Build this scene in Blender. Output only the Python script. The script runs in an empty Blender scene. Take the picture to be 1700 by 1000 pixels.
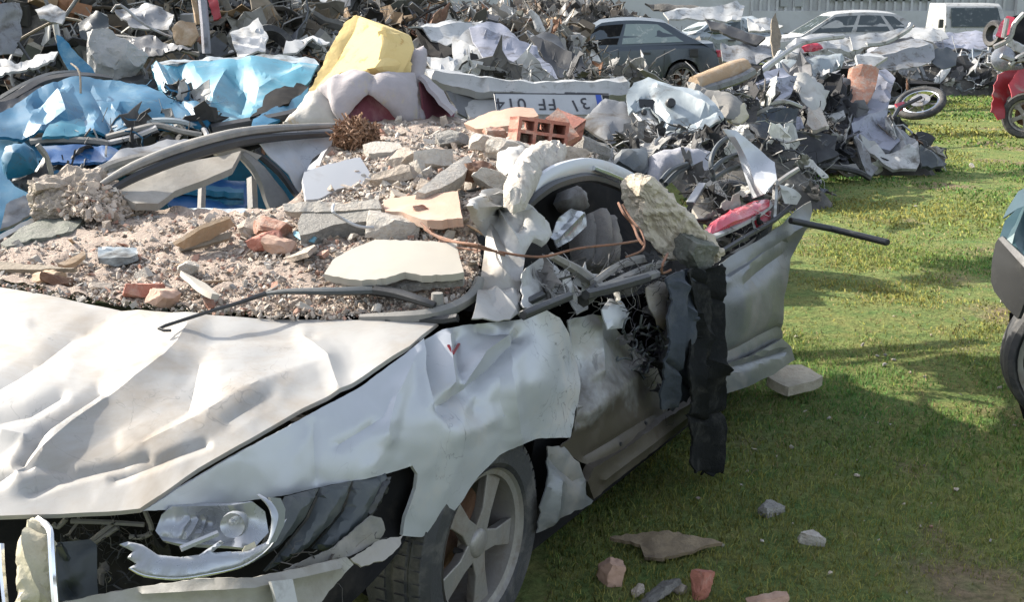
import bpy, bmesh, math, random
import numpy as np
from mathutils import Vector, Matrix, Quaternion, noise as mnoise
from mathutils.geometry import delaunay_2d_cdt
random.seed(7); np.random.seed(7)
scene = bpy.context.scene
COL = scene.collection

# ------------------------------------------------------------------ camera, sky, sun, exposure
CAM_H = 1.8
PITCH = math.atan(500 / 2000)
cam_d = bpy.data.cameras.new('camera'); cam = bpy.data.objects.new('camera', cam_d); COL.objects.link(cam)
cam.location = (0, 0, CAM_H); cam.rotation_euler = (math.pi / 2 - PITCH, 0, 0)
cam_d.sensor_width = 36; cam_d.lens = 2000 * 36 / 1700; cam_d.clip_start = 0.05; cam_d.clip_end = 2000
scene.camera = cam
SUN_EL = math.radians(31)
SUN_AZ = (-0.85, 0.52)                       # the sun stands to the left, beyond the wreck
wd = bpy.data.worlds.new('World'); scene.world = wd; wd.use_nodes = True
wn = wd.node_tree; bg = wn.nodes['Background']
sky = wn.nodes.new('ShaderNodeTexSky'); sky.sky_type = 'NISHITA'; sky.sun_disc = False
sky.sun_elevation = SUN_EL; sky.sun_rotation = math.atan2(SUN_AZ[0], SUN_AZ[1])
sky.dust_density = 2.0; sky.air_density = 1.0
hz = wn.nodes.new('ShaderNodeHueSaturation'); hz.inputs['Saturation'].default_value = 0.55   # hazy, part clouded day
wn.links.new(sky.outputs[0], hz.inputs['Color']); wn.links.new(hz.outputs[0], bg.inputs[0]); bg.inputs[1].default_value = 0.15
sd = bpy.data.lights.new('sun', 'SUN'); sun = bpy.data.objects.new('sun', sd); COL.objects.link(sun)
sd.energy = 3.9; sd.angle = math.radians(0.6); sd.color = (1.0, 0.93, 0.82)
_n = math.hypot(*SUN_AZ)
trav = Vector((-SUN_AZ[0] / _n * math.cos(SUN_EL), -SUN_AZ[1] / _n * math.cos(SUN_EL), -math.sin(SUN_EL)))
sun.rotation_euler = trav.to_track_quat('-Z', 'Y').to_euler(); sun.location = (-20, 15, 20)
vs = scene.view_settings
vs.view_transform = 'Standard'; vs.look = 'None'; vs.gamma = 1; vs.use_curve_mapping = False
vs.exposure = 1.52
scene.cycles.max_bounces = 6; scene.cycles.transparent_max_bounces = 6
scene.cycles.use_denoising = True

# ------------------------------------------------------------------ measuring helpers
CP, SP = math.cos(PITCH), math.sin(PITCH)
HUB = np.array([-0.06, 3.1]); AX = np.array([0.495, 0.868]); NR = np.array([0.868, -0.495])
def ray(px, py):
    u = (px - 850) / 2000; v = (py - 500) / 2000
    return np.array([u, CP - v * SP, -SP - v * CP])
def tval(px, py, k, val):
    d = ray(px, py)
    if k == 'z': return (val - CAM_H) / d[2]         # on a level plane at height val
    if k == 'y': return val / d[1]                   # at distance val
    if k == 's': return (NR @ HUB + val) / (NR @ d[:2])   # on the silver car's side plane, val outwards
    return val
def P(px, py, k='z', val=0.0):
    return np.array([0, 0, CAM_H]) + tval(px, py, k, val) * ray(px, py)
def C(a, b, z):                                     # point in the silver car's own axes
    return np.array([HUB[0] + a * AX[0] + b * NR[0], HUB[1] + a * AX[1] + b * NR[1], z])
def on(o, px, py, lift=0.0):
    """the point of object o's surface seen at this pixel, lifted towards the eye"""
    d = Vector(ray(px, py)).normalized(); org = Vector((0, 0, CAM_H)) - abs_loc(o)
    ok, loc, *_ = o.ray_cast(org, d)
    return np.array(loc + abs_loc(o) - d * lift) if ok else None
class TPS:
    def __init__(s, ctrl):
        s.p = np.array([(c[0] / 500, c[1] / 500) for c in ctrl], float)
        v = np.array([1 / tval(*c) for c in ctrl]); n = len(ctrl)
        if n < 3:
            s.mode = 'c'; s.v = v.mean(); return
        s.mode = 't'
        r = np.linalg.norm(s.p[:, None] - s.p[None], axis=2)
        K = np.where(r > 0, r * r * np.log(r + 1e-12), 0) + np.eye(n) * 1e-5
        Q = np.c_[np.ones(n), s.p]
        A = np.block([[K, Q], [Q.T, np.zeros((3, 3))]])
        s.w = np.linalg.lstsq(A, np.r_[v, 0, 0, 0], rcond=None)[0]
    def t(s, px, py):
        px = np.atleast_1d(px).astype(float); py = np.atleast_1d(py).astype(float)
        if s.mode == 'c': return np.full(len(px), 1 / s.v)
        q = np.c_[px / 500, py / 500]
        r = np.linalg.norm(q[:, None] - s.p[None], axis=2)
        K = np.where(r > 0, r * r * np.log(r + 1e-12), 0)
        return 1 / np.maximum(K @ s.w[:-3] + np.c_[np.ones(len(q)), q] @ s.w[-3:], 1e-3)
    def world(s, px, py):
        px = np.atleast_1d(px).astype(float); py = np.atleast_1d(py).astype(float)
        u = (px - 850) / 2000; v = (py - 500) / 2000
        d = np.c_[u, CP - v * SP, -SP - v * CP]
        return np.array([0, 0, CAM_H]) + s.t(px, py)[:, None] * d

# ------------------------------------------------------------------ materials
MATS = {}
def nodes_of(name):
    m = bpy.data.materials.new(name); m.use_nodes = True
    nt = m.node_tree; b = nt.nodes['Principled BSDF']
    return m, nt, b
def tex_noise(nt, vec, scale, detail=4, rough=0.6, dist=0.0):
    n = nt.nodes.new('ShaderNodeTexNoise'); n.inputs['Scale'].default_value = scale
    n.inputs['Detail'].default_value = detail; n.inputs['Roughness'].default_value = rough
    n.inputs['Distortion'].default_value = dist
    nt.links.new(vec, n.inputs['Vector']); return n.outputs['Fac']
def ramp(nt, src, lo, hi, a=0.0, b=1.0):
    r = nt.nodes.new('ShaderNodeMapRange'); r.inputs['From Min'].default_value = lo; r.inputs['From Max'].default_value = hi
    r.inputs['To Min'].default_value = a; r.inputs['To Max'].default_value = b
    nt.links.new(src, r.inputs['Value']); return r.outputs[0]
def mixc(nt, fac, a, b, mode='MIX'):
    x = nt.nodes.new('ShaderNodeMix'); x.data_type = 'RGBA'; x.blend_type = mode
    for s, v in ((6, a), (7, b)):
        if isinstance(v, tuple): x.inputs[s].default_value = (*v, 1)
        else: nt.links.new(v, x.inputs[s])
    if isinstance(fac, float): x.inputs[0].default_value = fac
    else: nt.links.new(fac, x.inputs[0])
    return x.outputs[2]
def mat(name, col, rough=0.6, metal=0.0, dirt=None, dirt_amt=(0.5, 0.7), dscale=4, scratch=0.0, var=0.0, bump=0.0,
        bscale=30, attr=False, spec=0.5, trans=0.0, sheen=0.0, mott=0.15, mscale=9, mud=None):
    m, nt, b = nodes_of(name)
    geo = nt.nodes.new('ShaderNodeNewGeometry'); pos = geo.outputs['Position']
    if attr:
        at = nt.nodes.new('ShaderNodeAttribute'); at.attribute_name = 'Col'; base = at.outputs['Color']
    else:
        rgb = nt.nodes.new('ShaderNodeRGB'); rgb.outputs[0].default_value = (*col, 1); base = rgb.outputs[0]
    if var:
        oi = nt.nodes.new('ShaderNodeObjectInfo')
        hs = nt.nodes.new('ShaderNodeHueSaturation'); nt.links.new(base, hs.inputs['Color'])
        nt.links.new(ramp(nt, oi.outputs['Random'], 0, 1, 1 - var, 1 + var), hs.inputs['Value'])
        base = hs.outputs[0]
    if mott:
        f = tex_noise(nt, pos, mscale, 6, 0.65)
        base = mixc(nt, ramp(nt, f, 0.35, 0.7, 0, mott), base, (0.03, 0.028, 0.025))
    rsock = None
    if dirt:
        f = tex_noise(nt, pos, dscale, 8, 0.68, 0.4)
        fac = ramp(nt, f, dirt_amt[0], dirt_amt[1])
        base = mixc(nt, fac, base, dirt)
        rsock = ramp(nt, fac, 0, 1, rough, 0.85)
        if metal: nt.links.new(ramp(nt, fac, 0, 1, metal, 0.0), b.inputs['Metallic'])
    elif metal: b.inputs['Metallic'].default_value = metal
    if mud:                                       # mud thrown up from the ground: (colour, z0, z1)
        sx = nt.nodes.new('ShaderNodeSeparateXYZ'); nt.links.new(pos, sx.inputs[0])
        f = tex_noise(nt, pos, 3.2, 6, 0.65)
        ad = nt.nodes.new('ShaderNodeMath'); ad.operation = 'MULTIPLY_ADD'; ad.inputs[1].default_value = 0.75
        nt.links.new(f, ad.inputs[0]); nt.links.new(sx.outputs[2], ad.inputs[2])
        base = mixc(nt, ramp(nt, ad.outputs[0], mud[2], mud[1]), base, mud[0])
    if scratch:
        mp = nt.nodes.new('ShaderNodeMapping'); mp.inputs['Scale'].default_value = (1, 1, 1); nt.links.new(pos, mp.inputs[0])
        f = tex_noise(nt, mp.outputs[0], 5.5, 3, 0.5, 2.2)
        d1 = nt.nodes.new('ShaderNodeMath'); d1.operation = 'SUBTRACT'; d1.inputs[1].default_value = 0.5; nt.links.new(f, d1.inputs[0])
        d2 = nt.nodes.new('ShaderNodeMath'); d2.operation = 'ABSOLUTE'; nt.links.new(d1.outputs[0], d2.inputs[0])
        g = tex_noise(nt, pos, 2.7, 3)
        mm = nt.nodes.new('ShaderNodeMath'); mm.operation = 'MULTIPLY'
        nt.links.new(ramp(nt, d2.outputs[0], 0.011, 0.003, 0, scratch), mm.inputs[0]); nt.links.new(ramp(nt, g, 0.5, 0.62), mm.inputs[1])
        base = mixc(nt, mm.outputs[0], base, (0.05, 0.05, 0.055))
    nt.links.new(base, b.inputs['Base Color'])
    if rsock: nt.links.new(rsock, b.inputs['Roughness'])
    else: b.inputs['Roughness'].default_value = rough
    b.inputs['Specular IOR Level'].default_value = spec
    if trans: b.inputs['Transmission Weight'].default_value = trans
    if sheen: b.inputs['Sheen Weight'].default_value = sheen
    if bump:
        bp = nt.nodes.new('ShaderNodeBump'); bp.inputs['Strength'].default_value = bump; bp.inputs['Distance'].default_value = 0.02
        nt.links.new(tex_noise(nt, pos, bscale, 6, 0.65), bp.inputs['Height']); nt.links.new(bp.outputs[0], b.inputs['Normal'])
    MATS[name] = m; return m
DUST = (0.42, 0.37, 0.31)
mat('silver', (0.3763, 0.3898, 0.4088), 0.42, 0.25, DUST, (0.52, 0.80), 2.6, scratch=0.55, bump=0.03, bscale=9, mott=0.05)
mat('silver_hood', (0.315, 0.306, 0.288), 0.48, 0.15, (0.215, 0.175, 0.13), (0.44, 0.70), 2.1, spec=0.2, scratch=0.3, bump=0.03, bscale=9, mott=0.10)
mat('silver_muddy', (0.35, 0.36, 0.37), 0.45, 0.3, (0.255, 0.212, 0.162), (0.46, 0.7), 3.0, scratch=0.6, bump=0.06, bscale=14, mud=((0.068, 0.057, 0.044), 0.86, 1.05))
mat('silver_grey', (0.15, 0.159, 0.1658), 0.42, 0.35, (0.2423, 0.2167, 0.1785), (0.5, 0.75), 3.5, scratch=0.5, bump=0.12, bscale=10)
mat('white_paint', (0.3439, 0.3439, 0.3326), 0.45, 0.0, (0.0944, 0.0858, 0.0746), (0.52, 0.70), 5.5, scratch=0.6, bump=0.1, bscale=8, var=0.12)
mat('pale_blue_grey', (0.2614, 0.295, 0.3062), 0.42, 0.1, (0.0739, 0.0706, 0.0653), (0.52, 0.68), 6, scratch=0.7, bump=0.15, bscale=14)
mat('grey_panel', (0.18, 0.1837, 0.1875), 0.5, 0.2, (0.0675, 0.0562, 0.045), (0.5, 0.66), 6, scratch=0.5, bump=0.12, bscale=14, var=0.25)
mat('lilac_grey', (0.225, 0.2325, 0.2775), 0.5, 0.15, (0.075, 0.075, 0.0825), (0.5, 0.66), 5, scratch=0.5, bump=0.15, bscale=14)
mat('blue_paint', (0.011, 0.115, 0.21), 0.5, 0.0, (0.16, 0.26, 0.31), (0.56, 0.78), 3.2, scratch=0.7, bump=0.06, bscale=12, spec=0.3, mott=0.35, mscale=4)
mat('blue_light', (0.03, 0.19, 0.275), 0.5, 0.0, (0.24, 0.32, 0.34), (0.54, 0.76), 4.2, scratch=0.7, bump=0.06, bscale=12, spec=0.3, mott=0.35, mscale=4)
mat('blue_deep', (0.015, 0.0825, 0.225), 0.35, 0.1, (0.1875, 0.225, 0.255), (0.55, 0.75), 4, bump=0.1)
mat('slate_blue', (0.062, 0.075, 0.088), 0.3, 0.35, (0.15, 0.1425, 0.1275), (0.58, 0.8), 3, bump=0.04)
mat('teal_paint', (0.012, 0.046, 0.05), 0.35, 0.2, (0.08, 0.085, 0.08), (0.58, 0.8), 3, bump=0.06)
mat('red_paint', (0.27, 0.0188, 0.0225), 0.35, 0.1, (0.225, 0.15, 0.1275), (0.55, 0.75), 4, bump=0.12)
mat('red_plastic', (0.4125, 0.0375, 0.06), 0.22, 0.0, (0.45, 0.225, 0.225), (0.52, 0.75), 8)
mat('black_plastic', (0.0154, 0.0161, 0.0175), 0.5, 0.0, (0.07, 0.0658, 0.0588), (0.54, 0.80), 5, bump=0.1)
mat('slate_plastic', (0.0338, 0.0413, 0.045), 0.5, 0.0, (0.1125, 0.1125, 0.105), (0.5, 0.8), 5, bump=0.1)
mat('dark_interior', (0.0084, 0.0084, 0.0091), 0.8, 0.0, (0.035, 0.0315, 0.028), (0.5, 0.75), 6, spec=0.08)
mat('rubber', (0.024, 0.0248, 0.0264), 0.75, 0.0, (0.112, 0.104, 0.092), (0.48, 0.75), 9, bump=0.25, bscale=60)
mat('alloy', (0.24, 0.23, 0.215), 0.45, 0.45, (0.13, 0.11, 0.085), (0.42, 0.66), 9, bump=0.06)
mat('chrome', (0.7125, 0.722, 0.7315), 0.16, 1.0, (0.38, 0.361, 0.323), (0.55, 0.75), 8)
mat('steel', (0.3, 0.3, 0.3), 0.45, 0.8, (0.1875, 0.1575, 0.1275), (0.48, 0.7), 7, bump=0.1)
mat('dusty_trim', (0.15, 0.1462, 0.135), 0.75, 0.0, (0.255, 0.2325, 0.2025), (0.42, 0.7), 6, bump=0.15)
mat('beige_trim', (0.2772, 0.2574, 0.2244), 0.75, 0.0, (0.198, 0.1716, 0.1386), (0.45, 0.7), 5, bump=0.15)
mat('bumper_grey', (0.27, 0.261, 0.234), 0.55, 0.0, (0.162, 0.144, 0.117), (0.45, 0.7), 4, bump=0.12, scratch=0.5)
mat('seat_fabric', (0.16, 0.152, 0.144), 0.9, 0.0, (0.264, 0.24, 0.208), (0.5, 0.75), 5, bump=0.3, bscale=120)
mat('grey_fabric', (0.2475, 0.2475, 0.27), 0.9, 0.0, (0.315, 0.2925, 0.2625), (0.48, 0.7), 5, bump=0.25, bscale=90)
mat('white_cloth', (0.3808, 0.3755, 0.3551), 0.9, 0.0, (0.2574, 0.2369, 0.2059), (0.52, 0.75), 6, bump=0.25, bscale=25)
mat('cream_foam', (0.4039, 0.3703, 0.2693), 0.9, 0.0, (0.3089, 0.2633, 0.1795), (0.5, 0.75), 8, bump=0.35, bscale=45)
mat('yellow_foam', (0.60, 0.455, 0.205), 0.92, 0.0, (0.38, 0.22, 0.07), (0.58, 0.7), 9, bump=0.25, bscale=50, mott=0.06, spec=0.1)
mat('stained_cloth', (0.3696, 0.3485, 0.3168), 0.92, 0.0, (0.3062, 0.2006, 0.0845), (0.56, 0.66), 5, bump=0.25, bscale=40)
mat('lilac_cloth', (0.2957, 0.2693, 0.2746), 0.92, 0.0, (0.3274, 0.2904, 0.2112), (0.58, 0.7), 6, bump=0.25, bscale=40)
mat('maroon', (0.1408, 0.04, 0.0576), 0.9, 0.0, (0.2288, 0.132, 0.1408), (0.5, 0.75), 7, bump=0.25, bscale=60)
mat('black_cloth', (0.0135, 0.0158, 0.0165), 0.85, 0.0, (0.0562, 0.0562, 0.0525), (0.48, 0.78), 9, bump=0.4, bscale=40)
mat('navy_cloth', (0.0263, 0.0345, 0.0465), 0.85, 0.0, (0.075, 0.0788, 0.0825), (0.5, 0.78), 7, bump=0.3, bscale=40)
mat('glass_clear', (0.85, 0.88, 0.88), 0.08, 0.0, trans=0.9, mott=0.0)
mat('lens', (0.2907, 0.306, 0.3285), 0.2, 0.4, (0.1989, 0.1989, 0.1989), (0.5, 0.75), 9, mott=0.05)
mat('window_glass', (0.02, 0.03, 0.03), 0.06, 0.0, (0.2, 0.21, 0.2), (0.55, 0.8), 4, spec=0.8, mott=0)
mat('pale_glass', (0.16, 0.2, 0.192), 0.12, 0.0, (0.36, 0.368, 0.336), (0.5, 0.7), 3, spec=0.8, mott=0)
mat('white_tile', (0.34, 0.315, 0.27), 0.7, 0.0, (0.3109, 0.2759, 0.231), (0.52, 0.78), 5, mott=0.05, spec=0.15)
mat('white_board', (0.3419, 0.3465, 0.3518), 0.5, 0.0, (0.2541, 0.2442, 0.2297), (0.55, 0.8), 5, mott=0.03)
mat('plaster', (0.4144, 0.3463, 0.2782), 0.9, 0.0, (0.296, 0.2486, 0.2013), (0.45, 0.7), 22, bump=0.7, bscale=80, var=0.18, mott=0.22, mscale=35)
mat('white_plaster', (0.427, 0.3931, 0.3427), 0.9, 0.0, (0.3254, 0.275, 0.2246), (0.48, 0.72), 22, bump=0.7, bscale=80, var=0.12, mott=0.18, mscale=35)
mat('concrete', (0.2356, 0.2244, 0.202), 0.92, 0.0, (0.1571, 0.1459, 0.1294), (0.45, 0.7), 24, bump=0.8, bscale=80, var=0.2, mscale=40, mott=.25)
mat('pale_concrete', (0.4224, 0.3802, 0.301), 0.92, 0.0, (0.3168, 0.2798, 0.2165), (0.48, 0.68), 11, bump=1.0, bscale=26, mott=0.12, mscale=16)
mat('mossy_concrete', (0.15, 0.15, 0.1275), 0.92, 0.0, (0.075, 0.0863, 0.0638), (0.45, 0.68), 12, bump=0.7, bscale=40)
mat('terracotta', (0.324, 0.149, 0.0943), 0.9, 0.0, (0.3629, 0.2851, 0.2333), (0.46, 0.68), 18, bump=0.5, bscale=80, var=0.15)
mat('pink_tile', (0.3787, 0.2408, 0.1722), 0.85, 0.0, (0.3556, 0.287, 0.2296), (0.5, 0.75), 7, bump=0.15, bscale=40, mott=0.06)
mat('red_brick', (0.336, 0.128, 0.088), 0.9, 0.0, (0.4, 0.272, 0.216), (0.52, 0.72), 12, bump=0.4, bscale=50, var=0.15)
mat('wood', (0.3168, 0.2178, 0.132), 0.85, 0.0, (0.3828, 0.3036, 0.2244), (0.48, 0.7), 14, bump=0.3, bscale=60, var=0.15)
mat('old_wood', (0.2244, 0.1848, 0.1386), 0.9, 0.0, (0.132, 0.1122, 0.0858), (0.45, 0.7), 14, bump=0.4, bscale=60)
mat('stone_grey', (0.3, 0.2963, 0.2888), 0.9, 0.0, (0.315, 0.3, 0.2775), (0.48, 0.7), 7, bump=0.5, bscale=25, var=0.2)
mat('copper_rust', (0.19, 0.085, 0.045), 0.8, 0.0, (0.09, 0.055, 0.04), (0.45, 0.7), 20, bump=0.3, bscale=90)
mat('rusty', (0.136, 0.068, 0.04), 0.85, 0.2, (0.224, 0.136, 0.08), (0.48, 0.7), 12, bump=0.35, bscale=60)
mat('brush', (0.225, 0.1275, 0.075), 0.95, 0.0, (0.315, 0.2025, 0.135), (0.48, 0.7), 30, bump=0.3)
mat('rubble_mix', (1, 1, 1), 0.92, 0.0, attr=True, mott=0.25, mscale=40, bump=0.5, bscale=70)
mat('rubble_bed', (0.4118, 0.3307, 0.2683), 0.95, 0.0, (0.2746, 0.2059, 0.1622), (0.42, 0.66), 12, bump=1.0, bscale=70, mott=0.3, mscale=45)
mat('scrap_mix', (1, 1, 1), 0.75, 0.0, attr=True, spec=0.25, mott=0.3, mscale=14, bump=0.2, bscale=20)
mat('heap_dark', (0.0495, 0.0462, 0.0409), 0.9, 0.0, (0.132, 0.1188, 0.099), (0.5, 0.68), 4, bump=0.8, bscale=12)
mat('plate_white', (0.3663, 0.3709, 0.3762), 0.45, 0.0, (0.2376, 0.2323, 0.2231), (0.54, 0.74), 5, bump=0.05)
mat('plate_ink', (0.03, 0.03, 0.035), 0.6, mott=0.0)
mat('plate_blue', (0.024, 0.064, 0.304), 0.5, mott=0.0)
mat('wall_white', (0.3696, 0.3749, 0.3802), 0.6, 0.0, (0.2957, 0.2957, 0.2904), (0.45, 0.7), 0.8, mott=0.04, mscale=1)
mat('wall_grey', (0.2528, 0.2633, 0.2693), 0.6, 0.0, (0.202, 0.2079, 0.2079), (0.45, 0.7), 0.8, mott=0.05, mscale=1)
mat('grass_blade', (1, 1, 1), 0.65, 0.0, attr=True, mott=0.0, spec=0.25)
_nt = MATS['grass_blade'].node_tree; _pb = _nt.nodes['Principled BSDF']; _tr = _nt.nodes.new('ShaderNodeBsdfTranslucent'); _mx = _nt.nodes.new('ShaderNodeMixShader')
_at = [n for n in _nt.nodes if n.type == 'ATTRIBUTE'][0]; _nt.links.new(_at.outputs['Color'], _tr.inputs['Color']); _mx.inputs[0].default_value = 0.45
_nt.links.new(_pb.outputs[0], _mx.inputs[1]); _nt.links.new(_tr.outputs[0], _mx.inputs[2]); _nt.links.new(_mx.outputs[0], _nt.nodes['Material Output'].inputs[0])
mat('bumper_dark', (0.022, 0.023, 0.023), 0.85, 0.0, (0.06, 0.058, 0.052), (0.52, 0.78), 5, spec=0.15)
mat('leaf_litter', (0.192, 0.144, 0.088), 0.9, 0.0, (0.096, 0.072, 0.048), (0.45, 0.7), 25, bump=0.4, bscale=60)

mat('lump_concrete', (0.50, 0.445, 0.355), 0.95, 0.0, (0.36, 0.31, 0.245), (0.46, 0.66), 14, bump=0.7, bscale=40, mott=0.12, mscale=22, spec=0.1)
mat('ragged_black', (0.011, 0.012, 0.012), 0.95, 0.0, (0.045, 0.044, 0.04), (0.50, 0.76), 14, bump=0.5, bscale=60, spec=0.08)
# ------------------------------------------------------------------ object helpers
def setp(o, label=None, cat=None, group=None, kind=None):
    if label: o['label'] = label
    if cat: o['category'] = cat
    if group: o['group'] = group
    if kind: o['kind'] = kind
    return o
def thing(name, label, cat, loc, group=None):
    o = bpy.data.objects.new(name, None); COL.objects.link(o); o.location = loc; o.empty_display_size = 0.2
    return setp(o, label, cat, group)
def abs_loc(o):
    l = Vector(o.location)
    while o.parent: o = o.parent; l += Vector(o.location)
    return l
def new_mesh(name, V, F, m, parent=None, origin=None, smooth=None, colors=None, midx=None):
    """V in world coordinates; the object's origin goes to its base (or its parent's origin)."""
    V = np.asarray(V, float)
    if parent is not None:
        org = np.array(abs_loc(parent))
    elif origin is not None: org = np.array(origin, float)
    else: org = np.array([V[:, 0].mean(), V[:, 1].mean(), V[:, 2].min()])
    me = bpy.data.meshes.new(name)
    me.from_pydata((V - org).tolist(), [], F if isinstance(F, list) else F.tolist())
    for mm in (m if isinstance(m, (list, tuple)) else [m]):
        me.materials.append(MATS[mm])
    if midx is not None: me.polygons.foreach_set('material_index', np.asarray(midx, dtype=np.int32))
    if colors is not None:
        ca = me.color_attributes.new('Col', 'FLOAT_COLOR', 'POINT')
        ca.data.foreach_set('color', np.c_[colors, np.ones(len(colors))].astype(np.float32).ravel())
    me.validate(); me.update()
    if smooth is not None:
        me.shade_smooth()
        if smooth < 3.1: me.set_sharp_from_angle(angle=smooth)
    o = bpy.data.objects.new(name, me); COL.objects.link(o)
    if parent is not None: o.parent = parent
    else: o.location = org
    return o
def outward(V, F):
    bm = bmesh.new()
    vs_ = [bm.verts.new(v) for v in V]
    for f in F:
        try: bm.faces.new([vs_[i] for i in f])
        except ValueError: pass
    bmesh.ops.recalc_face_normals(bm, faces=bm.faces)
    bm.verts.index_update()
    V2 = [tuple(v.co) for v in bm.verts]; F2 = [[v.index for v in f.verts] for f in bm.faces]
    bm.free(); return V2, F2
def fold(p, f, seed=0.0):
    """crumpled-metal relief: sharp folds between flat-ish facets"""
    q = Vector((p[0] * f + seed, p[1] * f - seed * 0.7, p[2] * f + seed * 1.3))
    a = mnoise.noise(q); b = mnoise.noise(q * 2.1 + Vector((7.3, 1.1, 3.7))); c = mnoise.noise(q * 4.7)
    return (1 - 2.2 * abs(a)) * 0.6 + (1 - 2.2 * abs(b)) * 0.3 + c * 0.14
def inside(poly, q):
    poly = np.asarray(poly, float); x, y = q[:, 0], q[:, 1]; r = np.zeros(len(q), bool)
    j = len(poly) - 1
    for i in range(len(poly)):
        xi, yi = poly[i]; xj, yj = poly[j]
        with np.errstate(divide='ignore', invalid='ignore'):
            c = ((yi > y) != (yj > y)) & (x < (xj - xi) * (y - yi) / (yj - yi + 1e-12) + xi)
        r ^= c; j = i
    return r
def seg_dist(q, a, b):
    a = np.array(a, float); b = np.array(b, float); ab = b - a
    s = np.clip(((q - a) @ ab) / (ab @ ab + 1e-9), 0, 1)
    return np.linalg.norm(q - (a + s[:, None] * ab), axis=1)
def densify(poly, res, jit=0.0, seed=1, round_=True):
    rng = np.random.RandomState(seed); out = []
    n = len(poly)
    for i in range(n):
        a = np.array(poly[i], float); b = np.array(poly[(i + 1) % n], float)
        L = np.linalg.norm(b - a); k = max(1, int(L / res)); nrm = np.array([-(b - a)[1], (b - a)[0]]) / (L + 1e-9)
        for s in range(k):
            p = a + (b - a) * s / k
            if jit and s: p = p + nrm * rng.uniform(-jit, jit)
            out.append(p)
    return np.array(out)
def panel(name, outline, ctrl, m, parent=None, res=14, amp=0.0, freq=5.0, creases=(), thick=0.004, jit=0.0, seed=1,
          holes=(), sharp=0.42, label=None, cat=None, group=None, kind=None, bulge=None, smooth=True, facet=None):
    """A sheet with the given outline lying in the surface through the measured control points,
    crumpled and creased along its own normal, with real thickness on its far side."""
    tps = ctrl if isinstance(ctrl, TPS) else TPS(ctrl)
    ol = densify(outline, res, jit, seed)
    hs = [densify(h, res, jit, seed + 5) for h in holes]
    rng = np.random.RandomState(seed)
    lo, hi = ol.min(0), ol.max(0)
    gx = np.arange(lo[0], hi[0], res); gy = np.arange(lo[1], hi[1], res * 0.87)
    G = np.array([(x + (res / 2 if j % 2 else 0), y) for j, y in enumerate(gy) for x in gx]) if len(gx) and len(gy) else np.zeros((0, 2))
    if len(G):
        G = G + rng.uniform(-res * 0.22, res * 0.22, G.shape)
        G = G[inside(ol, G)]
        for h in hs: G = G[~inside(h, G)]
        bnd = np.vstack([ol] + hs)
        if len(G): G = G[np.min(np.linalg.norm(G[:, None] - bnd[None], axis=2), axis=1) > res * 0.5]
    pts = [Vector(p) for p in ol]; edges = [(i, (i + 1) % len(ol)) for i in range(len(ol))]
    cl = []                                              # fold lines become real edges of the sheet
    for line, a_, w_ in creases:
        if len(line) < 2: continue
        prev = None
        for k in range(len(line) - 1):
            p0, p1 = np.array(line[k], float), np.array(line[k + 1], float); m_ = max(1, int(np.linalg.norm(p1 - p0) / res))
            for q_ in [p0 + (p1 - p0) * j / m_ for j in range(m_ + (k == len(line) - 2))]:
                if not inside(ol, q_[None])[0] or np.min(np.linalg.norm(ol - q_, axis=1)) < res * .6: prev = None; continue
                pts.append(Vector(q_)); cl.append(q_)
                if prev is not None: edges.append((prev, len(pts) - 1))
                prev = len(pts) - 1
    if cl and len(G): G = G[np.min(np.linalg.norm(G[:, None] - np.array(cl)[None], axis=2), axis=1) > res * .55]
    for h in hs:
        s0 = len(pts); pts += [Vector(p) for p in h]; edges += [(s0 + i, s0 + (i + 1) % len(h)) for i in range(len(h))]
    pts += [Vector(p) for p in G]
    vv, _, ff, *_ = delaunay_2d_cdt(pts, edges, [list(range(len(ol)))], 1, 1e-4)
    q = np.array([(v.x, v.y) for v in vv])
    F = [list(f) for f in ff]
    if hs:
        cen = np.array([q[f].mean(0) for f in F]); keep = np.ones(len(F), bool)
        for h in hs: keep &= ~inside(h, cen)
        F = [f for f, k in zip(F, keep) if k]
    else:
        cen = np.array([q[f].mean(0) for f in F]); keep = inside(ol, cen); F = [f for f, k in zip(F, keep) if k]
    W = tps.world(q[:, 0], q[:, 1])
    # vertex normals, towards the side seen
    N = np.zeros_like(W)
    for f in F:
        n = np.cross(W[f[1]] - W[f[0]], W[f[2]] - W[f[0]]); N[f] += n
    N /= (np.linalg.norm(N, axis=1)[:, None] + 1e-12)
    flip = (N * (np.array([0, 0, CAM_H]) - W)).sum(1).mean() < 0
    if flip: N = -N; F = [f[::-1] for f in F]
    D = np.zeros(len(W))
    if amp: D += amp * (1.0 if facet == 0 else .4) * np.array([fold(w, freq, seed * 3.1) for w in W])
    if amp and facet != 0:
        ext = min(hi - lo); sp = facet or max(ext * .34, res * 2.6)
        am = min(amp, .20 * sp * float(np.mean(tps.t(q[:, 0], q[:, 1]))) / 2000)
        D += am * .9 * facets(q, sp, seed) + am * .3 * facets(q, max(sp * .5, res * 2), seed + 9)
    for line, a, wd_ in creases:
        d = np.min([seg_dist(q, line[i], line[i + 1]) for i in range(len(line) - 1)], axis=0) if len(line) > 1 else np.linalg.norm(q - np.array(line[0]), axis=1)
        D += a * np.clip(1 - d / wd_, 0, 1) ** 1.3 if len(line) > 1 else a * np.exp(-(d / wd_) ** 2)
    if bulge:
        bd = np.min(np.linalg.norm(q[:, None] - ol[None], axis=2), axis=1)
        D += bulge * np.sqrt(np.clip(bd / (bd.max() + 1e-9), 0, 1))
    W = W + N * D[:, None]
    if thick: W, F = solid(W, N, F, thick)
    o = new_mesh(name, W, F, m, parent, smooth=(sharp if smooth else None))
    return setp(o, label, cat, group, kind)
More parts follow.
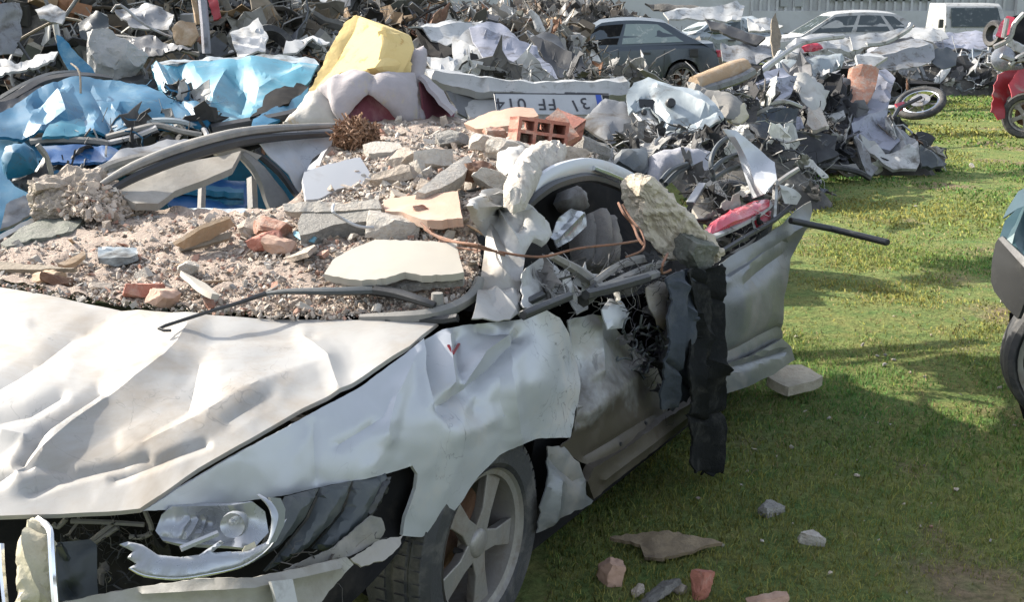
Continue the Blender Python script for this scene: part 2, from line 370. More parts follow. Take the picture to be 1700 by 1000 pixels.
def facets(q, sp, seed):
    """height of a sheet creased into flat facets: straight folds between random points"""
    rng = np.random.RandomState(seed + 77); lo, hi = q.min(0) - sp, q.max(0) + sp
    nx, ny = max(2, int((hi[0] - lo[0]) / sp) + 1), max(2, int((hi[1] - lo[1]) / sp) + 1)
    pts = np.array([(lo[0] + (i + .5 * (j % 2)) * sp, lo[1] + j * sp) for j in range(ny + 1) for i in range(-1, nx + 1)]) + rng.uniform(-.42, .42, ((ny + 1) * (nx + 2), 2)) * sp
    h = rng.uniform(-1, 1, len(pts)); vv, _, ff, ov, *_ = delaunay_2d_cdt([Vector(p) for p in pts], [], [], 0, 1e-4)
    hv = np.array([h[o[0]] if o else 0 for o in ov]); vp = np.array([v[:] for v in vv]); out = np.zeros(len(q))
    for f in ff:
        a, b, c = vp[f[0]], vp[f[1]], vp[f[2]]; M = np.c_[b - a, c - a]
        if abs(np.linalg.det(M)) < 1e-9: continue
        l = np.linalg.solve(M, (q - a).T); k = (l[0] >= -1e-6) & (l[1] >= -1e-6) & (l[0] + l[1] <= 1 + 1e-6)
        out[k] = hv[f[0]] + l[0][k] * (hv[f[1]] - hv[f[0]]) + l[1][k] * (hv[f[2]] - hv[f[0]])
    return out
def solid(W, N, F, thick):
    n = len(W); W2 = np.vstack([W, W - N * thick]); cnt = {}
    for f in F:
        for a, b in zip(f, f[1:] + f[:1]): cnt[(a, b)] = 1
    rim = [[b, a, a + n, b + n] for (a, b) in cnt if (b, a) not in cnt]
    return W2, F + [[i + n for i in f[::-1]] for f in F] + rim
class MB:
    """collects tubes and boxes into one mesh"""
    def __init__(s): s.V = []; s.F = []
    def tube(s, pts, r, n=8, flat=(1, 1), up=(0, 0, 1), smooth_pts=0, cap=True):
        pts = [np.array(p, float) for p in pts]
        if smooth_pts: pts = catmull(pts, smooth_pts)
        rr = r if hasattr(r, '__len__') else [r] * len(pts)
        if len(rr) != len(pts): rr = np.interp(np.linspace(0, 1, len(pts)), np.linspace(0, 1, len(rr)), rr)
        b0 = len(s.V); up = np.array(up, float)
        for i, p in enumerate(pts):
            t = pts[min(i + 1, len(pts) - 1)] - pts[max(i - 1, 0)]; t = t / (np.linalg.norm(t) + 1e-9)
            e = np.cross(t, up)
            if np.linalg.norm(e) < 0.1: e = np.cross(t, np.array([1, 0.3, 0]))
            e /= np.linalg.norm(e); g = np.cross(e, t)
            for k in range(n):
                a = 2 * math.pi * (k + 0.5) / n
                s.V.append(p + rr[i] * (math.cos(a) * e * flat[0] + math.sin(a) * g * flat[1]))
        for i in range(len(pts) - 1):
            for k in range(n):
                a = b0 + i * n + k; b = b0 + i * n + (k + 1) % n
                s.F.append([a, b, b + n, a + n])
        if cap:
            s.F.append([b0 + k for k in range(n)][::-1]); l0 = b0 + (len(pts) - 1) * n
            s.F.append([l0 + k for k in range(n)])
        return s
    def box(s, c, sx, sy, sz, R=None):
        b0 = len(s.V); R = np.eye(3) if R is None else R
        for x, y, z in ((-1, -1, -1), (1, -1, -1), (1, 1, -1), (-1, 1, -1), (-1, -1, 1), (1, -1, 1), (1, 1, 1), (-1, 1, 1)):
            s.V.append(np.array(c) + R @ np.array([x * sx / 2, y * sy / 2, z * sz / 2]))
        for f in ((0, 3, 2, 1), (4, 5, 6, 7), (0, 1, 5, 4), (1, 2, 6, 5), (2, 3, 7, 6), (3, 0, 4, 7)): s.F.append([b0 + i for i in f])
        return s
    def lathe(s, c, axis, prof, n=32, closed=True):
        """prof: (radius, offset along axis) pairs"""
        axis = np.array(axis, float) / np.linalg.norm(axis); e = np.cross(axis, [0, 0, 1.0])
        if np.linalg.norm(e) < 0.05: e = np.array([1.0, 0, 0])
        e /= np.linalg.norm(e); g = np.cross(axis, e); b0 = len(s.V); m = len(prof)
        for k in range(n):
            a = 2 * math.pi * k / n; d = math.cos(a) * e + math.sin(a) * g
            for r, h in prof: s.V.append(np.array(c) + d * r + axis * h)
        for k in range(n):
            for i in range(m if closed else m - 1):
                j = (i + 1) % m; k2 = (k + 1) % n
                s.F.append([b0 + k * m + i, b0 + k2 * m + i, b0 + k2 * m + j, b0 + k * m + j])
        return s
    def build(s, name, m, parent=None, smooth=0.7, bevel=0.0, **kw):
        V, F = outward(s.V, s.F)
        o = new_mesh(name, V, F, m, parent, smooth=smooth)
        if bevel:
            md = o.modifiers.new('bevel', 'BEVEL'); md.width = bevel; md.segments = 2; md.limit_method = 'ANGLE'
        return setp(o, **kw)
def catmull(pts, k):
    out = []; n = len(pts)
    for i in range(n - 1):
        p0, p1, p2, p3 = pts[max(i - 1, 0)], pts[i], pts[i + 1], pts[min(i + 2, n - 1)]
        for j in range(k):
            t = j / k
            out.append(0.5 * ((2 * p1) + (-p0 + p2) * t + (2 * p0 - 5 * p1 + 4 * p2 - p3) * t * t + (-p0 + 3 * p1 - 3 * p2 + p3) * t ** 3))
    out.append(pts[-1]); return out
def hull(n, seed, box=(1, 1, 1), kind='rock'):
    rng = np.random.RandomState(seed); bm = bmesh.new()
    if kind == 'rock':
        d = rng.normal(size=(n, 3)); d /= np.linalg.norm(d, axis=1)[:, None]; d *= rng.uniform(0.72, 1.0, (n, 1))
    else:
        d = np.array([(x, y, z) for x in (-1, 1) for y in (-1, 1) for z in (-1, 1)], float) * 0.85 + rng.uniform(-0.3, 0.3, (8, 3))
        d = np.vstack([d, rng.uniform(-0.8, 0.8, (max(0, n - 8), 3))])
    for p in d * np.array(box) * 0.5: bm.verts.new(p)
    r = bmesh.ops.convex_hull(bm, input=bm.verts)
    bmesh.ops.delete(bm, geom=[v for v in r['geom_interior'] if isinstance(v, bmesh.types.BMVert)], context='VERTS')
    bmesh.ops.triangulate(bm, faces=bm.faces); bmesh.ops.recalc_face_normals(bm, faces=bm.faces); bm.verts.index_update()
    V = np.array([v.co[:] for v in bm.verts]); F = np.array([[v.index for v in f.verts] for f in bm.faces]); bm.free()
    return V, F
def rot(seed_rng, tilt=None):
    if tilt is None: q = Quaternion(seed_rng.normal(size=4)); q.normalize(); return np.array(q.to_matrix())
    return np.array((Matrix.Rotation(seed_rng.uniform(0, 6.28), 3, 'Z') @ Matrix.Rotation(seed_rng.uniform(-tilt, tilt), 3, 'X') @ Matrix.Rotation(seed_rng.uniform(-tilt, tilt), 3, 'Y')))
def merge(name, lib, items, m, **kw):
    """items: (lib index, R 3x3, scale vec, position, colour) -> one mesh of many small real pieces"""
    VV, FF, CC = [], [], []; off = 0
    for li, R, sc, p, c in items:
        V, F = lib[li]; w = (V * sc) @ R.T + p
        VV.append(w); FF.append(F + off); CC.append(np.tile(c, (len(V), 1))); off += len(V)
    o = new_mesh(name, np.vstack(VV), np.vstack(FF), m, colors=np.vstack(CC))
    return setp(o, **kw)
def boulder(name, pos, size, R, m, seed, cuts=10, sub=4, rough=0.12, parent=None, boxy=True, fine=0.16, **kw):
    """a broken lump: a block chipped by random planes and roughened"""
    bm = bmesh.new(); bmesh.ops.create_cube(bm, size=1.0)
    rng = np.random.RandomState(seed)
    for _ in range(cuts):
        n = rng.normal(size=3); n /= np.linalg.norm(n); d = rng.uniform(0.40, 0.62) if boxy else rng.uniform(0.34, 0.48)
        g = bm.verts[:] + bm.edges[:] + bm.faces[:]
        r = bmesh.ops.bisect_plane(bm, geom=g, plane_co=Vector(n * d), plane_no=Vector(n), clear_outer=True)
        ed = [e for e in r['geom_cut'] if isinstance(e, bmesh.types.BMEdge)]
        if ed: bmesh.ops.edgeloop_fill(bm, edges=ed)
    bmesh.ops.triangulate(bm, faces=bm.faces)
    for _ in range(sub):
        le = [e for e in bm.edges if e.calc_length() > fine]
        if not le: break
        bmesh.ops.subdivide_edges(bm, edges=le, cuts=1); bmesh.ops.triangulate(bm, faces=bm.faces)
    bm.normal_update()
    sz = Vector(size) / (sum(size) / 3)
    for v in bm.verts:
        c_ = Vector((v.co.x * sz.x, v.co.y * sz.y, v.co.z * sz.z)); n_ = Vector((v.normal.x / sz.x, v.normal.y / sz.y, v.normal.z / sz.z)).normalized()
        n_ = Vector((n_.x / sz.x, n_.y / sz.y, n_.z / sz.z))
        v.co += n_ * rough * 0.5 * (mnoise.noise(c_ * 4 + Vector((seed, 0, 0))) + 0.6 * mnoise.noise(c_ * 10 + Vector((0, seed, 0))) + (0.35 * mnoise.noise(c_ * 22) if fine < .12 else 0))
    bmesh.ops.recalc_face_normals(bm, faces=bm.faces); bm.verts.index_update()
    V = np.array([v.co[:] for v in bm.verts]) * np.array(size); F = [[v.index for v in f.verts] for f in bm.faces]; bm.free()
    V = V @ np.asarray(R).T + np.asarray(pos)
    return setp(new_mesh(name, V, F, m, parent, smooth=0.5), **kw)
def eul(x, y, z):
    return np.array(Matrix.Rotation(z, 3, 'Z') @ Matrix.Rotation(y, 3, 'Y') @ Matrix.Rotation(x, 3, 'X'))
# ------------------------------------------------------------------ the setting: ground, grass, far shed
def ground_h(x, y):
    return 0.035 * (mnoise.noise(Vector((x * 0.35, y * 0.35, 2.0))) + 0.4 * mnoise.noise(Vector((x * 1.1, y * 1.1, 5.0)))) - 0.02
def build_ground():
    xs = np.r_[np.linspace(-400, -16, 14), np.arange(-15, 15.01, 0.25), np.linspace(16, 400, 14)]
    ys = np.r_[np.linspace(-40, 0.5, 8), np.arange(1, 36.01, 0.25), np.linspace(37, 500, 18)]
    V = [(x, y, ground_h(x, y) if abs(x) < 60 and y < 80 else -0.02) for y in ys for x in xs]; nx = len(xs)
    F = [[j * nx + i, j * nx + i + 1, (j + 1) * nx + i + 1, (j + 1) * nx + i] for j in range(len(ys) - 1) for i in range(nx - 1)]
    m, nt, b = nodes_of('meadow'); geo = nt.nodes.new('ShaderNodeNewGeometry'); pos = geo.outputs['Position']
    f1 = tex_noise(nt, pos, 0.9, 6, 0.6, 0.3); f2 = tex_noise(nt, pos, 6, 8, 0.7); f3 = tex_noise(nt, pos, 40, 4, 0.7)
    c = mixc(nt, ramp(nt, f2, 0.35, 0.65), (0.12, 0.20, 0.06), (0.27, 0.27, 0.095))
    c = mixc(nt, ramp(nt, f1, 0.56, 0.66), c, (0.27, 0.205, 0.13))
    c = mixc(nt, ramp(nt, f3, 0.35, 0.62, 0.55, 0.0), c, (0.03, 0.04, 0.014))
    nt.links.new(c, b.inputs['Base Color']); b.inputs['Roughness'].default_value = 0.95; b.inputs['Specular IOR Level'].default_value = 0.1
    bp = nt.nodes.new('ShaderNodeBump'); bp.inputs['Strength'].default_value = 1.0; bp.inputs['Distance'].default_value = 0.05
    nt.links.new(tex_noise(nt, pos, 22, 8, 0.7), bp.inputs['Height']); nt.links.new(bp.outputs[0], b.inputs['Normal'])
    MATS['meadow'] = m
    o = new_mesh('ground', V, F, 'meadow', origin=(0, 0, 0), smooth=3.2)
    setp(o, 'worn grassy field under the wrecks', 'ground', kind='structure')
build_ground()
def build_grass():
    rng = np.random.RandomState(11); X = []; Y = []; Hh = []
    # density falls with distance; only ground that can be seen or nearly
    for y0, y1, dens, hh, wd_ in ((2.6, 4.4, 8000, 0.021, 0.0034), (4.4, 6.5, 5200, 0.022, 0.0048), (6.5, 9.5, 2700, 0.023, 0.0078), (9.5, 15, 1000, 0.025, 0.0135), (15, 34, 270, 0.03, 0.026)):
        n0 = 0
        xl = lambda y: -0.02 + 0.02 * y if y < 7 else 0.16 * y
        n = int(dens * (y1 - y0) * (0.55 * y1 + 0.5 - min(xl(y0), xl(y1))))
        y = rng.uniform(y0, y1, n); lo = np.where(y < 7, 0.0 + 0.03 * y, 0.14 * y); hi = 0.55 * y + 0.5
        x = lo + rng.uniform(0, 1, n) * (hi - lo)
        keep = rng.uniform(0, 1, n) < (hi - lo) / (hi - lo).max()
        x, y = x[keep], y[keep]
        patch = np.array([mnoise.noise(Vector((a * 0.9, b * 0.9, 3.3))) + 0.5 * mnoise.noise(Vector((a * 2.7, b * 2.7, 8.1))) for a, b in zip(x, y)])
        keep = rng.uniform(0, 1, len(x)) < np.clip(0.80 - 2.0 * (patch - 0.08), 0.08, 1)
        x, y, patch = x[keep], y[keep], patch[keep]
        X.append(np.c_[x, y, patch, np.full(len(x), hh), np.full(len(x), wd_)])
    A = np.vstack(X); n = len(A)
    z = np.array([ground_h(a, b) for a, b in A[:, :2]])
    h = A[:, 3] * rng.uniform(0.4, 1.5, n) * (1 - 0.5 * np.clip(A[:, 2], -0.3, 0.6)); w = A[:, 4] * rng.uniform(0.7, 1.5, n)
    th = rng.uniform(0, 6.283, n); ln = rng.uniform(0.1, 1.1, n); ph = rng.uniform(0, 6.283, n)
    base = np.c_[A[:, :2], z - 0.004]; sx = np.c_[np.cos(th), np.sin(th), 0 * th] * (w / 2)[:, None]
    lean = np.c_[np.cos(ph), np.sin(ph), 0 * ph] * (h * ln)[:, None]
    up = np.c_[0 * h, 0 * h, h]
    v0 = base - sx; v1 = base + sx; v2 = base + lean * 0.4 + up * 0.65 + sx * 0.7; v3 = base + lean * 0.4 + up * 0.65 - sx * 0.7; v4 = base + lean + up * 0.9
    V = np.stack([v0, v1, v2, v3, v4], 1).reshape(-1, 3); i = np.arange(n)[:, None] * 5
    F = np.vstack([i + [0, 1, 2], i + [0, 2, 3], i + [3, 2, 4]])
    g = np.clip(0.5 + 0.9 * np.array([mnoise.noise(Vector((a * 0.6 + 9, b * 0.6, 1.7))) for a, b in A[:, :2]]) + rng.normal(0, 0.22, n), 0, 1)[:, None]
    c = (1 - g) * np.array([0.105, 0.260, 0.062]) + g * np.array([0.37, 0.345, 0.095])
    dry = (rng.uniform(0, 1, n) < np.clip(0.10 + 0.6 * A[:, 2], 0.03, 0.5))[:, None]
    c = np.where(dry, np.array([0.37, 0.30, 0.15]), c) * rng.uniform(0.7, 1.3, (n, 1))
    o = new_mesh('grass', V, F, 'grass_blade', origin=(0, 0, 0), colors=np.repeat(c, 5, 0), smooth=3.2)
    nn = np.tile([0.0, 0.0, 1.0], (n, 1)) + rng.normal(0, .22, (n, 3)) + np.c_[np.cos(ph), np.sin(ph), 0 * ph] * .25
    nn /= np.linalg.norm(nn, axis=1)[:, None]; o.data.normals_split_custom_set_from_vertices(np.repeat(nn, 5, 0).tolist())
    setp(o, 'short patchy green and yellowing grass over the field', 'grass', kind='stuff')
build_grass()

def far_shed():
    y = 62; t = thing('shed', 'long white metal shed closing off the yard behind all the wrecks', 'shed', (6, y, 0))
    b = MB(); b.box((6, y + 2.1, 4.5), 110, 4, 9.0); b.build('wall', 'wall_white', t, bevel=0.0)
    g = MB().box((31.5, y - 0.1, 4.5), 12, 0.3, 9.0); g.build('wall', 'wall_grey', t)
    for k in range(60):
        x = 12.0 + k * 0.42
        if x > 25: break
        MB().box((x, y + 0.04, 4.5), 0.12, 0.12, 9.0).build('rib', 'wall_white', t)
    for x in (25.3, 26.2): MB().box((x, y - 0.15, 4.5), 0.35, 0.35, 9).build('pillar', 'wall_white', t)
    for k in range(5):
        wf = MB().box((16.3 + k * 1.05, y + 0.05, 2.15), 0.95, 0.14, 0.8).build('window', 'wall_grey', t)
        MB().box((16.3 + k * 1.05, y - 0.03, 2.15), 0.82, 0.05, 0.68).build('pane', 'window_glass', wf)
    for x in (13.6, 14.3): MB().box((x, y - 0.02, 1.75), 0.4, 0.1, 0.5).build('vent', 'wall_grey', t)
    MB().box((19, y - 0.05, 0.75), 14, 0.16, 1.1).build('plinth', 'wall_white', t)
far_shed()

# ------------------------------------------------------------------ the crushed silver saloon
car = thing('silver_car', 'crushed silver saloon car buried under rubble with bare front wheel', 'car', tuple(C(1.0, -0.9, 0)))
hood_ol = [(-90, 452), (0, 479), (70, 490), (160, 506), (300, 522), (450, 530), (600, 533), (728, 537), (702, 558), (680, 577), (662, 587),
           (600, 627), (560, 651), (500, 682), (400, 737), (330, 779), (280, 814), (232, 846), (180, 851), (100, 856), (0, 858), (-150, 852), (-300, 800), (-410, 690), (-250, 560)]
hood_ct = [(-90, 452, 'z', .93), (160, 506, 'z', .93), (450, 530, 'z', .93), (728, 537, 'z', .93), (662, 587, 'z', .915), (500, 682, 'z', .862), (330, 779, 'z', .80),
           (232, 846, 'z', .752), (100, 856, 'z', .745), (-150, 852, 'z', .75), (-410, 690, 'z', .78), (300, 640, 'z', .905), (80, 600, 'z', .91), (150, 720, 'z', .84), (-150, 620, 'z', .9), (400, 610, 'z', .915), (0, 760, 'z', .82)]
hood_cr = [([(312, 552), (275, 600), (200, 660), (120, 715), (30, 790)], .030, 46), ([(300, 640)], -.022, 60), ([(330, 600), (310, 680), (240, 730)], -.012, 40),
           ([(0, 640), (70, 600), (120, 560), (210, 505)], -.014, 26), ([(40, 775), (75, 715), (165, 655)], -.026, 22), ([(75, 735), (170, 672)], .012, 14),
           ([(50, 818), (100, 800), (150, 785), (245, 762)], -.013, 15), ([(0, 800), (60, 780), (110, 783)], -.012, 20), ([(190, 795), (260, 770), (340, 738)], -.012, 16), ([(230, 742), (330, 690), (430, 640), (545, 600)], .016, 44),
           ([(562, 645), (545, 600), (505, 560)], .012, 26), ([(280, 575), (380, 562), (520, 560)], -.008, 16), ([(0, 700), (50, 690), (100, 660)], -.012, 22), ([(0, 720), (40, 728)], .014, 20),
           ([(120, 610), (220, 620), (260, 600)], .014, 34), ([(380, 700), (450, 660)], -.007, 20), ([(60, 540), (140, 545), (230, 560)], -.008, 18)]
hood_cr = [(l, a * .75, w * .95) for l, a, w in hood_cr]
panel('bonnet', hood_ol, hood_ct, 'silver_hood', car, res=5, amp=.0045, freq=3.0, creases=hood_cr, thick=.012, seed=3, sharp=.35, facet=95)
fen_ol = [(238, 849), (300, 809), (400, 751), (500, 696), (560, 664), (604, 639), (640, 612), (668, 592), (700, 565), (735, 547), (770, 539), (830, 535), (862, 531),
          (905, 514), (928, 528), (942, 555), (955, 610), (959, 670), (947, 727), (900, 728), (865, 735), (828, 757), (795, 790), (765, 833), (738, 868), (702, 893),
          (668, 890), (676, 856), (692, 812), (694, 788), (686, 774), (650, 785), (600, 797), (500, 816), (380, 838), (300, 846)]
fen_ct = [(238, 849, 'z', .745), (400, 751, 'z', .82), (500, 696, 'z', .855), (604, 639, 'z', .88), (668, 592, 'z', .905), (735, 547, 'z', .93), (862, 531, 's', -.06), (905, 514, 's', -.03),
          (955, 610, 's', -.03), (947, 727, 's', .025), (865, 735, 's', .01), (795, 790, 's', .0), (738, 868, 's', -.02), (668, 890, 's', -.03), (690, 780, 's', -.02),
          (600, 797, 'z', .70), (500, 816, 'z', .70), (380, 838, 'z', .71), (760, 650, 's', -.04), (850, 640, 's', .01), (640, 700, 's', -.05), (500, 750, 'z', .79), (800, 580, 's', -.07), (900, 640, 's', .03)]
fen_cr = [([(716, 560), (720, 620), (728, 668), (742, 688)], -.034, 22), ([(700, 560), (703, 620), (716, 670)], .018, 18), ([(742, 560), (748, 640)], .022, 18), ([(690, 590), (655, 660), (640, 720)], .014, 26), ([(765, 560), (770, 620)], -.022, 18),
          ([(862, 558), (820, 605), (780, 640), (745, 668)], -.030, 22), ([(840, 560), (800, 590), (770, 640)], .022, 18), ([(848, 560), (842, 620), (850, 660), (858, 725)], .020, 28), ([(830, 620), (838, 690)], -.016, 22),
          ([(905, 600)], .012, 60), ([(790, 690), (800, 640)], -.012, 24), ([(760, 720), (840, 690)], .01, 30), ([(520, 700), (525, 800)], -.005, 10), ([(560, 740), (640, 690), (650, 660)], -.008, 16),
          ([(730, 700), (760, 760), (720, 860)], .012, 60), ([(620, 770), (650, 730)], .007, 24), ([(800, 548), (860, 562)], -.02, 12)]
wing_o = panel('wing', fen_ol, fen_ct, 'silver', car, res=6, amp=.008, freq=5, creases=fen_cr, thick=.010, jit=.4, seed=5, sharp=.55, facet=58)
# windscreen cowl and black trim between bonnet and rubble
MB().tube([P(x, y, 'z', z) for x, y, z in ((598, 528, .94), (660, 528, .945), (712, 524, .95), (752, 512, .96), (785, 490, .98), (797, 462, 1.02))], [.010, .018, .02, .02, .018, .014], n=6, smooth_pts=4).build('cowl_trim', 'dusty_trim', car)
MB().tube([P(x, y, 'z', z) for x, y, z in ((640, 534, .935), (738, 532, .94), (760, 528, .95))], .012, n=6).build('cowl_seal', 'black_plastic', car)
# folded near windscreen pillar
panel('pillar', [(784, 528), (797, 470), (806, 400), (818, 372), (850, 372), (872, 404), (866, 460), (862, 500), (866, 524), (846, 532)],
      [(784, 528, 'z', .96), (866, 524, 's', -.03), (806, 390, 's', -.35), (868, 400, 's', -.22), (830, 460, 's', -.16)], 'silver_hood', car, res=8, amp=.014, freq=10,
      creases=[([(812, 380), (830, 460), (850, 480)], .03, 18), ([(800, 470), (862, 480)], -.025, 10), ([(822, 480), (855, 530)], .02, 12)], jit=1.5, seed=8)
panel('pillar', [(866, 455), (880, 440), (900, 425), (925, 452), (950, 470), (972, 490), (975, 515), (958, 522), (940, 498), (905, 505), (880, 520), (868, 512)],
      [(866, 455, 's', -.1), (975, 515, 's', -.02), (925, 450, 's', -.2), (880, 520, 's', -.03)], 'white_paint', car, res=7, amp=.02, freq=12, jit=2, seed=9)
MB().tube([P(868, 524, 's', -.0), P(905, 508, 's', .01), P(945, 492, 's', 0)], .016, n=6).tube([P(860, 510, 's', -.06), P(900, 490, 's', -.06)], .014, n=6).build('mirror_mount', 'black_plastic', car, bevel=.003)
# near-side door, dented and muddy, and its sill
door_o = panel('front_door', [(944, 532), (985, 522), (1008, 528), (1042, 572), (1088, 600), (1100, 650), (1108, 692), (1045, 738), (985, 776), (965, 768), (930, 742), (948, 727), (960, 670), (956, 610)],
      [(944, 532, 's', -.04), (1008, 528, 's', -.12), (1042, 572, 's', -.12), (1100, 650, 's', -.07), (1108, 692, 's', -.02), (985, 776, 's', -.01), (930, 742, 's', -.02), (956, 610, 's', -.045), (1010, 640, 's', -.02)],
      'silver_muddy', car, res=7, amp=.006, freq=5, jit=1.0, seed=11, sharp=.7,
      creases=[([(962, 540), (968, 640), (960, 700)], -.03, 14), ([(985, 540), (990, 620)], .03, 16), ([(1000, 545), (1040, 600)], -.02, 14), ([(965, 690), (1060, 620)], .02, 30), ([(975, 760), (1085, 690)], -.012, 10)])
sill_o = panel('sill', [(985, 829), (1030, 794), (1085, 751), (1146, 702), (1172, 676), (1172, 655), (1108, 694), (1045, 740), (986, 778), (975, 800)],
      [(985, 829, 's', -.01), (1146, 702, 's', -.01), (1172, 655, 's', .0), (1045, 740, 's', .015), (986, 778, 's', .015), (1085, 735, 's', .02)], 'silver_muddy', car, res=7, amp=.003, freq=5, thick=.03, sharp=.7,
      creases=[([(1000, 795), (1140, 690)], .014, 10)], jit=1)
panel('wing_flap', [(906, 742), (934, 742), (962, 768), (975, 800), (972, 822), (985, 832), (940, 858), (892, 886), (898, 835), (912, 790)],
      [(906, 742, 's', -.03), (985, 832, 's', .0), (892, 886, 's', .01), (935, 800, 's', .02)], 'silver_grey', car, res=8, amp=.012, freq=9, jit=1.5, seed=13,
      creases=[([(920, 760), (960, 800)], -.02, 14), ([(930, 800), (915, 865)], .015, 16)])
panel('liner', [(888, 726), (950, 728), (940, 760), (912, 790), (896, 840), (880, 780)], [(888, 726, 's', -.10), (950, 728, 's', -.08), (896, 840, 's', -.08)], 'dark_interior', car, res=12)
bpy.context.view_layer.update()
for o_, q in ((door_o, (1072, 704)), (door_o, (1030, 738))):
    c = on(o_, *q)
    if c is not None: MB().lathe(c, (*NR, 0), [(0, .004), (.007, .004), (.008, -.004)], n=10, closed=False).build('drain_plug', 'black_plastic', car)
# rear door and quarter, kinked outwards at the tail
panel('rear_quarter', [(1196, 438), (1222, 420), (1262, 398), (1304, 368), (1346, 334), (1347, 352), (1330, 392), (1310, 436), (1302, 490), (1300, 562), (1252, 588), (1196, 608), (1190, 520)],
      [(1196, 438, 's', -.06), (1262, 398, 's', -.05), (1346, 334, 's', .03), (1330, 392, 's', .02), (1302, 490, 's', .0), (1300, 562, 's', -.02), (1196, 608, 's', -.02), (1240, 500, 's', .03), (1190, 520, 's', -.02)],
      'silver_grey', car, res=8, amp=.010, freq=6, jit=.8, seed=15,
      creases=[([(1198, 470), (1262, 425), (1330, 375)], .018, 18), ([(1210, 455), (1300, 400)], -.02, 12), ([(1330, 345), (1305, 420), (1240, 470)], -.02, 22), ([(1205, 590), (1296, 545)], -.02, 12), ([(1240, 440), (1225, 560)], .012, 24)])
panel('rear_bumper', [(1192, 610), (1250, 590), (1298, 563), (1312, 576), (1318, 598), (1286, 622), (1240, 642), (1192, 658)],
      [(1192, 610, 's', .0), (1298, 563, 's', .0), (1318, 598, 's', .03), (1192, 658, 's', .0), (1250, 615, 's', .045)], 'silver_grey', car, res=8, amp=.006, freq=9, thick=.02, seed=17,
      creases=[([(1196, 618), (1300, 585)], -.02, 8)])
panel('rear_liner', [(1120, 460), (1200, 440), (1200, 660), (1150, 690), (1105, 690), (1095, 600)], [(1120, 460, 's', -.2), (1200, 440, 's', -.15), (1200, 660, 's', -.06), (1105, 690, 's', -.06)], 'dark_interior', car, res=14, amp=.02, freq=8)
# floor pan and hidden inner shell so no light leaks through the wreck
def cbox(name, a0, a1, b0, b1, z0, z1, m):
    V = [C(a, b, z) for z in (z0, z1) for a, b in ((a0, b0), (a1, b0), (a1, b1), (a0, b1))]
    V, F = outward(V, [[0, 3, 2, 1], [4, 5, 6, 7], [0, 1, 5, 4], [1, 2, 6, 5], [2, 3, 7, 6], [3, 0, 4, 7]])
    return new_mesh(name, V, F, m, car)
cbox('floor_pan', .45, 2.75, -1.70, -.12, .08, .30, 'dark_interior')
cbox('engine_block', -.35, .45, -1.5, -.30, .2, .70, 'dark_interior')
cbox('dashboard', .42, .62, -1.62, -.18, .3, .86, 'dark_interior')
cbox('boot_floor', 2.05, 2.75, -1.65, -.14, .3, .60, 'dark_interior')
# far-side wing and door skin
def csheet(name, pts, m, thick=.01, amp=.01, seed=1, nu=24, nv=10, freq=6):
    """sheet from a coarse grid of world points (rows of equal length), refined and dented"""
    G = np.array(pts, float); R, K = G.shape[:2]
    rows = [catmull(list(G[i]), max(1, nu // (K - 1))) for i in range(R)]
    colsl = [catmull([rows[i][j] for i in range(R)], max(1, nv // (R - 1))) for j in range(len(rows[0]))]
    A = np.array(colsl); n1, n2 = A.shape[:2]; V = A.reshape(-1, 3).copy()
    F = [[i * n2 + j, (i + 1) * n2 + j, (i + 1) * n2 + j + 1, i * n2 + j + 1] for i in range(n1 - 1) for j in range(n2 - 1)]
    if amp:
        n = np.cross(A[-1, 0] - A[0, 0], A[0, -1] - A[0, 0]); n /= np.linalg.norm(n) + 1e-9
        V += n * (amp * np.array([fold(v, freq, seed) for v in V]))[:, None]
    return V, F
def csheet_obj(name, pts, m, parent=None, thick=.01, smooth=.7, amp=.01, seed=1, nu=24, nv=10, freq=6, **kw):
    V, F = csheet(name, pts, m, thick, amp, seed, nu, nv, freq)
    N = np.zeros_like(V)
    for f in F: N[f] += np.cross(V[f[1]] - V[f[0]], V[f[2]] - V[f[0]])
    N /= np.linalg.norm(N, axis=1)[:, None] + 1e-9
    V, F = solid(V, N, F, thick)
    o = new_mesh(name, V, F, m, parent, smooth=smooth)
    return setp(o, **kw)
csheet_obj('far_wing', [[C(a, -1.78, .92) for a in (-.55, 0, .5)], [C(a, -1.84, .6) for a in (-.55, 0, .5)], [C(a, -1.80, .25) for a in (-.5, 0, .5)]], 'silver', car)
csheet_obj('far_door', [[C(a, -1.76, .92) for a in (.5, 1.1, 1.7, 2.75)], [C(a, -1.84, .6) for a in (.5, 1.1, 1.7, 2.75)], [C(a, -1.80, .2) for a in (.5, 1.1, 1.7, 2.7)]], 'silver', car)
# far-side door frame: roof rail, inner lining and the two pillars that still stand
rail = [(168, 306, 'y', 4.52), (220, 277, 'y', 4.62), (300, 246, 'y', 4.8), (380, 224, 'y', 5.0), (440, 215, 'y', 5.2), (500, 211, 'y', 5.4), (562, 208, 'y', 5.6)]
rl = [P(*q) for q in rail]
MB().tube(rl, [.012, .022, .028, .028, .026, .02, .015], n=8, smooth_pts=4, flat=(1, .8)).build('roof_rail', 'dusty_trim', car)
MB().tube([p + np.array([.02, -.02, -.035]) for p in rl], [.012, .020, .022, .02, .016, .012], n=6, smooth_pts=4).build('door_seal', 'black_plastic', car)
panel('pillar_lining', [(180, 308), (250, 290), (330, 264), (400, 253), (385, 278), (345, 296), (290, 318), (262, 340), (225, 340)],
      [(180, 308, 'y', 4.56), (400, 253, 'y', 5.05), (225, 340, 'y', 4.45), (330, 280, 'y', 4.86)], 'beige_trim', car, res=9, amp=.006, thick=.03)
panel('pillar_lining', [(355, 250), (395, 244), (435, 258), (425, 268), (395, 256), (362, 258)], [(355, 250, 'y', 5.0), (435, 258, 'y', 5.15), (395, 244, 'y', 5.08)], 'beige_trim', car, res=7, thick=.03)
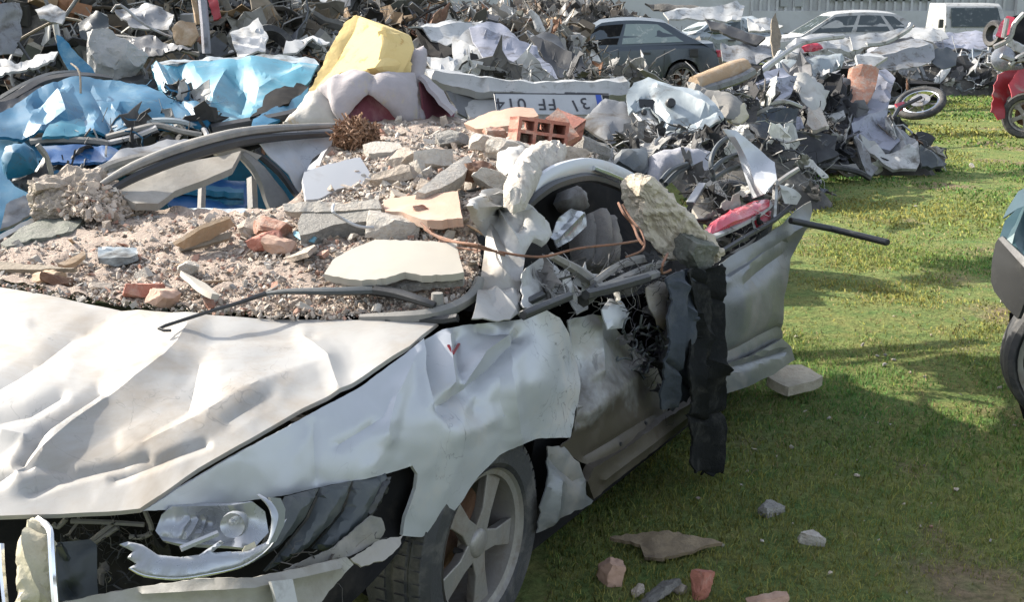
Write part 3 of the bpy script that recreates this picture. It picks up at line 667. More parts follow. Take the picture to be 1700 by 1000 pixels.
MB().tube([P(x, y, 'y', d) for x, y, d in ((402, 256, 5.1), (430, 285, 5.1), (452, 320, 5.08), (466, 348, 5.04))], [.03, .04, .045, .045], n=8, smooth_pts=4, flat=(1.3, .7)).build('pillar', 'dusty_trim', car)
MB().tube([P(x, y, 'y', d) for x, y, d in ((424, 252, 5.16), (462, 285, 5.16), (488, 318, 5.14), (500, 332, 5.1))], [.014, .016, .016, .014], n=6, smooth_pts=4).build('door_seal', 'black_plastic', car)
panel('pillar', [(418, 228), (470, 216), (556, 212), (552, 240), (520, 262), (505, 290), (500, 325), (478, 290), (450, 262)],
      [(418, 228, 'y', 5.2), (556, 212, 'y', 5.62), (500, 325, 'y', 5.12), (520, 262, 'y', 5.35)], 'silver', car, res=8, amp=.012, freq=7, seed=19,
      creases=[([(440, 240), (500, 310)], .012, 16), ([(480, 225), (515, 262)], -.01, 18)])
MB().tube([P(336, 300, 'y', 5.15), P(334, 352, 'y', 4.95)], .018, n=6).build('belt_rail', 'dusty_trim', car)
MB().tube([P(418, 300, 'y', 5.2), P(420, 352, 'y', 5.0)], .025, n=6).build('belt_rail', 'dusty_trim', car)
# crushed roof under the rubble
roof_ct = [(300, 345, 'z', 1.02), (480, 330, 'z', 1.08), (560, 220, 'z', 1.17), (760, 205, 'z', 1.17), (960, 240, 'z', 1.13), (1000, 262, 'z', 1.1), (880, 325, 'z', 1.14), (790, 345, 'z', 1.11),
           (780, 480, 'z', .985), (720, 518, 'z', .95), (450, 524, 'z', .94), (160, 500, 'z', .935), (0, 474, 'z', .94), (-90, 445, 'z', .94), (60, 370, 'z', .99), (450, 430, 'z', 1.0), (650, 420, 'z', 1.02), (250, 420, 'z', .985), (700, 300, 'z', 1.15), (600, 340, 'z', 1.09)]
RUB = TPS(roof_ct)
panel('roof', [(560, 214), (700, 196), (860, 212), (960, 236), (1004, 262), (900, 330), (800, 346), (640, 360), (500, 345), (505, 290)],
      [(c[0], c[1], 'z', c[3] - .05) for c in roof_ct], 'silver', car, res=16, amp=.02, freq=4)
panel('windscreen', [(-60, 450), (60, 372), (230, 348), (480, 352), (640, 362), (790, 350), (790, 470), (720, 518), (450, 524), (160, 500)],
      [(c[0], c[1], 'z', c[3] - .05) for c in roof_ct], 'pale_glass', car, res=18, amp=.012, freq=5)
# near-side roof rail, buckled up over the driver's window
MB().tube([P(x, y, 's', s_) for x, y, s_ in ((876, 330, -.36), (896, 304, -.37), (930, 286, -.38), (980, 277, -.40), (1030, 292, -.40), (1075, 318, -.38), (1100, 345, -.34))],
          [.022, .030, .036, .036, .036, .032, .024], n=8, smooth_pts=4, flat=(.7, 1.0)).build('roof_rail', 'silver', car)
MB().tube([P(x, y, 's', s_) for x, y, s_ in ((872, 345, -.33), (892, 326, -.34), (925, 306, -.35), (975, 295, -.37), (1020, 307, -.37), (1060, 330, -.36))],
          [.016, .018, .018, .018, .016, .014], n=6, smooth_pts=4).build('door_seal', 'black_plastic', car)
MB().tube([P(x, y, 's', s_) for x, y, s_ in ((985, 279, -.37), (1030, 297, -.36), (1066, 318, -.35))], .010, n=6, smooth_pts=3).build('roof_strip', 'chrome', car)
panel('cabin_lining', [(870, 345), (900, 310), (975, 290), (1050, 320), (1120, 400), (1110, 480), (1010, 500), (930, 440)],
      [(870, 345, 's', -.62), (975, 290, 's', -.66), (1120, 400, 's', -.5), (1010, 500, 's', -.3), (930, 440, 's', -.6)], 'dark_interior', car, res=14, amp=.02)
def cushion(name, ol, ct, m, bulge, parent=car, **kw):
    return panel(name, ol, ct, m, parent, res=6, bulge=bulge, thick=.05, sharp=.9, **kw)
s1 = cushion('seat', [(962, 420), (958, 385), (975, 355), (1000, 345), (1022, 362), (1030, 400), (1028, 440), (1000, 445), (970, 440)], [(962, 420, 's', -.42), (1000, 345, 's', -.50), (1030, 400, 's', -.40)], 'seat_fabric', .06, creases=[([(984, 356), (982, 438)], -.025, 6), ([(1008, 356), (1008, 438)], -.025, 6)])
cushion('headrest', [(935, 332), (942, 314), (958, 308), (972, 322), (976, 346), (962, 352), (944, 346)], [(935, 332, 's', -.55), (976, 346, 's', -.52), (958, 308, 's', -.56)], 'grey_panel', .04)
panel('seat_shell', [(912, 395), (926, 362), (948, 346), (972, 352), (975, 375), (950, 398), (925, 412)], [(912, 395, 's', -.36), (972, 352, 's', -.42), (925, 412, 's', -.34)], 'lens', car, res=6, amp=.012, freq=14,
      creases=[([(920, 400), (965, 356)], .015, 8)])
# tangled strips and trims in the driver's door opening
b = MB()
for q in ([(915, 425, -.1), (960, 450, -.08), (1000, 478, -.03)], [(975, 486, 0.0), (1020, 470, -.02), (1060, 452, -.06), (1100, 436, -.08)], [(985, 470, -.03), (1030, 440, -.1), (1075, 430, -.12), (1105, 434, -.1)], [(990, 478, .01), (1040, 470, .02), (1090, 455, 0)]):
    b.tube([P(x, y, 's', s_) for x, y, s_ in q], [.012, .018, .016], n=6, smooth_pts=4)
b.build('door_trim', 'dusty_trim', car)
b = MB().tube([P(x, y, 's', s_) for x, y, s_ in ((972, 490, .02), (1020, 478, .03), (1075, 462, .03))], .016, n=6, smooth_pts=4).tube([P(968, 500, 's', 0), P(990, 480, 's', .0)], .022, n=6)
b.build('window_seal', 'black_plastic', car)
panel('door_shard', [(1072, 478), (1090, 466), (1106, 470), (1110, 520), (1104, 548), (1092, 540), (1078, 512)], [(1072, 478, 's', .0), (1106, 470, 's', .0), (1104, 548, 's', .03)], 'silver_hood', car, res=6, amp=.008, seed=23, bulge=.015)
panel('door_shard', [(996, 515), (1012, 496), (1032, 500), (1044, 520), (1034, 545), (1008, 548)], [(996, 515, 's', -.03), (1032, 500, 's', -.05), (1008, 548, 's', 0)], 'silver', car, res=6, amp=.012, freq=12, seed=24, bulge=.015)
rng = np.random.RandomState(4); b = MB()
for k in range(16):
    x, y = rng.uniform(1045, 1098), rng.uniform(520, 600); q = []
    for j in range(5):
        q.append(P(x, y, 's', rng.uniform(-.05, .03))); x += rng.uniform(-16, 16); y += rng.uniform(-8, 22)
    b.tube(q, .004, n=5, smooth_pts=3)
b.build('door_wiring', 'slate_plastic', car)
# tail: boot lid folded upright, window seals in loops, light cluster
panel('boot_lid', [(1200, 214), (1222, 216), (1258, 246), (1286, 272), (1290, 300), (1270, 322), (1250, 330), (1236, 290), (1222, 250)],
      [(1200, 214, 's', -.30), (1286, 272, 's', -.10), (1250, 330, 's', -.14), (1270, 322, 's', -.05)], 'silver', car, res=7, amp=.012, freq=8, seed=27, creases=[([(1215, 225), (1262, 310)], .025, 14)])
b = MB()
b.tube([P(x, y, 's', s_) for x, y, s_ in ((1186, 300, -.3), (1180, 270, -.32), (1190, 244, -.34), (1210, 228, -.33), (1222, 240, -.30))], .012, n=6, smooth_pts=4)
b.tube([P(x, y, 's', s_) for x, y, s_ in ((1222, 232, -.28), (1238, 262, -.24), (1244, 300, -.22), (1240, 335, -.2))], .020, n=6, smooth_pts=4, flat=(1, .6))
b.tube([P(x, y, 's', s_) for x, y, s_ in ((1182, 284, -.3), (1200, 266, -.3), (1226, 256, -.28))], .012, n=6, smooth_pts=4)
b.tube([P(x, y, 's', s_) for x, y, s_ in ((1184, 298, -.3), (1205, 284, -.3), (1226, 276, -.27))], .012, n=6, smooth_pts=4)
b.build('window_seal', 'slate_plastic', car)
panel('parcel_shelf', [(1150, 345), (1165, 310), (1185, 296), (1212, 330), (1226, 356), (1196, 362), (1158, 366)], [(1150, 345, 's', -.35), (1185, 296, 's', -.5), (1226, 356, 's', -.22)], 'beige_trim', car, res=9, amp=.012, thick=.02)
panel('rear_seat', [(1076, 262), (1110, 252), (1160, 250), (1178, 262), (1180, 300), (1160, 296), (1130, 285), (1105, 300), (1090, 320), (1072, 300)],
      [(1076, 262, 's', -.75), (1160, 250, 's', -.7), (1180, 300, 's', -.5), (1090, 320, 's', -.55)], 'grey_fabric', car, res=6, amp=.03, freq=7, facet=0, sharp=.9, bulge=.05, thick=.06, seed=29)
panel('rear_seat', [(1026, 268), (1032, 248), (1072, 246), (1076, 292), (1050, 284)], [(1026, 268, 's', -.72), (1072, 246, 's', -.78), (1076, 292, 's', -.65)], 'slate_plastic', car, res=8, amp=.02, freq=9, bulge=.03, thick=.05)
b = MB()
for q in ([(1098, 300), (1115, 282), (1140, 272)], [(1105, 306), (1125, 286), (1150, 276), (1158, 286)]): b.tube([P(x, y, 's', -.48) for x, y in q], .012, n=6, smooth_pts=4)
b.build('seat_frame', 'slate_plastic', car)
MB().tube([P(1146, 338, 's', -.33), P(1166, 306, 's', -.36)], .022, n=4, flat=(1.2, .6)).build('handle_block', 'steel', car, bevel=.003)
panel('tail_light', [(1166, 386), (1180, 370), (1215, 348), (1252, 334), (1276, 332), (1278, 344), (1240, 360), (1204, 376), (1172, 392)], [(1166, 386, 's', -.15), (1276, 332, 's', -.12), (1215, 348, 's', -.16), (1172, 392, 's', -.12)], 'red_plastic', car, res=7, amp=.005, bulge=.02, thick=.02)
panel('tail_light', [(1256, 366), (1272, 348), (1286, 352), (1284, 372), (1262, 384)], [(1256, 366, 's', -.12), (1286, 352, 's', -.08), (1262, 384, 's', -.1)], 'red_plastic', car, res=7, bulge=.015, thick=.02)
b = MB().tube([P(x, y, 's', s_) for x, y, s_ in ((1172, 398, -.10), (1215, 380, -.10), (1262, 354, -.09), (1290, 328, -.08), (1308, 306, -.06))], [.018, .02, .018, .015, .01], n=6, smooth_pts=3, flat=(1, .6))
b.build('tail_strip', 'white_paint', car)
b = MB().tube([P(x, y, 's', s_) for x, y, s_ in ((1188, 424, -.06), (1240, 392, -.06), (1285, 366, -.05), (1318, 338, -.02))], .012, n=6, smooth_pts=3)
b.tube([P(x, y, 's', s_) for x, y, s_ in ((1150, 366, -.25), (1195, 362, -.24), (1225, 350, -.2))], .007, n=6, smooth_pts=3)
b.build('tail_seal', 'black_plastic', car)
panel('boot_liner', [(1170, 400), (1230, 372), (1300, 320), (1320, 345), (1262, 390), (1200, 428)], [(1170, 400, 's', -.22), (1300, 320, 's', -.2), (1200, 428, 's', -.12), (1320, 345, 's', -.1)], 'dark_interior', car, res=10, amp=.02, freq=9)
b = MB().tube([P(x, y, 's', s_) for x, y, s_ in ((1278, 322, -.12), (1290, 304, -.1), (1326, 280, -.02))], [.016, .014, .012], n=6, smooth_pts=2)
b.tube([P(1284, 366, 's', -.06), P(1288, 300, 's', -.08)], .014, n=6)
b.build('hinge_arm', 'steel', car)
panel('tail_scrap', [(1292, 306), (1316, 312), (1330, 326), (1322, 340), (1300, 338)], [(1292, 306, 's', -.06), (1330, 326, 's', .0), (1300, 338, 's', -.04)], 'white_paint', car, res=6, amp=.015, freq=14)
# ---- front wheel
def wheel(name, c, axis, R, W, parent, spokes=5, rim_m='alloy', rim_r=.66, tread=True, tyre_m='rubber', seg=40):
    axis = np.array(axis, float) / np.linalg.norm(axis); c = np.array(c, float)
    t = bpy.data.objects.new(name, None); COL.objects.link(t); t.parent = parent
    t.location = Vector(c) - abs_loc(parent); t.empty_display_size = .1
    h = W / 2; r = R * rim_r
    b = MB().lathe(c, axis, [(r, h * .75), (r * 1.10, h * .98), (R * .90, h * 1.0), (R * .975, h * .82), (R, h * .55), (R * .992, h * .5), (R, h * .42), (R, h * .1), (R * .988, 0), (R, -h * .1), (R, -h * .5), (R * .975, -h * .82), (R * .9, -h), (r * 1.05, -h), (r, -h * .75)], n=seg)
    if tread:
        for k in range(56):
            a = 2 * math.pi * k / 56; e = np.cross(axis, [0, 0, 1.0]); e /= np.linalg.norm(e); g = np.cross(axis, e)
            d = math.cos(a) * e + math.sin(a) * g; tg = np.cross(axis, d)
            for o_, w_ in ((h * .30, h * .28), (-h * .30, h * .28), (h * .72, h * .22)):
                b.box(c + d * (R + (.001 if o_ < h * .6 else -.007)) + axis * o_, R * .085, w_ * 1.15, .010, np.c_[tg, axis, d])
    b.build('tyre', tyre_m, t, smooth=.5)
    q = c + axis * h * .55
    MB().lathe(q, axis, [(r * 1.03, h * .40), (r * 1.0, h * .30), (r * .93, h * .24), (r * .90, -h * .2), (r * .93, -h * 1.2), (r * 1.0, -h * 1.2), (r * 1.0, .1 * h)], n=seg).build('rim', rim_m, t, smooth=.6)
    e = np.cross(axis, [0, 0, 1.0]); e /= np.linalg.norm(e); g = np.cross(axis, e)
    for k in range(spokes):
        a = 2 * math.pi * k / spokes + .42; d = math.cos(a) * e + math.sin(a) * g; tg = np.cross(axis, d)
        V = []
        for rad, wd_, dep in ((.16, .17, .16), (.45, .125, .18), (.92, .20, .12)):
            for s1_, z in ((-1, 0), (1, 0), (.72, -.32), (-.72, -.32)):
                V.append(q + d * r * rad + tg * r * wd_ * s1_ + axis * h * (dep + z))
        V2, F2 = outward(V, [[0, 1, 2, 3], [11, 10, 9, 8]] + [[i * 4 + j, (i + 1) * 4 + j, (i + 1) * 4 + (j + 1) % 4, i * 4 + (j + 1) % 4] for i in range(2) for j in range(4)])
        o = new_mesh('spoke', V2, F2, rim_m, t); md = o.modifiers.new('bevel', 'BEVEL'); md.width = r * .02; md.segments = 2
    MB().lathe(q, axis, [(0, h * .26), (r * .16, h * .25), (r * .2, h * .18), (r * .24, -h * .2)], n=20, closed=False).build('hub_cap', rim_m, t)
    nb = MB()
    for k in range(5):
        a = 2 * math.pi * k / 5 + .1; d = math.cos(a) * e + math.sin(a) * g
        nb.lathe(q + d * r * .30, axis, [(0, h * .12), (r * .05, h * .12), (r * .05, -h * .2)], n=8, closed=False)
    nb.build('wheel_nut', 'black_plastic', t)
    MB().lathe(c - axis * h * .1, axis, [(0, 0), (r * .72, 0), (r * .72, -.02), (0, -.02)], n=28, closed=False).build('brake_disc', 'rusty', t)
    return t
wheel('front_wheel', C(0.0, -.115, .318), (NR[0], NR[1], 0), .322, .21, car)
wheel('rear_wheel', C(2.25, -1.62, .30), (-NR[0], -NR[1], 0), .31, .2, car, tread=False)
# arch liner behind the wheel
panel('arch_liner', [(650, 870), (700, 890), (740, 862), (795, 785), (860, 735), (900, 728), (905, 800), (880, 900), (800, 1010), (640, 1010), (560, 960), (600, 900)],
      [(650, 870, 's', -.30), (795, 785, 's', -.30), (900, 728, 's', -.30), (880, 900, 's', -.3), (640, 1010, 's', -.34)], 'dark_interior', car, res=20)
# ---- nose: everything that hangs behind the missing bumper
back = [(-20, 862, 'y', 2.62), (230, 858, 'y', 2.62), (480, 830, 'y', 2.66), (690, 775, 'y', 2.92), (690, 880, 'y', 2.86), (560, 990, 'y', 2.6), (200, 1000, 'y', 2.55), (-20, 1000, 'y', 2.55)]
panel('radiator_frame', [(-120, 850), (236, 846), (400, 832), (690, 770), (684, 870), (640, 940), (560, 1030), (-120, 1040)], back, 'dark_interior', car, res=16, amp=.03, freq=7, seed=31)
for i, (ol, m_) in enumerate([([(476, 826), (530, 812), (506, 862), (462, 910), (420, 935), (440, 900)], 'slate_plastic'), ([(536, 811), (584, 800), (566, 850), (512, 910), (440, 950), (470, 915), (512, 862)], 'slate_plastic'),
                             ([(588, 799), (640, 786), (640, 800), (618, 850), (600, 880), (548, 918), (520, 912), (570, 850)], 'slate_plastic'), ([(594, 842), (622, 798), (650, 792), (626, 842), (606, 880)], 'black_plastic')]):
    o = TPS([(476, 826, 'y', 2.5), (640, 786, 'y', 2.72), (600, 880, 'y', 2.62), (440, 950, 'y', 2.42)])
    panel('liner_rib', ol, o, m_, car, res=8, bulge=.025, thick=.01, amp=.003)
panel('bracket', [(602, 868), (612, 856), (628, 860), (634, 880), (628, 896), (600, 915), (560, 930), (520, 945), (470, 948), (540, 915), (580, 890)],
      [(602, 868, 'y', 2.58), (634, 880, 'y', 2.62), (470, 948, 'y', 2.38)], 'dusty_trim', car, res=6, amp=.012, freq=14, jit=1)
panel('bracket', [(628, 898), (668, 890), (664, 905), (640, 930), (600, 942), (580, 930), (604, 916)], [(628, 898, 'y', 2.6), (668, 890, 'y', 2.66), (590, 938, 'y', 2.5)], 'beige_trim', car, res=6, amp=.016, freq=14, jit=2, seed=3)
panel('bumper', [(-100, 1040), (235, 975), (330, 962), (420, 960), (500, 944), (575, 926), (586, 938), (560, 968), (530, 1004), (500, 1040)],
      [(235, 985, 'y', 2.25), (420, 970, 'y', 2.25), (575, 926, 'y', 2.46), (530, 1004, 'y', 2.36), (-100, 1040, 'y', 2.2)], 'bumper_grey', car, res=9, amp=.006, thick=.012, jit=1,
      creases=[([(240, 985), (420, 975), (560, 945)], .012, 16)])
panel('fog_bracket', [(450, 966), (486, 962), (496, 1010), (462, 1012)], [(450, 966, 'y', 2.24), (486, 962, 'y', 2.26), (462, 1012, 'y', 2.22)], 'white_paint', car, res=8, thick=.02)
hl = bpy.data.objects.new('headlight', None); COL.objects.link(hl); hl.parent = car
hc = P(350, 890, 'y', 2.34); hl.location = Vector(hc) - abs_loc(car)
panel('reflector', [(258, 882), (268, 856), (285, 842), (380, 840), (420, 834), (440, 850), (446, 885), (420, 912), (360, 906), (300, 904), (270, 898)],
      [(258, 882, 'y', 2.38), (350, 868, 'y', 2.46), (446, 885, 'y', 2.44), (300, 904, 'y', 2.36), (380, 840, 'y', 2.42), (285, 842, 'y', 2.40), (420, 912, 'y', 2.37)], 'lens', hl, res=6, thick=.008, sharp=.8,
      creases=[([(300, 885), (312, 862)], .008, 5), ([(316, 887), (326, 862)], .008, 5), ([(332, 888), (340, 860)], .008, 5), ([(270, 890), (380, 895)], -.01, 8)])
panel('lens_shard', [(199, 904), (212, 900), (236, 905), (262, 922), (300, 926), (330, 922), (366, 898), (372, 902), (352, 918), (410, 916), (452, 896), (470, 868), (476, 862), (462, 890), (440, 918), (400, 944), (340, 958), (290, 964), (240, 958), (214, 944), (228, 936), (212, 926), (222, 915)],
      [(199, 904, 'y', 2.14), (240, 955, 'y', 2.12), (340, 950, 'y', 2.18), (440, 915, 'y', 2.30), (470, 868, 'y', 2.36), (330, 922, 'y', 2.2)], 'lens', hl, res=5, bulge=.010, thick=.005, jit=.3, sharp=.9)
MB().tube([P(x, y, 'y', d) for x, y, d in ((214, 944, 2.10), (240, 957, 2.105), (290, 962, 2.13), (340, 956, 2.16), (400, 942, 2.22), (440, 917, 2.275), (462, 889, 2.32))], .0022, n=6, smooth_pts=4).build('lens_edge', 'chrome', hl)
MB().tube([P(x, y, 'y', d) for x, y, d in ((428, 822, 2.30), (446, 836, 2.29), (456, 856, 2.28), (454, 880, 2.27), (446, 902, 2.26))], [.003, .006, .007, .006, .003], n=6, smooth_pts=4, flat=(1.2, .6)).build('lens_edge', 'lens', hl)
panel('lens_edge', [(448, 826), (466, 828), (474, 846), (472, 872), (458, 900), (446, 904), (456, 880), (458, 850)], [(448, 826, 'y', 2.30), (474, 846, 'y', 2.34), (446, 904, 'y', 2.26)], 'lens', hl, res=6, thick=.006)
MB().lathe(P(388, 872, 'y', 2.34), (0, -1, .3), [(0, .004), (.014, .004), (.026, .012), (.028, -.01), (.02, -.06)], n=18, closed=False).build('bulb_holder', 'lens', hl)
MB().lathe(P(388, 866, 'y', 2.31), (0, -1, .3), [(0, .02), (.008, .014), (.010, -.03)], n=12, closed=False).build('bulb', 'glass_clear', hl)
MB().tube([P(300, 912, 'y', 2.2), P(362, 886, 'y', 2.24)], .007, n=6).build('lens_edge', 'lens', hl)
panel('filler', [(395, 930), (406, 908), (422, 900), (428, 916), (412, 926)], [(395, 930, 'y', 2.26), (422, 900, 'y', 2.3), (428, 916, 'y', 2.29)], 'cream_foam', hl, res=5, amp=.01, freq=20)
# grille side: torn foam strip with chrome edge, slate bracket, thin rods
panel('bumper_foam', [(28, 955), (30, 905), (42, 880), (60, 860), (72, 866), (80, 886), (84, 930), (86, 1010), (24, 1010), (32, 985), (26, 968)],
      [(28, 955, 'y', 2.24), (80, 886, 'y', 2.3), (60, 862, 'y', 2.36), (30, 1005, 'y', 2.2), (84, 1000, 'y', 2.24)], 'cream_foam', car, res=6, amp=.008, freq=14, bulge=.03, thick=.03, jit=2,
      creases=[([(46, 885), (80, 890)], -.012, 8), ([(56, 880), (54, 1000)], .012, 12)])
MB().tube([P(x, y, 'y', d) for x, y, d in ((64, 862, 2.34), (82, 880, 2.28), (85, 910, 2.25), (88, 960, 2.22), (92, 1010, 2.2))], .007, n=6, smooth_pts=3).build('grille_trim', 'chrome', car)
MB().tube([P(x, y, 'y', d) for x, y, d in ((2, 905, 2.3), (4, 950, 2.26), (10, 1010, 2.22))], .007, n=6, smooth_pts=3).build('grille_trim', 'chrome', car)
panel('bracket', [(92, 902), (150, 896), (160, 905), (163, 1010), (98, 1010)], [(92, 902, 'y', 2.38), (160, 900, 'y', 2.42), (98, 1010, 'y', 2.32)], 'slate_plastic', car, res=7, thick=.03, amp=.006, freq=14, creases=[([(120, 980)], -.02, 12), ([(100, 910), (108, 925)], .02, 6)])
b = MB()
for q in ([(118, 866), (180, 868), (240, 872)], [(150, 900), (190, 868)], [(156, 902), (196, 876)], [(110, 862), (96, 876), (88, 870)], [(240, 848), (252, 880), (238, 892), (215, 892)]):
    b.tube([P(x, y, 'y', 2.46) for x, y in q], .006, n=6, smooth_pts=3)
b.build('hose', 'dusty_trim', car)
panel('crossmember', [(165, 988), (240, 975), (250, 985), (170, 1005)], [(165, 988, 'y', 2.36), (240, 975, 'y', 2.36), (170, 1005, 'y', 2.34)], 'steel', car, res=8, thick=.02)
# wiper arm, snapped across the bonnet edge
wp = [(264, 546, .965), (275, 541, .968), (340, 520, .985), (400, 502, .99), (440, 488, .995)]
wa = bpy.data.objects.new('wiper', None); COL.objects.link(wa); wa.parent = car; wa.location = Vector(P(500, 490, 'z', .99)) - abs_loc(car)
MB().tube([P(284, 549, 'z', .962), P(272, 549, 'z', .962)] + [P(x, y, 'z', z) for x, y, z in wp], [.004, .0045, .0045, .005, .005, .006, .008], n=6).build('blade_rod', 'black_plastic', wa)
MB().tube([P(x, y, 'z', z) for x, y, z in ((440, 488, .995), (480, 484, 1.0), (560, 484, 1.0), (618, 482, 1.0))], [.008, .013, .019, .022], n=8, smooth_pts=3, flat=(1, .6)).build('wiper_arm', 'slate_plastic', wa)
MB().tube([P(x, y, 'z', z) for x, y, z in ((623, 482, 1.0), (660, 488, .995), (700, 500, .985), (722, 508, .975))], [.023, .021, .018, .014], n=8, smooth_pts=3, flat=(1, .7)).build('wiper_arm', 'black_plastic', wa)
MB().lathe(P(726, 504, 'z', .975), (0, 0, 1), [(0, .03), (.016, .03), (.018, 0), (.018, -.04)], n=14, closed=False).build('pivot_cap', 'dusty_trim', wa)
b = MB(); bpy.context.view_layer.update()
for q in ([(744, 573), (752, 588)], [(752, 588), (762, 571)]):
    pp = [on(wing_o, x, y, .002) for x, y in q]
    if all(p is not None for p in pp): b.tube(pp, .005, n=4, flat=(1, .4))
b.build('paint_mark', 'red_paint', car)
# ------------------------------------------------------------------ rubble on the silver car
rub_ol = [(-80, 448), (0, 402), (60, 372), (120, 350), (230, 348), (330, 352), (400, 356), (470, 340), (500, 326), (512, 300), (540, 262), (556, 236), (552, 214), (640, 202), (760, 198), (860, 214), (960, 238), (1000, 260),
          (930, 280), (890, 305), (870, 330), (790, 340), (786, 380), (800, 420), (796, 460), (760, 508), (715, 527), (600, 530), (450, 527), (300, 518), (160, 502), (70, 486), (0, 475)]
PAL = {'p': (.72, .60, .49), 'w': (.78, .70, .60), 'g': (.44, .41, .37), 't': (.56, .33, .24), 'b': (.54, .43, .33), 'd': (.30, .24, .19)}
panel('rubble', rub_ol, [(c[0], c[1], 'z', c[3] - .012) for c in roof_ct], 'rubble_bed', None, res=7, amp=.030, freq=8, thick=.0, seed=41, sharp=3.2, facet=0,
      label='bed of dust and fine grit covering the windscreen of the silver car', cat='rubble', kind='stuff')
ROCKS = [hull(14, s, (1, .8, .6), 'rock') for s in range(5)] + [hull(10, s, (1, .75, .4), 'box') for s in range(5, 10)] + [hull(9, s, (1.3, .6, .14), 'box') for s in range(10, 14)]
def sample_poly(poly, n, seed):
    rng = np.random.RandomState(seed); poly = np.array(poly, float); lo, hi = poly.min(0), poly.max(0); out = []
    while len(out) < n:
        q = rng.uniform(lo, hi, (n * 3, 2)); q = q[inside(poly, q)]; out += q.tolist()
    return np.array(out[:n])
def small_rubble(name, poly, tps, n, s0, s1, weights, seed, label, lift=.0):
    rng = np.random.RandomState(seed); q = sample_poly(poly, n, seed); W = tps.world(q[:, 0], q[:, 1]); it = []
    ks = list(weights); pw = np.array([weights[k] for k in ks], float); pw /= pw.sum()
    for i in range(n):
        s = s0 * (s1 / s0) ** (rng.uniform() ** 2.0); li = rng.randint(len(ROCKS)); c = np.array(PAL[ks[rng.choice(len(ks), p=pw)]]) * rng.uniform(.46, .76)
        it.append((li, rot(rng, None if li < 10 else .9), np.array([s, s, s]), W[i] + [0, 0, lift + s * rng.uniform(-.35, .2)], np.clip(c, 0, .85)))
    return merge(name, ROCKS, it, 'rubble_mix', label=label, cat='rubble', kind='stuff')
lowz = [(-60, 444), (60, 376), (230, 350), (400, 358), (480, 345), (640, 362), (790, 350), (800, 430), (796, 460), (760, 508), (715, 527), (600, 530), (450, 527), (300, 518), (160, 502), (0, 475)]
highz = [(500, 330), (545, 260), (556, 216), (640, 204), (760, 200), (860, 216), (960, 240), (1000, 260), (930, 280), (880, 310), (790, 345), (640, 365)]
small_rubble('rubble', lowz, RUB, 15000, .0035, .026, dict(p=5, w=2, g=1.4, t=1.6, b=2.4, d=1.2), 51, 'fine brick and plaster grit spread over the windscreen of the silver car')
small_rubble('rubble', highz, RUB, 13000, .004, .038, dict(p=4, w=5, g=2, t=.5, b=1.5, d=.7), 52, 'pale plaster grit spread over the flattened roof of the silver car')
def lib_mesh(name, V, F, m):
    me = bpy.data.meshes.new(name); me.from_pydata(V.tolist(), [], F.tolist()); me.materials.append(MATS[m]); me.update(); return me
MARKS = [('the large cream tile', 655, 430), ('the salmon slab', 705, 345), ('the wiper tip', 270, 540), ('the tilted white board', 560, 298), ('the hollow bricks', 900, 222), ('the crusty plaster mass', 140, 335), ('the split tan plank', 345, 385),
         ('the dull red corner', 440, 404), ('the white cloth', 840, 350), ('the cream plaster wedge', 735, 292), ('the rusty fibre tangle', 590, 225), ('the grey mortar piece', 565, 362), ('the white splinter', 330, 468), ('the pale green lump', 196, 425),
         ('the long flat board', 40, 440), ('the wiper arm', 560, 485), ('the oval plaster slab', 635, 244), ('the dark brown block', 792, 284), ('the bonnet edge middle', 420, 522), ('the sloping salmon tile', 830, 195), ('the roof end lump', 980, 248), ('the dark greenish slab', 70, 382)]
USED = set()
def fresh(lead, p, marks):
    for r in range(6):
        w = (lead + ' ' + beside(p, marks, r)).split()
        if len(w) > 16: w = [x for x in w if x != 'close']
        s = ' '.join(w)
        if len(w) <= 16 and s not in USED: break
    USED.add(s); return s
def beside(p, marks, rank=0):
    m_, x, y = sorted(marks, key=lambda k: (k[1] - p[0]) ** 2 + (k[2] - p[1]) ** 2)[rank]; dx, dy = p[0] - x, p[1] - y
    near = 'close ' if math.hypot(dx, dy) < 38 else ''
    if abs(dx) > 2.2 * abs(dy): return near + ('left of ' if dx < 0 else 'right of ') + m_
    if abs(dy) > 1.2 * abs(dx): return near + ('behind ' if dy < 0 else 'in front of ') + m_
    return near + ('behind ' if dy < 0 else 'in front of ') + 'and ' + ('left of ' if dx < 0 else 'right of ') + m_
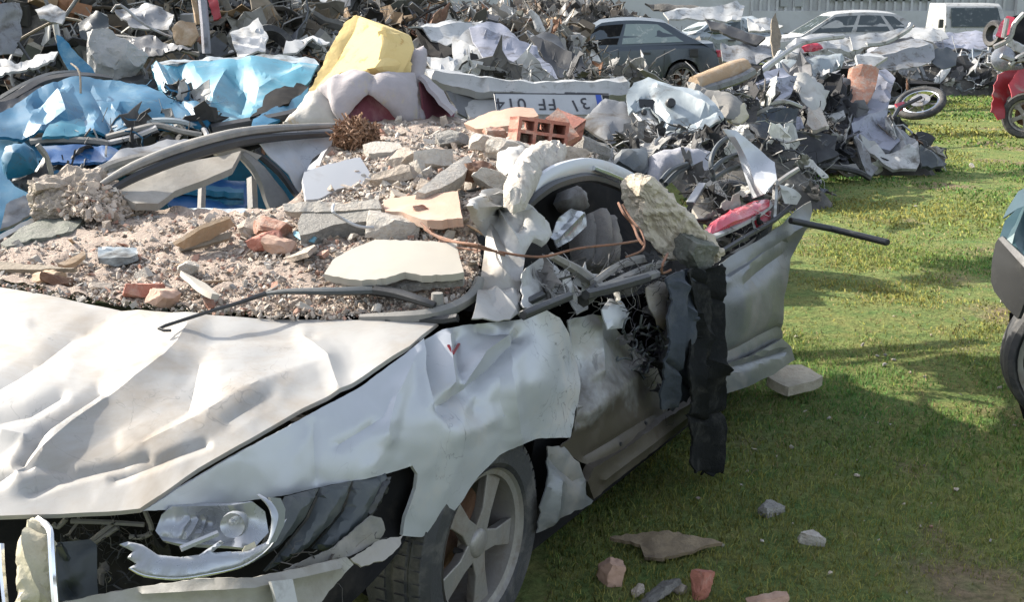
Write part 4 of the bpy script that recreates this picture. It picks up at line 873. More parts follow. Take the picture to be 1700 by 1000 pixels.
def individuals(poly, tps, n, s0, s1, kinds, seed, zone, group, lift=.3):
    rng = np.random.RandomState(seed); q = sample_poly(poly, n, seed); W = tps.world(q[:, 0], q[:, 1])
    names = {'p': ('plaster_chunk', 'plaster', 'beige plaster chunk', 'chunk'), 'w': ('plaster_chunk', 'white_plaster', 'white plaster chunk', 'chunk'), 'g': ('concrete_chunk', 'concrete', 'grey concrete chunk', 'chunk'),
             't': ('brick_fragment', 'terracotta', 'terracotta brick fragment', 'brick'), 's': ('wood_splinter', 'wood', 'split wood splinter', 'splinter')}
    libs = {}; ks = list(kinds); pw = np.array([kinds[k] for k in ks], float); pw /= pw.sum()
    for i in range(n):
        k = ks[rng.choice(len(ks), p=pw)]; li = rng.randint(14) if k != 's' else 10 + rng.randint(4)
        if (k, li) not in libs: libs[(k, li)] = lib_mesh(names[k][0], *ROCKS[li], names[k][1])
        s = s0 * (s1 / s0) ** (rng.uniform() ** 1.6); form = 'rounded' if li < 5 else 'blocky' if li < 10 else 'flat'; big = 'larger' if s > (s0 * s1) ** .5 else 'small'
        o = bpy.data.objects.new(names[k][0], libs[(k, li)]); COL.objects.link(o)
        o.location = W[i] + [0, 0, s * lift]; o.rotation_euler = Matrix(rot(rng, None if li < 10 else .6).tolist()).to_euler(); o.scale = (s * (1.6 if k == 's' else 1), s * (.5 if k == 's' else 1), s)
        setp(o, fresh(f'{big} {form} {names[k][2]}', q[i], MARKS), names[k][3], group)
individuals(lowz, RUB, 120, .025, .055, dict(p=5, w=2.5, g=1.5, t=2, s=.7), 61, "over the silver car's windscreen", 'rubble pieces on the windscreen', .15)
individuals(highz, RUB, 160, .03, .085, dict(p=5, w=5, g=2, t=.5, s=.4), 62, 'on the flattened silver roof', 'rubble pieces on the roof', .15)

def slab(name, ol, ct, m, thick, label, cat, jit=1.0, seed=1, amp=.002, res=8, group=None, **kw):
    return panel(name, ol, ct, m, None, res=res, amp=amp, freq=9, thick=thick, jit=jit, seed=seed, label=label, cat=cat, group=group, **kw)
slab('broken_tile', [(538, 455), (552, 432), (580, 416), (622, 398), (700, 400), (758, 404), (766, 438), (770, 452), (740, 456), (700, 458), (672, 452), (640, 462), (600, 466), (570, 462)],
     [(538, 455, 'z', 1.03), (622, 398, 'z', 1.095), (758, 404, 'z', 1.10), (770, 452, 'z', 1.05), (640, 462, 'z', 1.035)], 'white_tile', .022, 'largest cream wall tile, lying flat above the wiper arm', 'tile', amp=.0008)
slab('tile_backing', [(552, 462), (600, 470), (645, 464), (675, 456), (705, 462), (770, 456), (768, 466), (700, 472), (640, 478), (580, 474)],
     [(552, 462, 'z', 1.005), (768, 460, 'z', 1.03), (640, 476, 'z', 1.0)], 'concrete', .02, 'strip of grey mortar showing under the large cream tile', 'mortar', jit=1.5)
slab('terracotta_slab', [(636, 332), (700, 322), (760, 318), (764, 345), (768, 362), (725, 366), (700, 364), (668, 352), (640, 350)],
     [(636, 332, 'z', 1.13), (760, 318, 'z', 1.165), (768, 362, 'z', 1.13), (690, 360, 'z', 1.12)], 'pink_tile', .03, 'flat salmon pink terracotta slab in the middle of the rubble', 'slab', seed=2, amp=.001)
slab('white_board', [(502, 296), (505, 286), (545, 272), (598, 261), (610, 280), (619, 301), (600, 306), (560, 314), (530, 330), (508, 332)],
     [(502, 296, 'y', 4.50), (598, 261, 'y', 4.80), (619, 301, 'y', 4.62), (508, 332, 'y', 4.33)], 'white_board', .02, 'tilted smooth white board leaning against the far door pillar', 'board', seed=3, amp=.0006)
slab('concrete_beam_piece', [(502, 352), (560, 349), (632, 349), (636, 362), (600, 368), (560, 372), (520, 386), (498, 390), (494, 372)],
     [(502, 352, 'z', 1.10), (632, 349, 'z', 1.12), (498, 390, 'z', 1.06), (600, 368, 'z', 1.09)], 'concrete', .05, 'long grey mortar piece beside the salmon slab, cable across it', 'mortar', seed=4)
slab('plaster_strip', [(470, 340), (500, 336), (556, 334), (570, 338), (628, 330), (634, 346), (560, 350), (500, 352), (472, 350)],
     [(470, 340, 'z', 1.12), (628, 330, 'z', 1.15), (560, 350, 'z', 1.11)], 'white_plaster', .03, 'long white plaster strip lying behind the grey mortar piece', 'plaster', seed=5, amp=.006)
slab('plaster_wedge', [(692, 318), (720, 296), (752, 272), (778, 258), (784, 270), (768, 292), (730, 314), (706, 322)],
     [(692, 318, 'z', 1.17), (778, 258, 'z', 1.25), (784, 270, 'z', 1.23), (730, 314, 'z', 1.17)], 'white_plaster', .05, 'cream plaster wedge pointing up beside a dark brown block', 'plaster', seed=6, amp=.004)
boulder('brown_block', P(792, 284, 'z', 1.20), (.11, .09, .07), eul(.3, .2, .5), 'rusty', 71, label='dark brown broken block behind the cream plaster wedge', cat='block')
slab('plaster_slab', [(602, 240), (625, 234), (662, 236), (668, 244), (650, 252), (612, 254)], [(602, 240, 'z', 1.20), (662, 236, 'z', 1.21), (612, 254, 'z', 1.18)], 'white_plaster', .035, 'oval white plaster slab near the rusty brush tangle', 'plaster', seed=7)
for i, (x, y, z, s, m_, lb) in enumerate([
        (652, 378, 1.075, (.17, .10, .07), 'white_plaster', 'rounded grey white plaster lump just above the large cream tile'),
        (450, 380, 1.05, (.13, .10, .07), 'terracotta', 'peach brick lump left of the long grey mortar piece'),
        (440, 404, 1.03, (.11, .09, .06), 'red_brick', 'dull red brick corner left of the blue scrap'),
        (462, 408, 1.03, (.10, .07, .05), 'pink_tile', 'pale pink brick lump touching the dull red corner'),
        (418, 385, 1.03, (.09, .08, .06), 'plaster', 'tan plaster lump beside the peach brick lump'),
        (845, 250, 1.2, (.18, .14, .10), 'white_plaster', 'cream plaster lump behind the white cloth'),
        (868, 232, 1.22, (.16, .12, .08), 'plaster', 'beige plaster lump beside the red hollow bricks'),
        (935, 262, 1.17, (.20, .15, .08), 'plaster', 'flat grey beige lump right of the hollow bricks'),
        (980, 248, 1.13, (.16, .12, .09), 'concrete', 'grey lump at the rear edge of the roof'),
        (720, 270, 1.18, (.15, .11, .08), 'white_plaster', 'white lump in the middle of the roof rubble'),
        (672, 268, 1.17, (.14, .12, .08), 'plaster', 'beige lump right of the tilted white board'),
        (655, 296, 1.15, (.15, .11, .07), 'plaster', 'tan lump just right of the white board corner'),
        (820, 300, 1.18, (.15, .10, .07), 'white_plaster', 'white lump right of the dark brown block'),
        (752, 232, 1.2, (.14, .10, .06), 'concrete', 'grey lump behind the roof rubble centre'),
        (810, 240, 1.2, (.16, .10, .07), 'white_plaster', 'white lump in front of the sloping salmon tile'),
        (78, 462, .955, (.10, .06, .04), 'wood', 'yellowish splinter block at the left bonnet edge'),
        (238, 484, .965, (.12, .06, .045), 'red_brick', 'dark red brick sliver left of the wiper tip'),
        (270, 496, .962, (.08, .07, .05), 'pink_tile', 'pink brick corner just above the wiper tip'),
        (196, 425, .995, (.12, .10, .04), 'pale_blue_grey', 'pale green grey lump in the left rubble'),
        (95, 468, .95, (.09, .06, .04), 'rusty', 'brown clod at the left bonnet edge'),
        (312, 446, .99, (.06, .05, .04), 'white_plaster', 'small white lump above the white splinter'),
        (700, 352, 1.12, (.05, .05, .04), 'terracotta', 'small orange lump against the salmon slab edge')]):
    boulder('rubble_lump', P(x, y, 'z', z), s, eul(*np.random.RandomState(i).uniform(-.4, .4, 3)), m_, 80 + i, rough=.10, sub=3, label=lb, cat='lump', group='larger lumps in the rubble')
# earth lump with a cracked timber under it, at the far cowl corner
boulder('plaster_mass', P(140, 330, 'z', 1.05), (.36, .24, .19), eul(.1, -.1, .3), 'plaster', 101, cuts=12, rough=.26, fine=.07, sub=7, label='big crusty plaster mass at the far windscreen corner', cat='plaster')
small_rubble('rubble', [(66, 352), (100, 318), (150, 306), (200, 318), (236, 350), (170, 366)], TPS([(66, 352, 'z', 1.03), (150, 306, 'z', 1.13), (236, 350, 'z', 1.02), (170, 366, 'z', 1.02)]), 900, .006, .05, dict(p=6, w=1, t=.6, b=1.5), 53, 'crumbled plaster bits on and around the crusty plaster mass')
for i, (x, y, z, s, lb) in enumerate([(100, 342, 1.05, (.16, .12, .09), 'left crumbly lobe of the crusty plaster mass'), (186, 334, 1.05, (.18, .13, .10), 'right crumbly lobe of the crusty plaster mass')]):
    boulder('plaster_lobe', P(x, y, 'z', z), s, eul(.2, .1, .4 * i), 'plaster', 171 + i, cuts=12, rough=.26, fine=.08, sub=6, label=lb, cat='plaster')
slab('mossy_slab', [(0, 402), (40, 376), (90, 358), (118, 348), (140, 362), (120, 384), (60, 396), (10, 408)], [(0, 402, 'z', .98), (118, 348, 'z', 1.02), (60, 396, 'z', .99)], 'mossy_concrete', .05, 'dark greenish slab under the crusty plaster mass', 'slab', seed=8, amp=.012)
slab('timber_sheet', [(62, 350), (86, 340), (130, 344), (175, 350), (230, 356), (200, 364), (160, 364), (120, 354), (80, 354)], [(62, 350, 'z', 1.04), (230, 354, 'z', 1.02), (130, 338, 'z', 1.06)], 'wood', .02, 'cracked tan sheet sticking out below the plaster mass', 'sheet', seed=9, amp=.01)
slab('door_edge_strip', [(-40, 420), (0, 398), (60, 366), (66, 372), (0, 408), (-40, 432)], [(-40, 420, 'z', .96), (60, 366, 'z', 1.0), (0, 408, 'z', .95)], 'white_paint', .02, 'white painted edge strip below the plaster mass at left', 'strip', seed=10)
for i, (ol, z0, z1, m_, lb) in enumerate([
        ([(290, 408), (330, 382), (382, 362), (390, 374), (350, 398), (306, 414)], 1.03, 1.10, 'wood', 'split tan plank leaning in the left rubble'),
        ([(296, 412), (350, 392), (386, 384), (380, 396), (330, 410), (300, 418)], 1.01, 1.05, 'old_wood', 'darker brown plank under the split tan plank'),
        ([(300, 450), (312, 456), (340, 470), (364, 490), (352, 488), (330, 476)], .995, .985, 'white_tile', 'thin white splinter shard above the wiper tip'),
        ([(96, 438), (118, 428), (140, 416), (142, 422), (124, 436), (108, 442)], .985, 1.01, 'wood', 'short tan splinter in the left rubble'),
        ([(-30, 432), (0, 434), (60, 440), (124, 446), (60, 448), (-30, 448)], .975, .985, 'old_wood', 'long flat board along the left edge of the rubble'),
        ([(500, 410), (512, 400), (524, 408), (510, 420), (470, 430), (476, 422)], 1.0, 1.04, 'plaster', 'pale plaster flake below the blue scrap')]):
    slab('splinter', ol, [(ol[0][0], ol[0][1], 'z', z0), (ol[2][0], ol[2][1], 'z', z1), (ol[4][0], ol[4][1], 'z', z0)], m_, .016, lb, 'splinter', seed=20 + i, group='splinters and boards in the rubble')
slab('blue_scrap', [(488, 384), (505, 388), (525, 394), (520, 402), (500, 400), (488, 392)], [(488, 384, 'z', 1.05), (525, 394, 'z', 1.05), (500, 402, 'z', 1.03)], 'blue_light', .006, 'small crumpled blue plastic scrap in front of the grey mortar piece', 'scrap', amp=.01, seed=31)
MB().tube([P(x, y, 'z', z) for x, y, z in ((554, 340, 1.16), (553, 352, 1.15), (570, 364, 1.12), (596, 376, 1.10), (620, 378, 1.09))], .005, n=6, smooth_pts=5).build('cable', 'white_board', label='thin white cable looped over the grey mortar piece', cat='cable')
# hollow bricks, sloping tile
def hollow_brick(label, c, R, size, m='red_brick'):
    t = thing('hollow_brick', label, 'brick', tuple(c)); L, W_, H_ = size; R = np.asarray(R)
    b = MB(); th = .014
    for z in (-H_ / 2 + th / 2, 0, H_ / 2 - th / 2): b.box(np.array(c) + R @ [0, 0, z], L, W_, th, R)
    for k in range(4):
        x = -W_ / 2 + th / 2 + k * (W_ - th) / 3; b.box(np.array(c) + R @ [0, x, 0], L * .999, th, H_ * .98, R)
    b.build('body', m, t, smooth=None)
    return t
hollow_brick('red hollow brick with open cells facing the camera', P(893, 222, 'z', 1.25), eul(.15, .1, math.pi / 2 + .25), (.16, .22, .12))
hollow_brick('smaller hollow brick behind the triangular brick slab', P(936, 214, 'z', 1.24), eul(.3, -.2, 1.1), (.14, .14, .10))
slab('brick_slab', [(892, 225), (908, 196), (926, 178), (938, 192), (962, 226), (940, 236), (912, 232)], [(892, 225, 'y', 5.15), (926, 178, 'y', 5.35), (962, 226, 'y', 5.2)], 'terracotta', .03, 'upright triangular red brick slab behind the hollow bricks', 'brick', seed=33)
slab('roof_tile', [(770, 205), (812, 186), (856, 178), (886, 180), (894, 192), (870, 196), (850, 208), (820, 212), (790, 214)], [(770, 205, 'z', 1.22), (856, 178, 'z', 1.30), (894, 192, 'z', 1.27), (820, 212, 'z', 1.22)], 'pink_tile', .03, 'sloping salmon tile left of the hollow bricks', 'tile', seed=34)
boulder('brick_fragment', P(822, 222, 'z', 1.22), (.10, .08, .06), eul(.2, .1, .3), 'terracotta', 120, label='orange brick fragment under the sloping salmon tile', cat='brick')
# white cloth slumped over the pillar, and plaster cloth behind it
panel('white_cloth', [(772, 342), (796, 324), (826, 318), (856, 326), (884, 344), (906, 372), (914, 392), (900, 410), (880, 404), (868, 430), (850, 440), (836, 410), (815, 390), (794, 372)],
      [(772, 342, 'z', 1.20), (852, 328, 's', -.33), (912, 392, 's', -.2), (820, 372, 's', -.38), (872, 402, 's', -.2), (826, 335, 's', -.42)], 'white_cloth', None, res=5, amp=.030, freq=5, facet=0, sharp=1.0, bulge=.025, thick=.02, seed=35,
      label='puffy white cloth slumped over the near windscreen pillar', cat='cloth', creases=[([(800, 345), (850, 350), (890, 380)], .03, 10), ([(820, 330), (860, 420)], .025, 9), ([(880, 350), (860, 400)], -.02, 8)])
panel('plaster_cloth', [(836, 338), (836, 312), (846, 290), (866, 264), (884, 248), (920, 242), (940, 258), (930, 276), (900, 292), (884, 318), (872, 342), (852, 344)],
      [(832, 322, 'z', 1.2), (884, 248, 'z', 1.24), (940, 258, 'z', 1.2), (872, 318, 'z', 1.2)], 'white_plaster', None, res=5, amp=.03, freq=9, facet=0, sharp=.9, bulge=.05, thick=.03, seed=36, label='rumpled plaster coated sheet above the white cloth', cat='sheet')
panel('plastic_sheet', [(826, 262), (846, 250), (868, 246), (880, 262), (862, 284), (838, 292), (824, 280)], [(826, 262, 'z', 1.22), (868, 246, 'z', 1.24), (838, 292, 'z', 1.2)], 'white_cloth', None, res=5, amp=.02, freq=9, facet=0, sharp=1.0, thick=.01, seed=37, bulge=.03, label='white rag among the roof rubble left of the plaster coated sheet', cat='rag')
# concrete lump on the door frame with bent reinforcing rods
a0, a1 = P(1050, 318, 's', -.22), P(1160, 425, 's', -.02)
ux = (a1 - a0); L = np.linalg.norm(ux); ux /= L; uz = np.array([-.70, -.16, .70]); uz -= ux * (uz @ ux); uz /= np.linalg.norm(uz); uy = np.cross(uz, ux)
RB = np.c_[ux, uy, uz]
boulder('concrete_lump', (a0 + a1) / 2 + uy * -.0, (L * 1.12, .21, .16), RB, 'lump_concrete', 131, cuts=6, sub=8, rough=.16, fine=.055, label='big pale concrete lump hanging over the near door opening', cat='concrete')
boulder('concrete_lump', P(1148, 420, 's', .0), (.13, .12, .12), eul(.3, .2, .7), 'mossy_concrete', 132, cuts=8, rough=.16, label='dark mossy concrete end below the big pale lump', cat='concrete')
for i, (lb, q, r) in enumerate([
        ('longest rusty rod running from the salmon slab to the pale concrete lump', [(700, 372, 'z', 1.12), (722, 388, 'z', 1.11), (770, 402, 'z', 1.12), (820, 420, 's', -.22), (900, 424, 's', -.1), (960, 414, 's', -.04), (1030, 406, 's', .02), (1062, 402, 's', .04)], .0065),
        ('second rusty rod just above the longest one', [(704, 380, 'z', 1.11), (740, 398, 'z', 1.11), (790, 408, 'z', 1.13), (840, 422, 's', -.2)], .006),
        ('short rusty rod crossing the others beside the cream tile', [(716, 376, 'z', 1.13), (730, 392, 'z', 1.10), (752, 410, 'z', 1.09), (790, 416, 'z', 1.1)], .0055),
        ('orange copper rod bent along the edge of the pale concrete lump', [(1028, 340, 's', -.12), (1032, 356, 's', -.08), (1048, 376, 's', -.04), (1060, 398, 's', .01), (1066, 406, 's', .03)], .008),
        ('second copper rod below the pale concrete lump', [(1034, 338, 's', -.11), (1046, 362, 's', -.07), (1064, 388, 's', .0), (1066, 412, 's', .04), (1040, 428, 's', .04)], .006),
        ('hooked copper rod under the mossy concrete end', [(1108, 424, 's', .06), (1100, 440, 's', .08), (1104, 452, 's', .09), (1112, 446, 's', .09)], .007)]):
    MB().tube([P(*c) + np.random.RandomState(int(c[0])).normal(0, .004, 3) for c in q], r * .62, n=6, smooth_pts=5).build('steel_rod', 'copper_rust', label=lb, cat='rod', group='rusty reinforcing rods')
# dark cloth strips hanging from the near side
panel('hanging_cloth', [(1140, 452), (1152, 444), (1170, 448), (1196, 438), (1203, 462), (1199, 500), (1196, 532), (1204, 560), (1201, 606), (1203, 650), (1196, 690), (1201, 730), (1194, 762), (1199, 788), (1190, 782), (1183, 792), (1176, 784), (1166, 790), (1160, 780), (1150, 786), (1144, 770), (1148, 735), (1139, 700), (1145, 660), (1138, 610), (1146, 560), (1150, 515), (1143, 480)],
      [(1140, 452, 's', .09), (1196, 440, 's', .08), (1200, 640, 's', .11), (1142, 600, 's', .12), (1200, 786, 's', .12), (1146, 784, 's', .12), (1172, 620, 's', .15)], 'ragged_black', None, res=5, amp=.02, freq=6, facet=0, thick=.008, jit=1.0, seed=38, sharp=.8,
      label='long black cloth strip hanging down to the grass', cat='cloth', creases=[([(1160, 448), (1164, 540), (1158, 640), (1164, 780)], .03, 8), ([(1176, 450), (1178, 560), (1174, 660), (1180, 786)], -.03, 8), ([(1190, 445), (1188, 560), (1192, 660), (1188, 780)], .028, 8), ([(1152, 520), (1170, 590), (1198, 620)], .025, 6), ([(1142, 690), (1170, 700), (1196, 680)], -.02, 6), ([(1150, 460), (1190, 500)], -.02, 6)])
panel('hanging_cloth', [(1106, 462), (1116, 452), (1130, 448), (1158, 446), (1154, 490), (1150, 520), (1152, 560), (1144, 600), (1147, 640), (1138, 668), (1126, 664), (1118, 684), (1108, 676), (1096, 680), (1094, 652), (1101, 630), (1098, 600), (1110, 570), (1106, 530), (1112, 500)],
      [(1106, 462, 's', .06), (1158, 446, 's', .07), (1140, 668, 's', .07), (1096, 676, 's', .05), (1122, 560, 's', .10)], 'navy_cloth', None, res=5, amp=.018, freq=6, facet=0, thick=.008, jit=1.0, seed=39, sharp=.8,
      label='shorter navy cloth hanging left of the black strip', cat='cloth', creases=[([(1120, 452), (1124, 540), (1112, 670)], .028, 8), ([(1138, 450), (1138, 560), (1128, 660)], -.025, 8), ([(1116, 470), (1150, 530)], .02, 6), ([(1106, 600), (1142, 640)], -.02, 6)])
MB().tube([P(x, y, 's', .13) for x, y in ((1160, 700), (1164, 750), (1168, 784))], .006, n=5, smooth_pts=3).build('strap', 'grey_fabric', label='thin pale strap along the lower black cloth strip', cat='strap')
# black bar sticking out of the tail
MB().tube([P(1312, 366, 's', .02), P(1380, 380, 'y', 5.45), P(1474, 403, 'y', 5.2)], .020, n=8, flat=(1, .8)).build('bar', 'black_plastic', bevel=.004, label='black bar sticking out of the silver car over the grass', cat='bar')
# things on the grass
slab('stone_slab', [(1274, 625), (1300, 606), (1330, 606), (1366, 626), (1352, 634), (1310, 642), (1290, 634)], [(1274, 625, 'z', .07), (1330, 606, 'z', .09), (1366, 626, 'z', .07), (1310, 642, 'z', .05)], 'pale_concrete', .05, 'pale flat stone slab on the grass under the tail of the silver car', 'slab', amp=.006, seed=41)
def gz(px, py): p = P(px, py, 'z', 0); return ground_h(p[0], p[1])
for i, (x, y, s, m_, lb, cat_) in enumerate([
        (1346, 892, (.085, .06, .045), 'white_plaster', 'white rounded stone on the grass', 'stone'), (1278, 845, (.10, .07, .035), 'concrete', 'flat grey stone half sunk in the grass', 'stone'),
        (1013, 962, (.085, .075, .075), 'pink_tile', 'broken pink brick lump standing on the grass', 'brick'), (1165, 988, (.05, .06, .10), 'red_brick', 'upright red brick piece at the bottom edge', 'brick'),
        (1274, 1000, (.12, .08, .05), 'pink_tile', 'orange tile fragment cut by the bottom edge', 'tile'), (1090, 990, (.15, .09, .03), 'concrete', 'dark grey broken slab at the bottom edge', 'slab'),
        (1060, 984, (.05, .04, .03), 'plaster', 'small pale crumb beside the dark broken slab', 'stone'), (1125, 980, (.05, .035, .03), 'plaster', 'small pale crumb against the upright brick piece', 'stone')]):
    p = P(x, y, 'z', 0); p[2] = ground_h(p[0], p[1]) + s[2] * .35
    boulder('brick_piece' if cat_ == 'brick' else cat_ + '_piece', p, s, eul(.1 * i, .15, i * .8), m_, 140 + i, sub=3, rough=.12, label=lb, cat=cat_)
slab('bark_piece', [(1012, 892), (1040, 886), (1110, 884), (1150, 890), (1200, 902), (1170, 908), (1140, 918), (1100, 930), (1070, 926), (1062, 904), (1030, 896)], [(1012, 892, 'z', .03), (1200, 902, 'z', .02), (1100, 928, 'z', .015), (1110, 884, 'z', .05)], 'leaf_litter', .014, 'long brown bark sheet lying on the grass', 'bark', amp=.012, seed=42, jit=2)
rng = np.random.RandomState(77); pm = lib_mesh('pebble', *ROCKS[1], 'white_plaster')
for (x, y, s) in ((1322, 556, .03), (1432, 571, .035), (1457, 588, .03), (1468, 602, .04), (1484, 594, .03), (1536, 623, .03), (1314, 738, .03), (1072, 858, .015), (1614, 276, .10), (1520, 340, .04), (1640, 560, .02), (1660, 640, .03), (1376, 690, .03), (1478, 700, .02), (1200, 905, .02), (1240, 780, .02)):
    p = P(x, y, 'z', 0); o = bpy.data.objects.new('pebble', pm); COL.objects.link(o); o.location = (p[0], p[1], ground_h(p[0], p[1]) + s * .3); o.scale = (s, s, s); o.rotation_euler = rng.uniform(-1, 1, 3)
    setp(o, fresh('white pebble', (x, y), [('the pale flat stone slab', 1320, 625), ('the teal car bumper', 1665, 470), ('the brown bark sheet', 1100, 905), ('the white rounded stone', 1346, 892), ('the sunken grey stone', 1278, 845), ('the black bar end', 1474, 403), ('the torn red wreck', 1660, 200), ('the black cloth strip end', 1170, 790)]), 'pebble', 'white pebbles in the grass')
# ------------------------------------------------------------------ scrap pieces for the heaps
def scrap_lib():
    lib = []; rng = np.random.RandomState(99)
    def tri(F): return np.array([t for f in F for t in ([f[:3], [f[0], f[2], f[3]]] if len(f) == 4 else ([f] if len(f) == 3 else [[f[0], f[i], f[i + 1]] for i in range(1, len(f) - 1)]))])
    for k in range(8):                                   # crumpled sheets with an edge thickness
        nx, ny = 6, 5; g = np.array([[(i / (nx - 1) - .5) * (1 + .2 * rng.normal()), (j / (ny - 1) - .5) * rng.uniform(.5, 1.0), 0] for j in range(ny) for i in range(nx)])
        g[:, 2] = [.13 * fold(p, 1.6, k * 5 + 1) + .03 * rng.normal() for p in g]; g[:, :2] += rng.normal(0, .02, (len(g), 2))
        t = g - [0, 0, .02]; V = np.vstack([g, t]); n = nx * ny; F = []
        for j in range(ny - 1):
            for i in range(nx - 1):
                a = j * nx + i; F.append([a, a + 1, a + nx + 1, a + nx]); F.append([n + a + nx, n + a + nx + 1, n + a + 1, n + a])
        ring = [i for i in range(nx)] + [j * nx + nx - 1 for j in range(1, ny)] + [(ny - 1) * nx + i for i in range(nx - 2, -1, -1)] + [j * nx for j in range(ny - 2, 0, -1)]
        for a, b in zip(ring, ring[1:] + ring[:1]): F.append([b, a, n + a, n + b])
        lib.append((V, tri(F)))
    for k in range(6):                                   # bent bars and strips
        p = np.zeros(3); d = np.array([1., 0, 0]); pts = []
        for i in range(6): pts.append(p.copy()); d = d + rng.normal(0, .35, 3); d /= np.linalg.norm(d); p = p + d * .2
        pts = np.array(pts) - np.mean(pts, axis=0); m = MB().tube(pts, .018 if k < 3 else .03, n=4, flat=(1, 1) if k < 3 else (1.6, .35)); lib.append((np.array(m.V), tri(m.F)))
    for k in range(3): lib.append(hull(12, 200 + k, (.5, .4, .3), 'rock'))
    wires = []
    for k in range(5):
        p = np.zeros(3); d = np.array([1., 0, 0]); pts = []
        for i in range(9): pts.append(p.copy()); d = d + rng.normal(0, .5, 3); d /= np.linalg.norm(d); p = p + d * .16
        mw_ = MB().tube(np.array(pts) - np.mean(pts, axis=0), .007, n=3); wires.append((np.array(mw_.V), tri(mw_.F)))
    m = MB().lathe((0, 0, 0), (0, 0, 1), [(.20, .07), (.30, .09), (.33, 0), (.30, -.09), (.20, -.07)], n=14); lib.append((np.array(m.V), tri(m.F)))
    big = []
    for k in range(3):                                   # buckled door frames
        a = np.linspace(0, 2 * math.pi, 13)[:-1]; pts = [np.array([.5 * np.sign(math.cos(t)) * abs(math.cos(t)) ** .55, .34 * np.sign(math.sin(t)) * abs(math.sin(t)) ** .55, 0]) + rng.normal(0, .04, 3) for t in a]
        mf = MB().tube(pts + [pts[0]], .028, n=4); big.append((np.array(mf.V), tri(mf.F)))
    for k in range(3):                                   # bumper-like bent strips
        mf = MB().tube([np.array([x, .18 * x * x * 2 + rng.normal(0, .02), rng.normal(0, .03)]) for x in np.linspace(-.6, .6, 7)], [.05, .09, .1, .1, .1, .09, .05], n=6, flat=(.35, 1)); big.append((np.array(mf.V), tri(mf.F)))
    for k in range(3):                                   # engine blocks, seat bases
        mf = MB()
        for _ in range(7): mf.box(rng.normal(0, .14, 3), *rng.uniform(.12, .34, 3), rot(rng, .3))
        mf.lathe((.1, 0, .1), (0, .4, 1), [(0, .2), (.12, .2), (.14, .1), (.14, -.1), (0, -.1)], n=10, closed=False); big.append((np.array(mf.V), tri(mf.F)))
    return lib + wires + big
SCRAP = scrap_lib()
GREYS = [(.10, .10, .10), (.04, .04, .042), (.02, .02, .022), (.22, .22, .22), (.34, .34, .33), (.50, .50, .49), (.62, .62, .60), (.16, .14, .12), (.24, .20, .16), (.07, .065, .06), (.13, .14, .16)]
def scrap_heap(name, hfun, x0, x1, y0, y1, n, s0, s1, seed, pal, label, pw=None, bars=.45, cat='scrap heap'):
    """a mound of dark litter with thousands of separate bent pieces lying on it"""
    rng = np.random.RandomState(seed); st = max(.18, (x1 - x0) / 60)
    xs = np.arange(x0 - 1, x1 + 1.01, st); ys = np.arange(y0 - 1, y1 + 1.01, st); nx = len(xs)
    V = [(x, y, hfun(x, y) - .06 + .12 * mnoise.noise(Vector((x * 2, y * 2, seed)))) for y in ys for x in xs]
    F = [[j * nx + i, j * nx + i + 1, (j + 1) * nx + i + 1, (j + 1) * nx + i] for j in range(len(ys) - 1) for i in range(nx - 1)]
    F = [f for f in F if max(V[k][2] for k in f) > .05]
    V = [(a, b, c if c > .05 else -.12) for a, b, c in V]
    setp(new_mesh(name, V, F, 'heap_dark', smooth=1.0), label, cat, kind='stuff')
    it = []
    for _ in range(n):
        x, y = rng.uniform(x0, x1), rng.uniform(y0, y1); z = hfun(x, y)
        if z < .07: continue
        li = 8 + rng.randint(6) if rng.uniform() < bars else (rng.randint(8) if rng.uniform() < .75 else 14 + rng.randint(3))
        s = s0 * (s1 / s0) ** rng.uniform()
        if rng.uniform() < .28: li = 18 + rng.randint(5); s = s * 1.8
        elif rng.uniform() < .16: li = 23 + rng.randint(9); s = s * 1.25
        it.append((li, rot(rng), np.array([s, s, s]), np.array([x, y, z + rng.uniform(-.1, .14) * s]), np.clip(np.array(pal[rng.choice(len(pal), p=pw)]) * rng.uniform(.5, 1.0), 0, .8)))
    merge(name, SCRAP, it, 'scrap_mix', label=label.replace('dark litter', 'bent bars, strips and torn sheets'), cat=cat, kind='stuff')
SCRAP_ME = {}
def scrap_item(li, name, m, p, s, R, label, cat, group=None):
    if (li, m) not in SCRAP_ME: SCRAP_ME[(li, m)] = lib_mesh(name, *SCRAP[li], m)
    o = bpy.data.objects.new(name, SCRAP_ME[(li, m)]); COL.objects.link(o); o.location = p; o.scale = (s,) * 3 if not hasattr(s, '__len__') else s
    o.rotation_euler = Matrix(np.asarray(R).tolist()).to_euler(); return setp(o, label, cat, group)
def bump2(x, y, cx, cy, rx, ry, h): return h * math.exp(-((x - cx) / rx) ** 4 - ((y - cy) / ry) ** 4)
PX = lambda p: (850 + 2000 * p[0] / (p[1] * CP - (p[2] - CAM_H) * SP), 500 - 2000 * (p[1] * SP + (p[2] - CAM_H) * CP) / (p[1] * CP - (p[2] - CAM_H) * SP))
def hn(b, amp, x, y, f, sd): return b + amp * mnoise.noise(Vector((x * f, y * f, sd))) * min(1.0, max(0.0, b * 4 - .15))
hl_ = lambda x, y: hn(max(bump2(x, y, -5.2, 12.6, 2.9, 2.6, 2.25), bump2(x, y, -2.9, 13.5, 1.3, 2.4, 1.75), bump2(x, y, -3.9, 10.6, 2.4, 1.2, 1.25)), .18, x, y, 1.3, 4)
OLD = [(.26, .13, .07), (.34, .23, .13), (.42, .40, .36), (.10, .095, .08), (.05, .048, .042), (.025, .025, .022), (.17, .155, .125), (.26, .245, .21), (.38, .37, .34), (.58, .56, .52), (.15, .12, .085), (.21, .17, .12), (.08, .085, .07), (.12, .125, .135), (.30, .29, .27)]
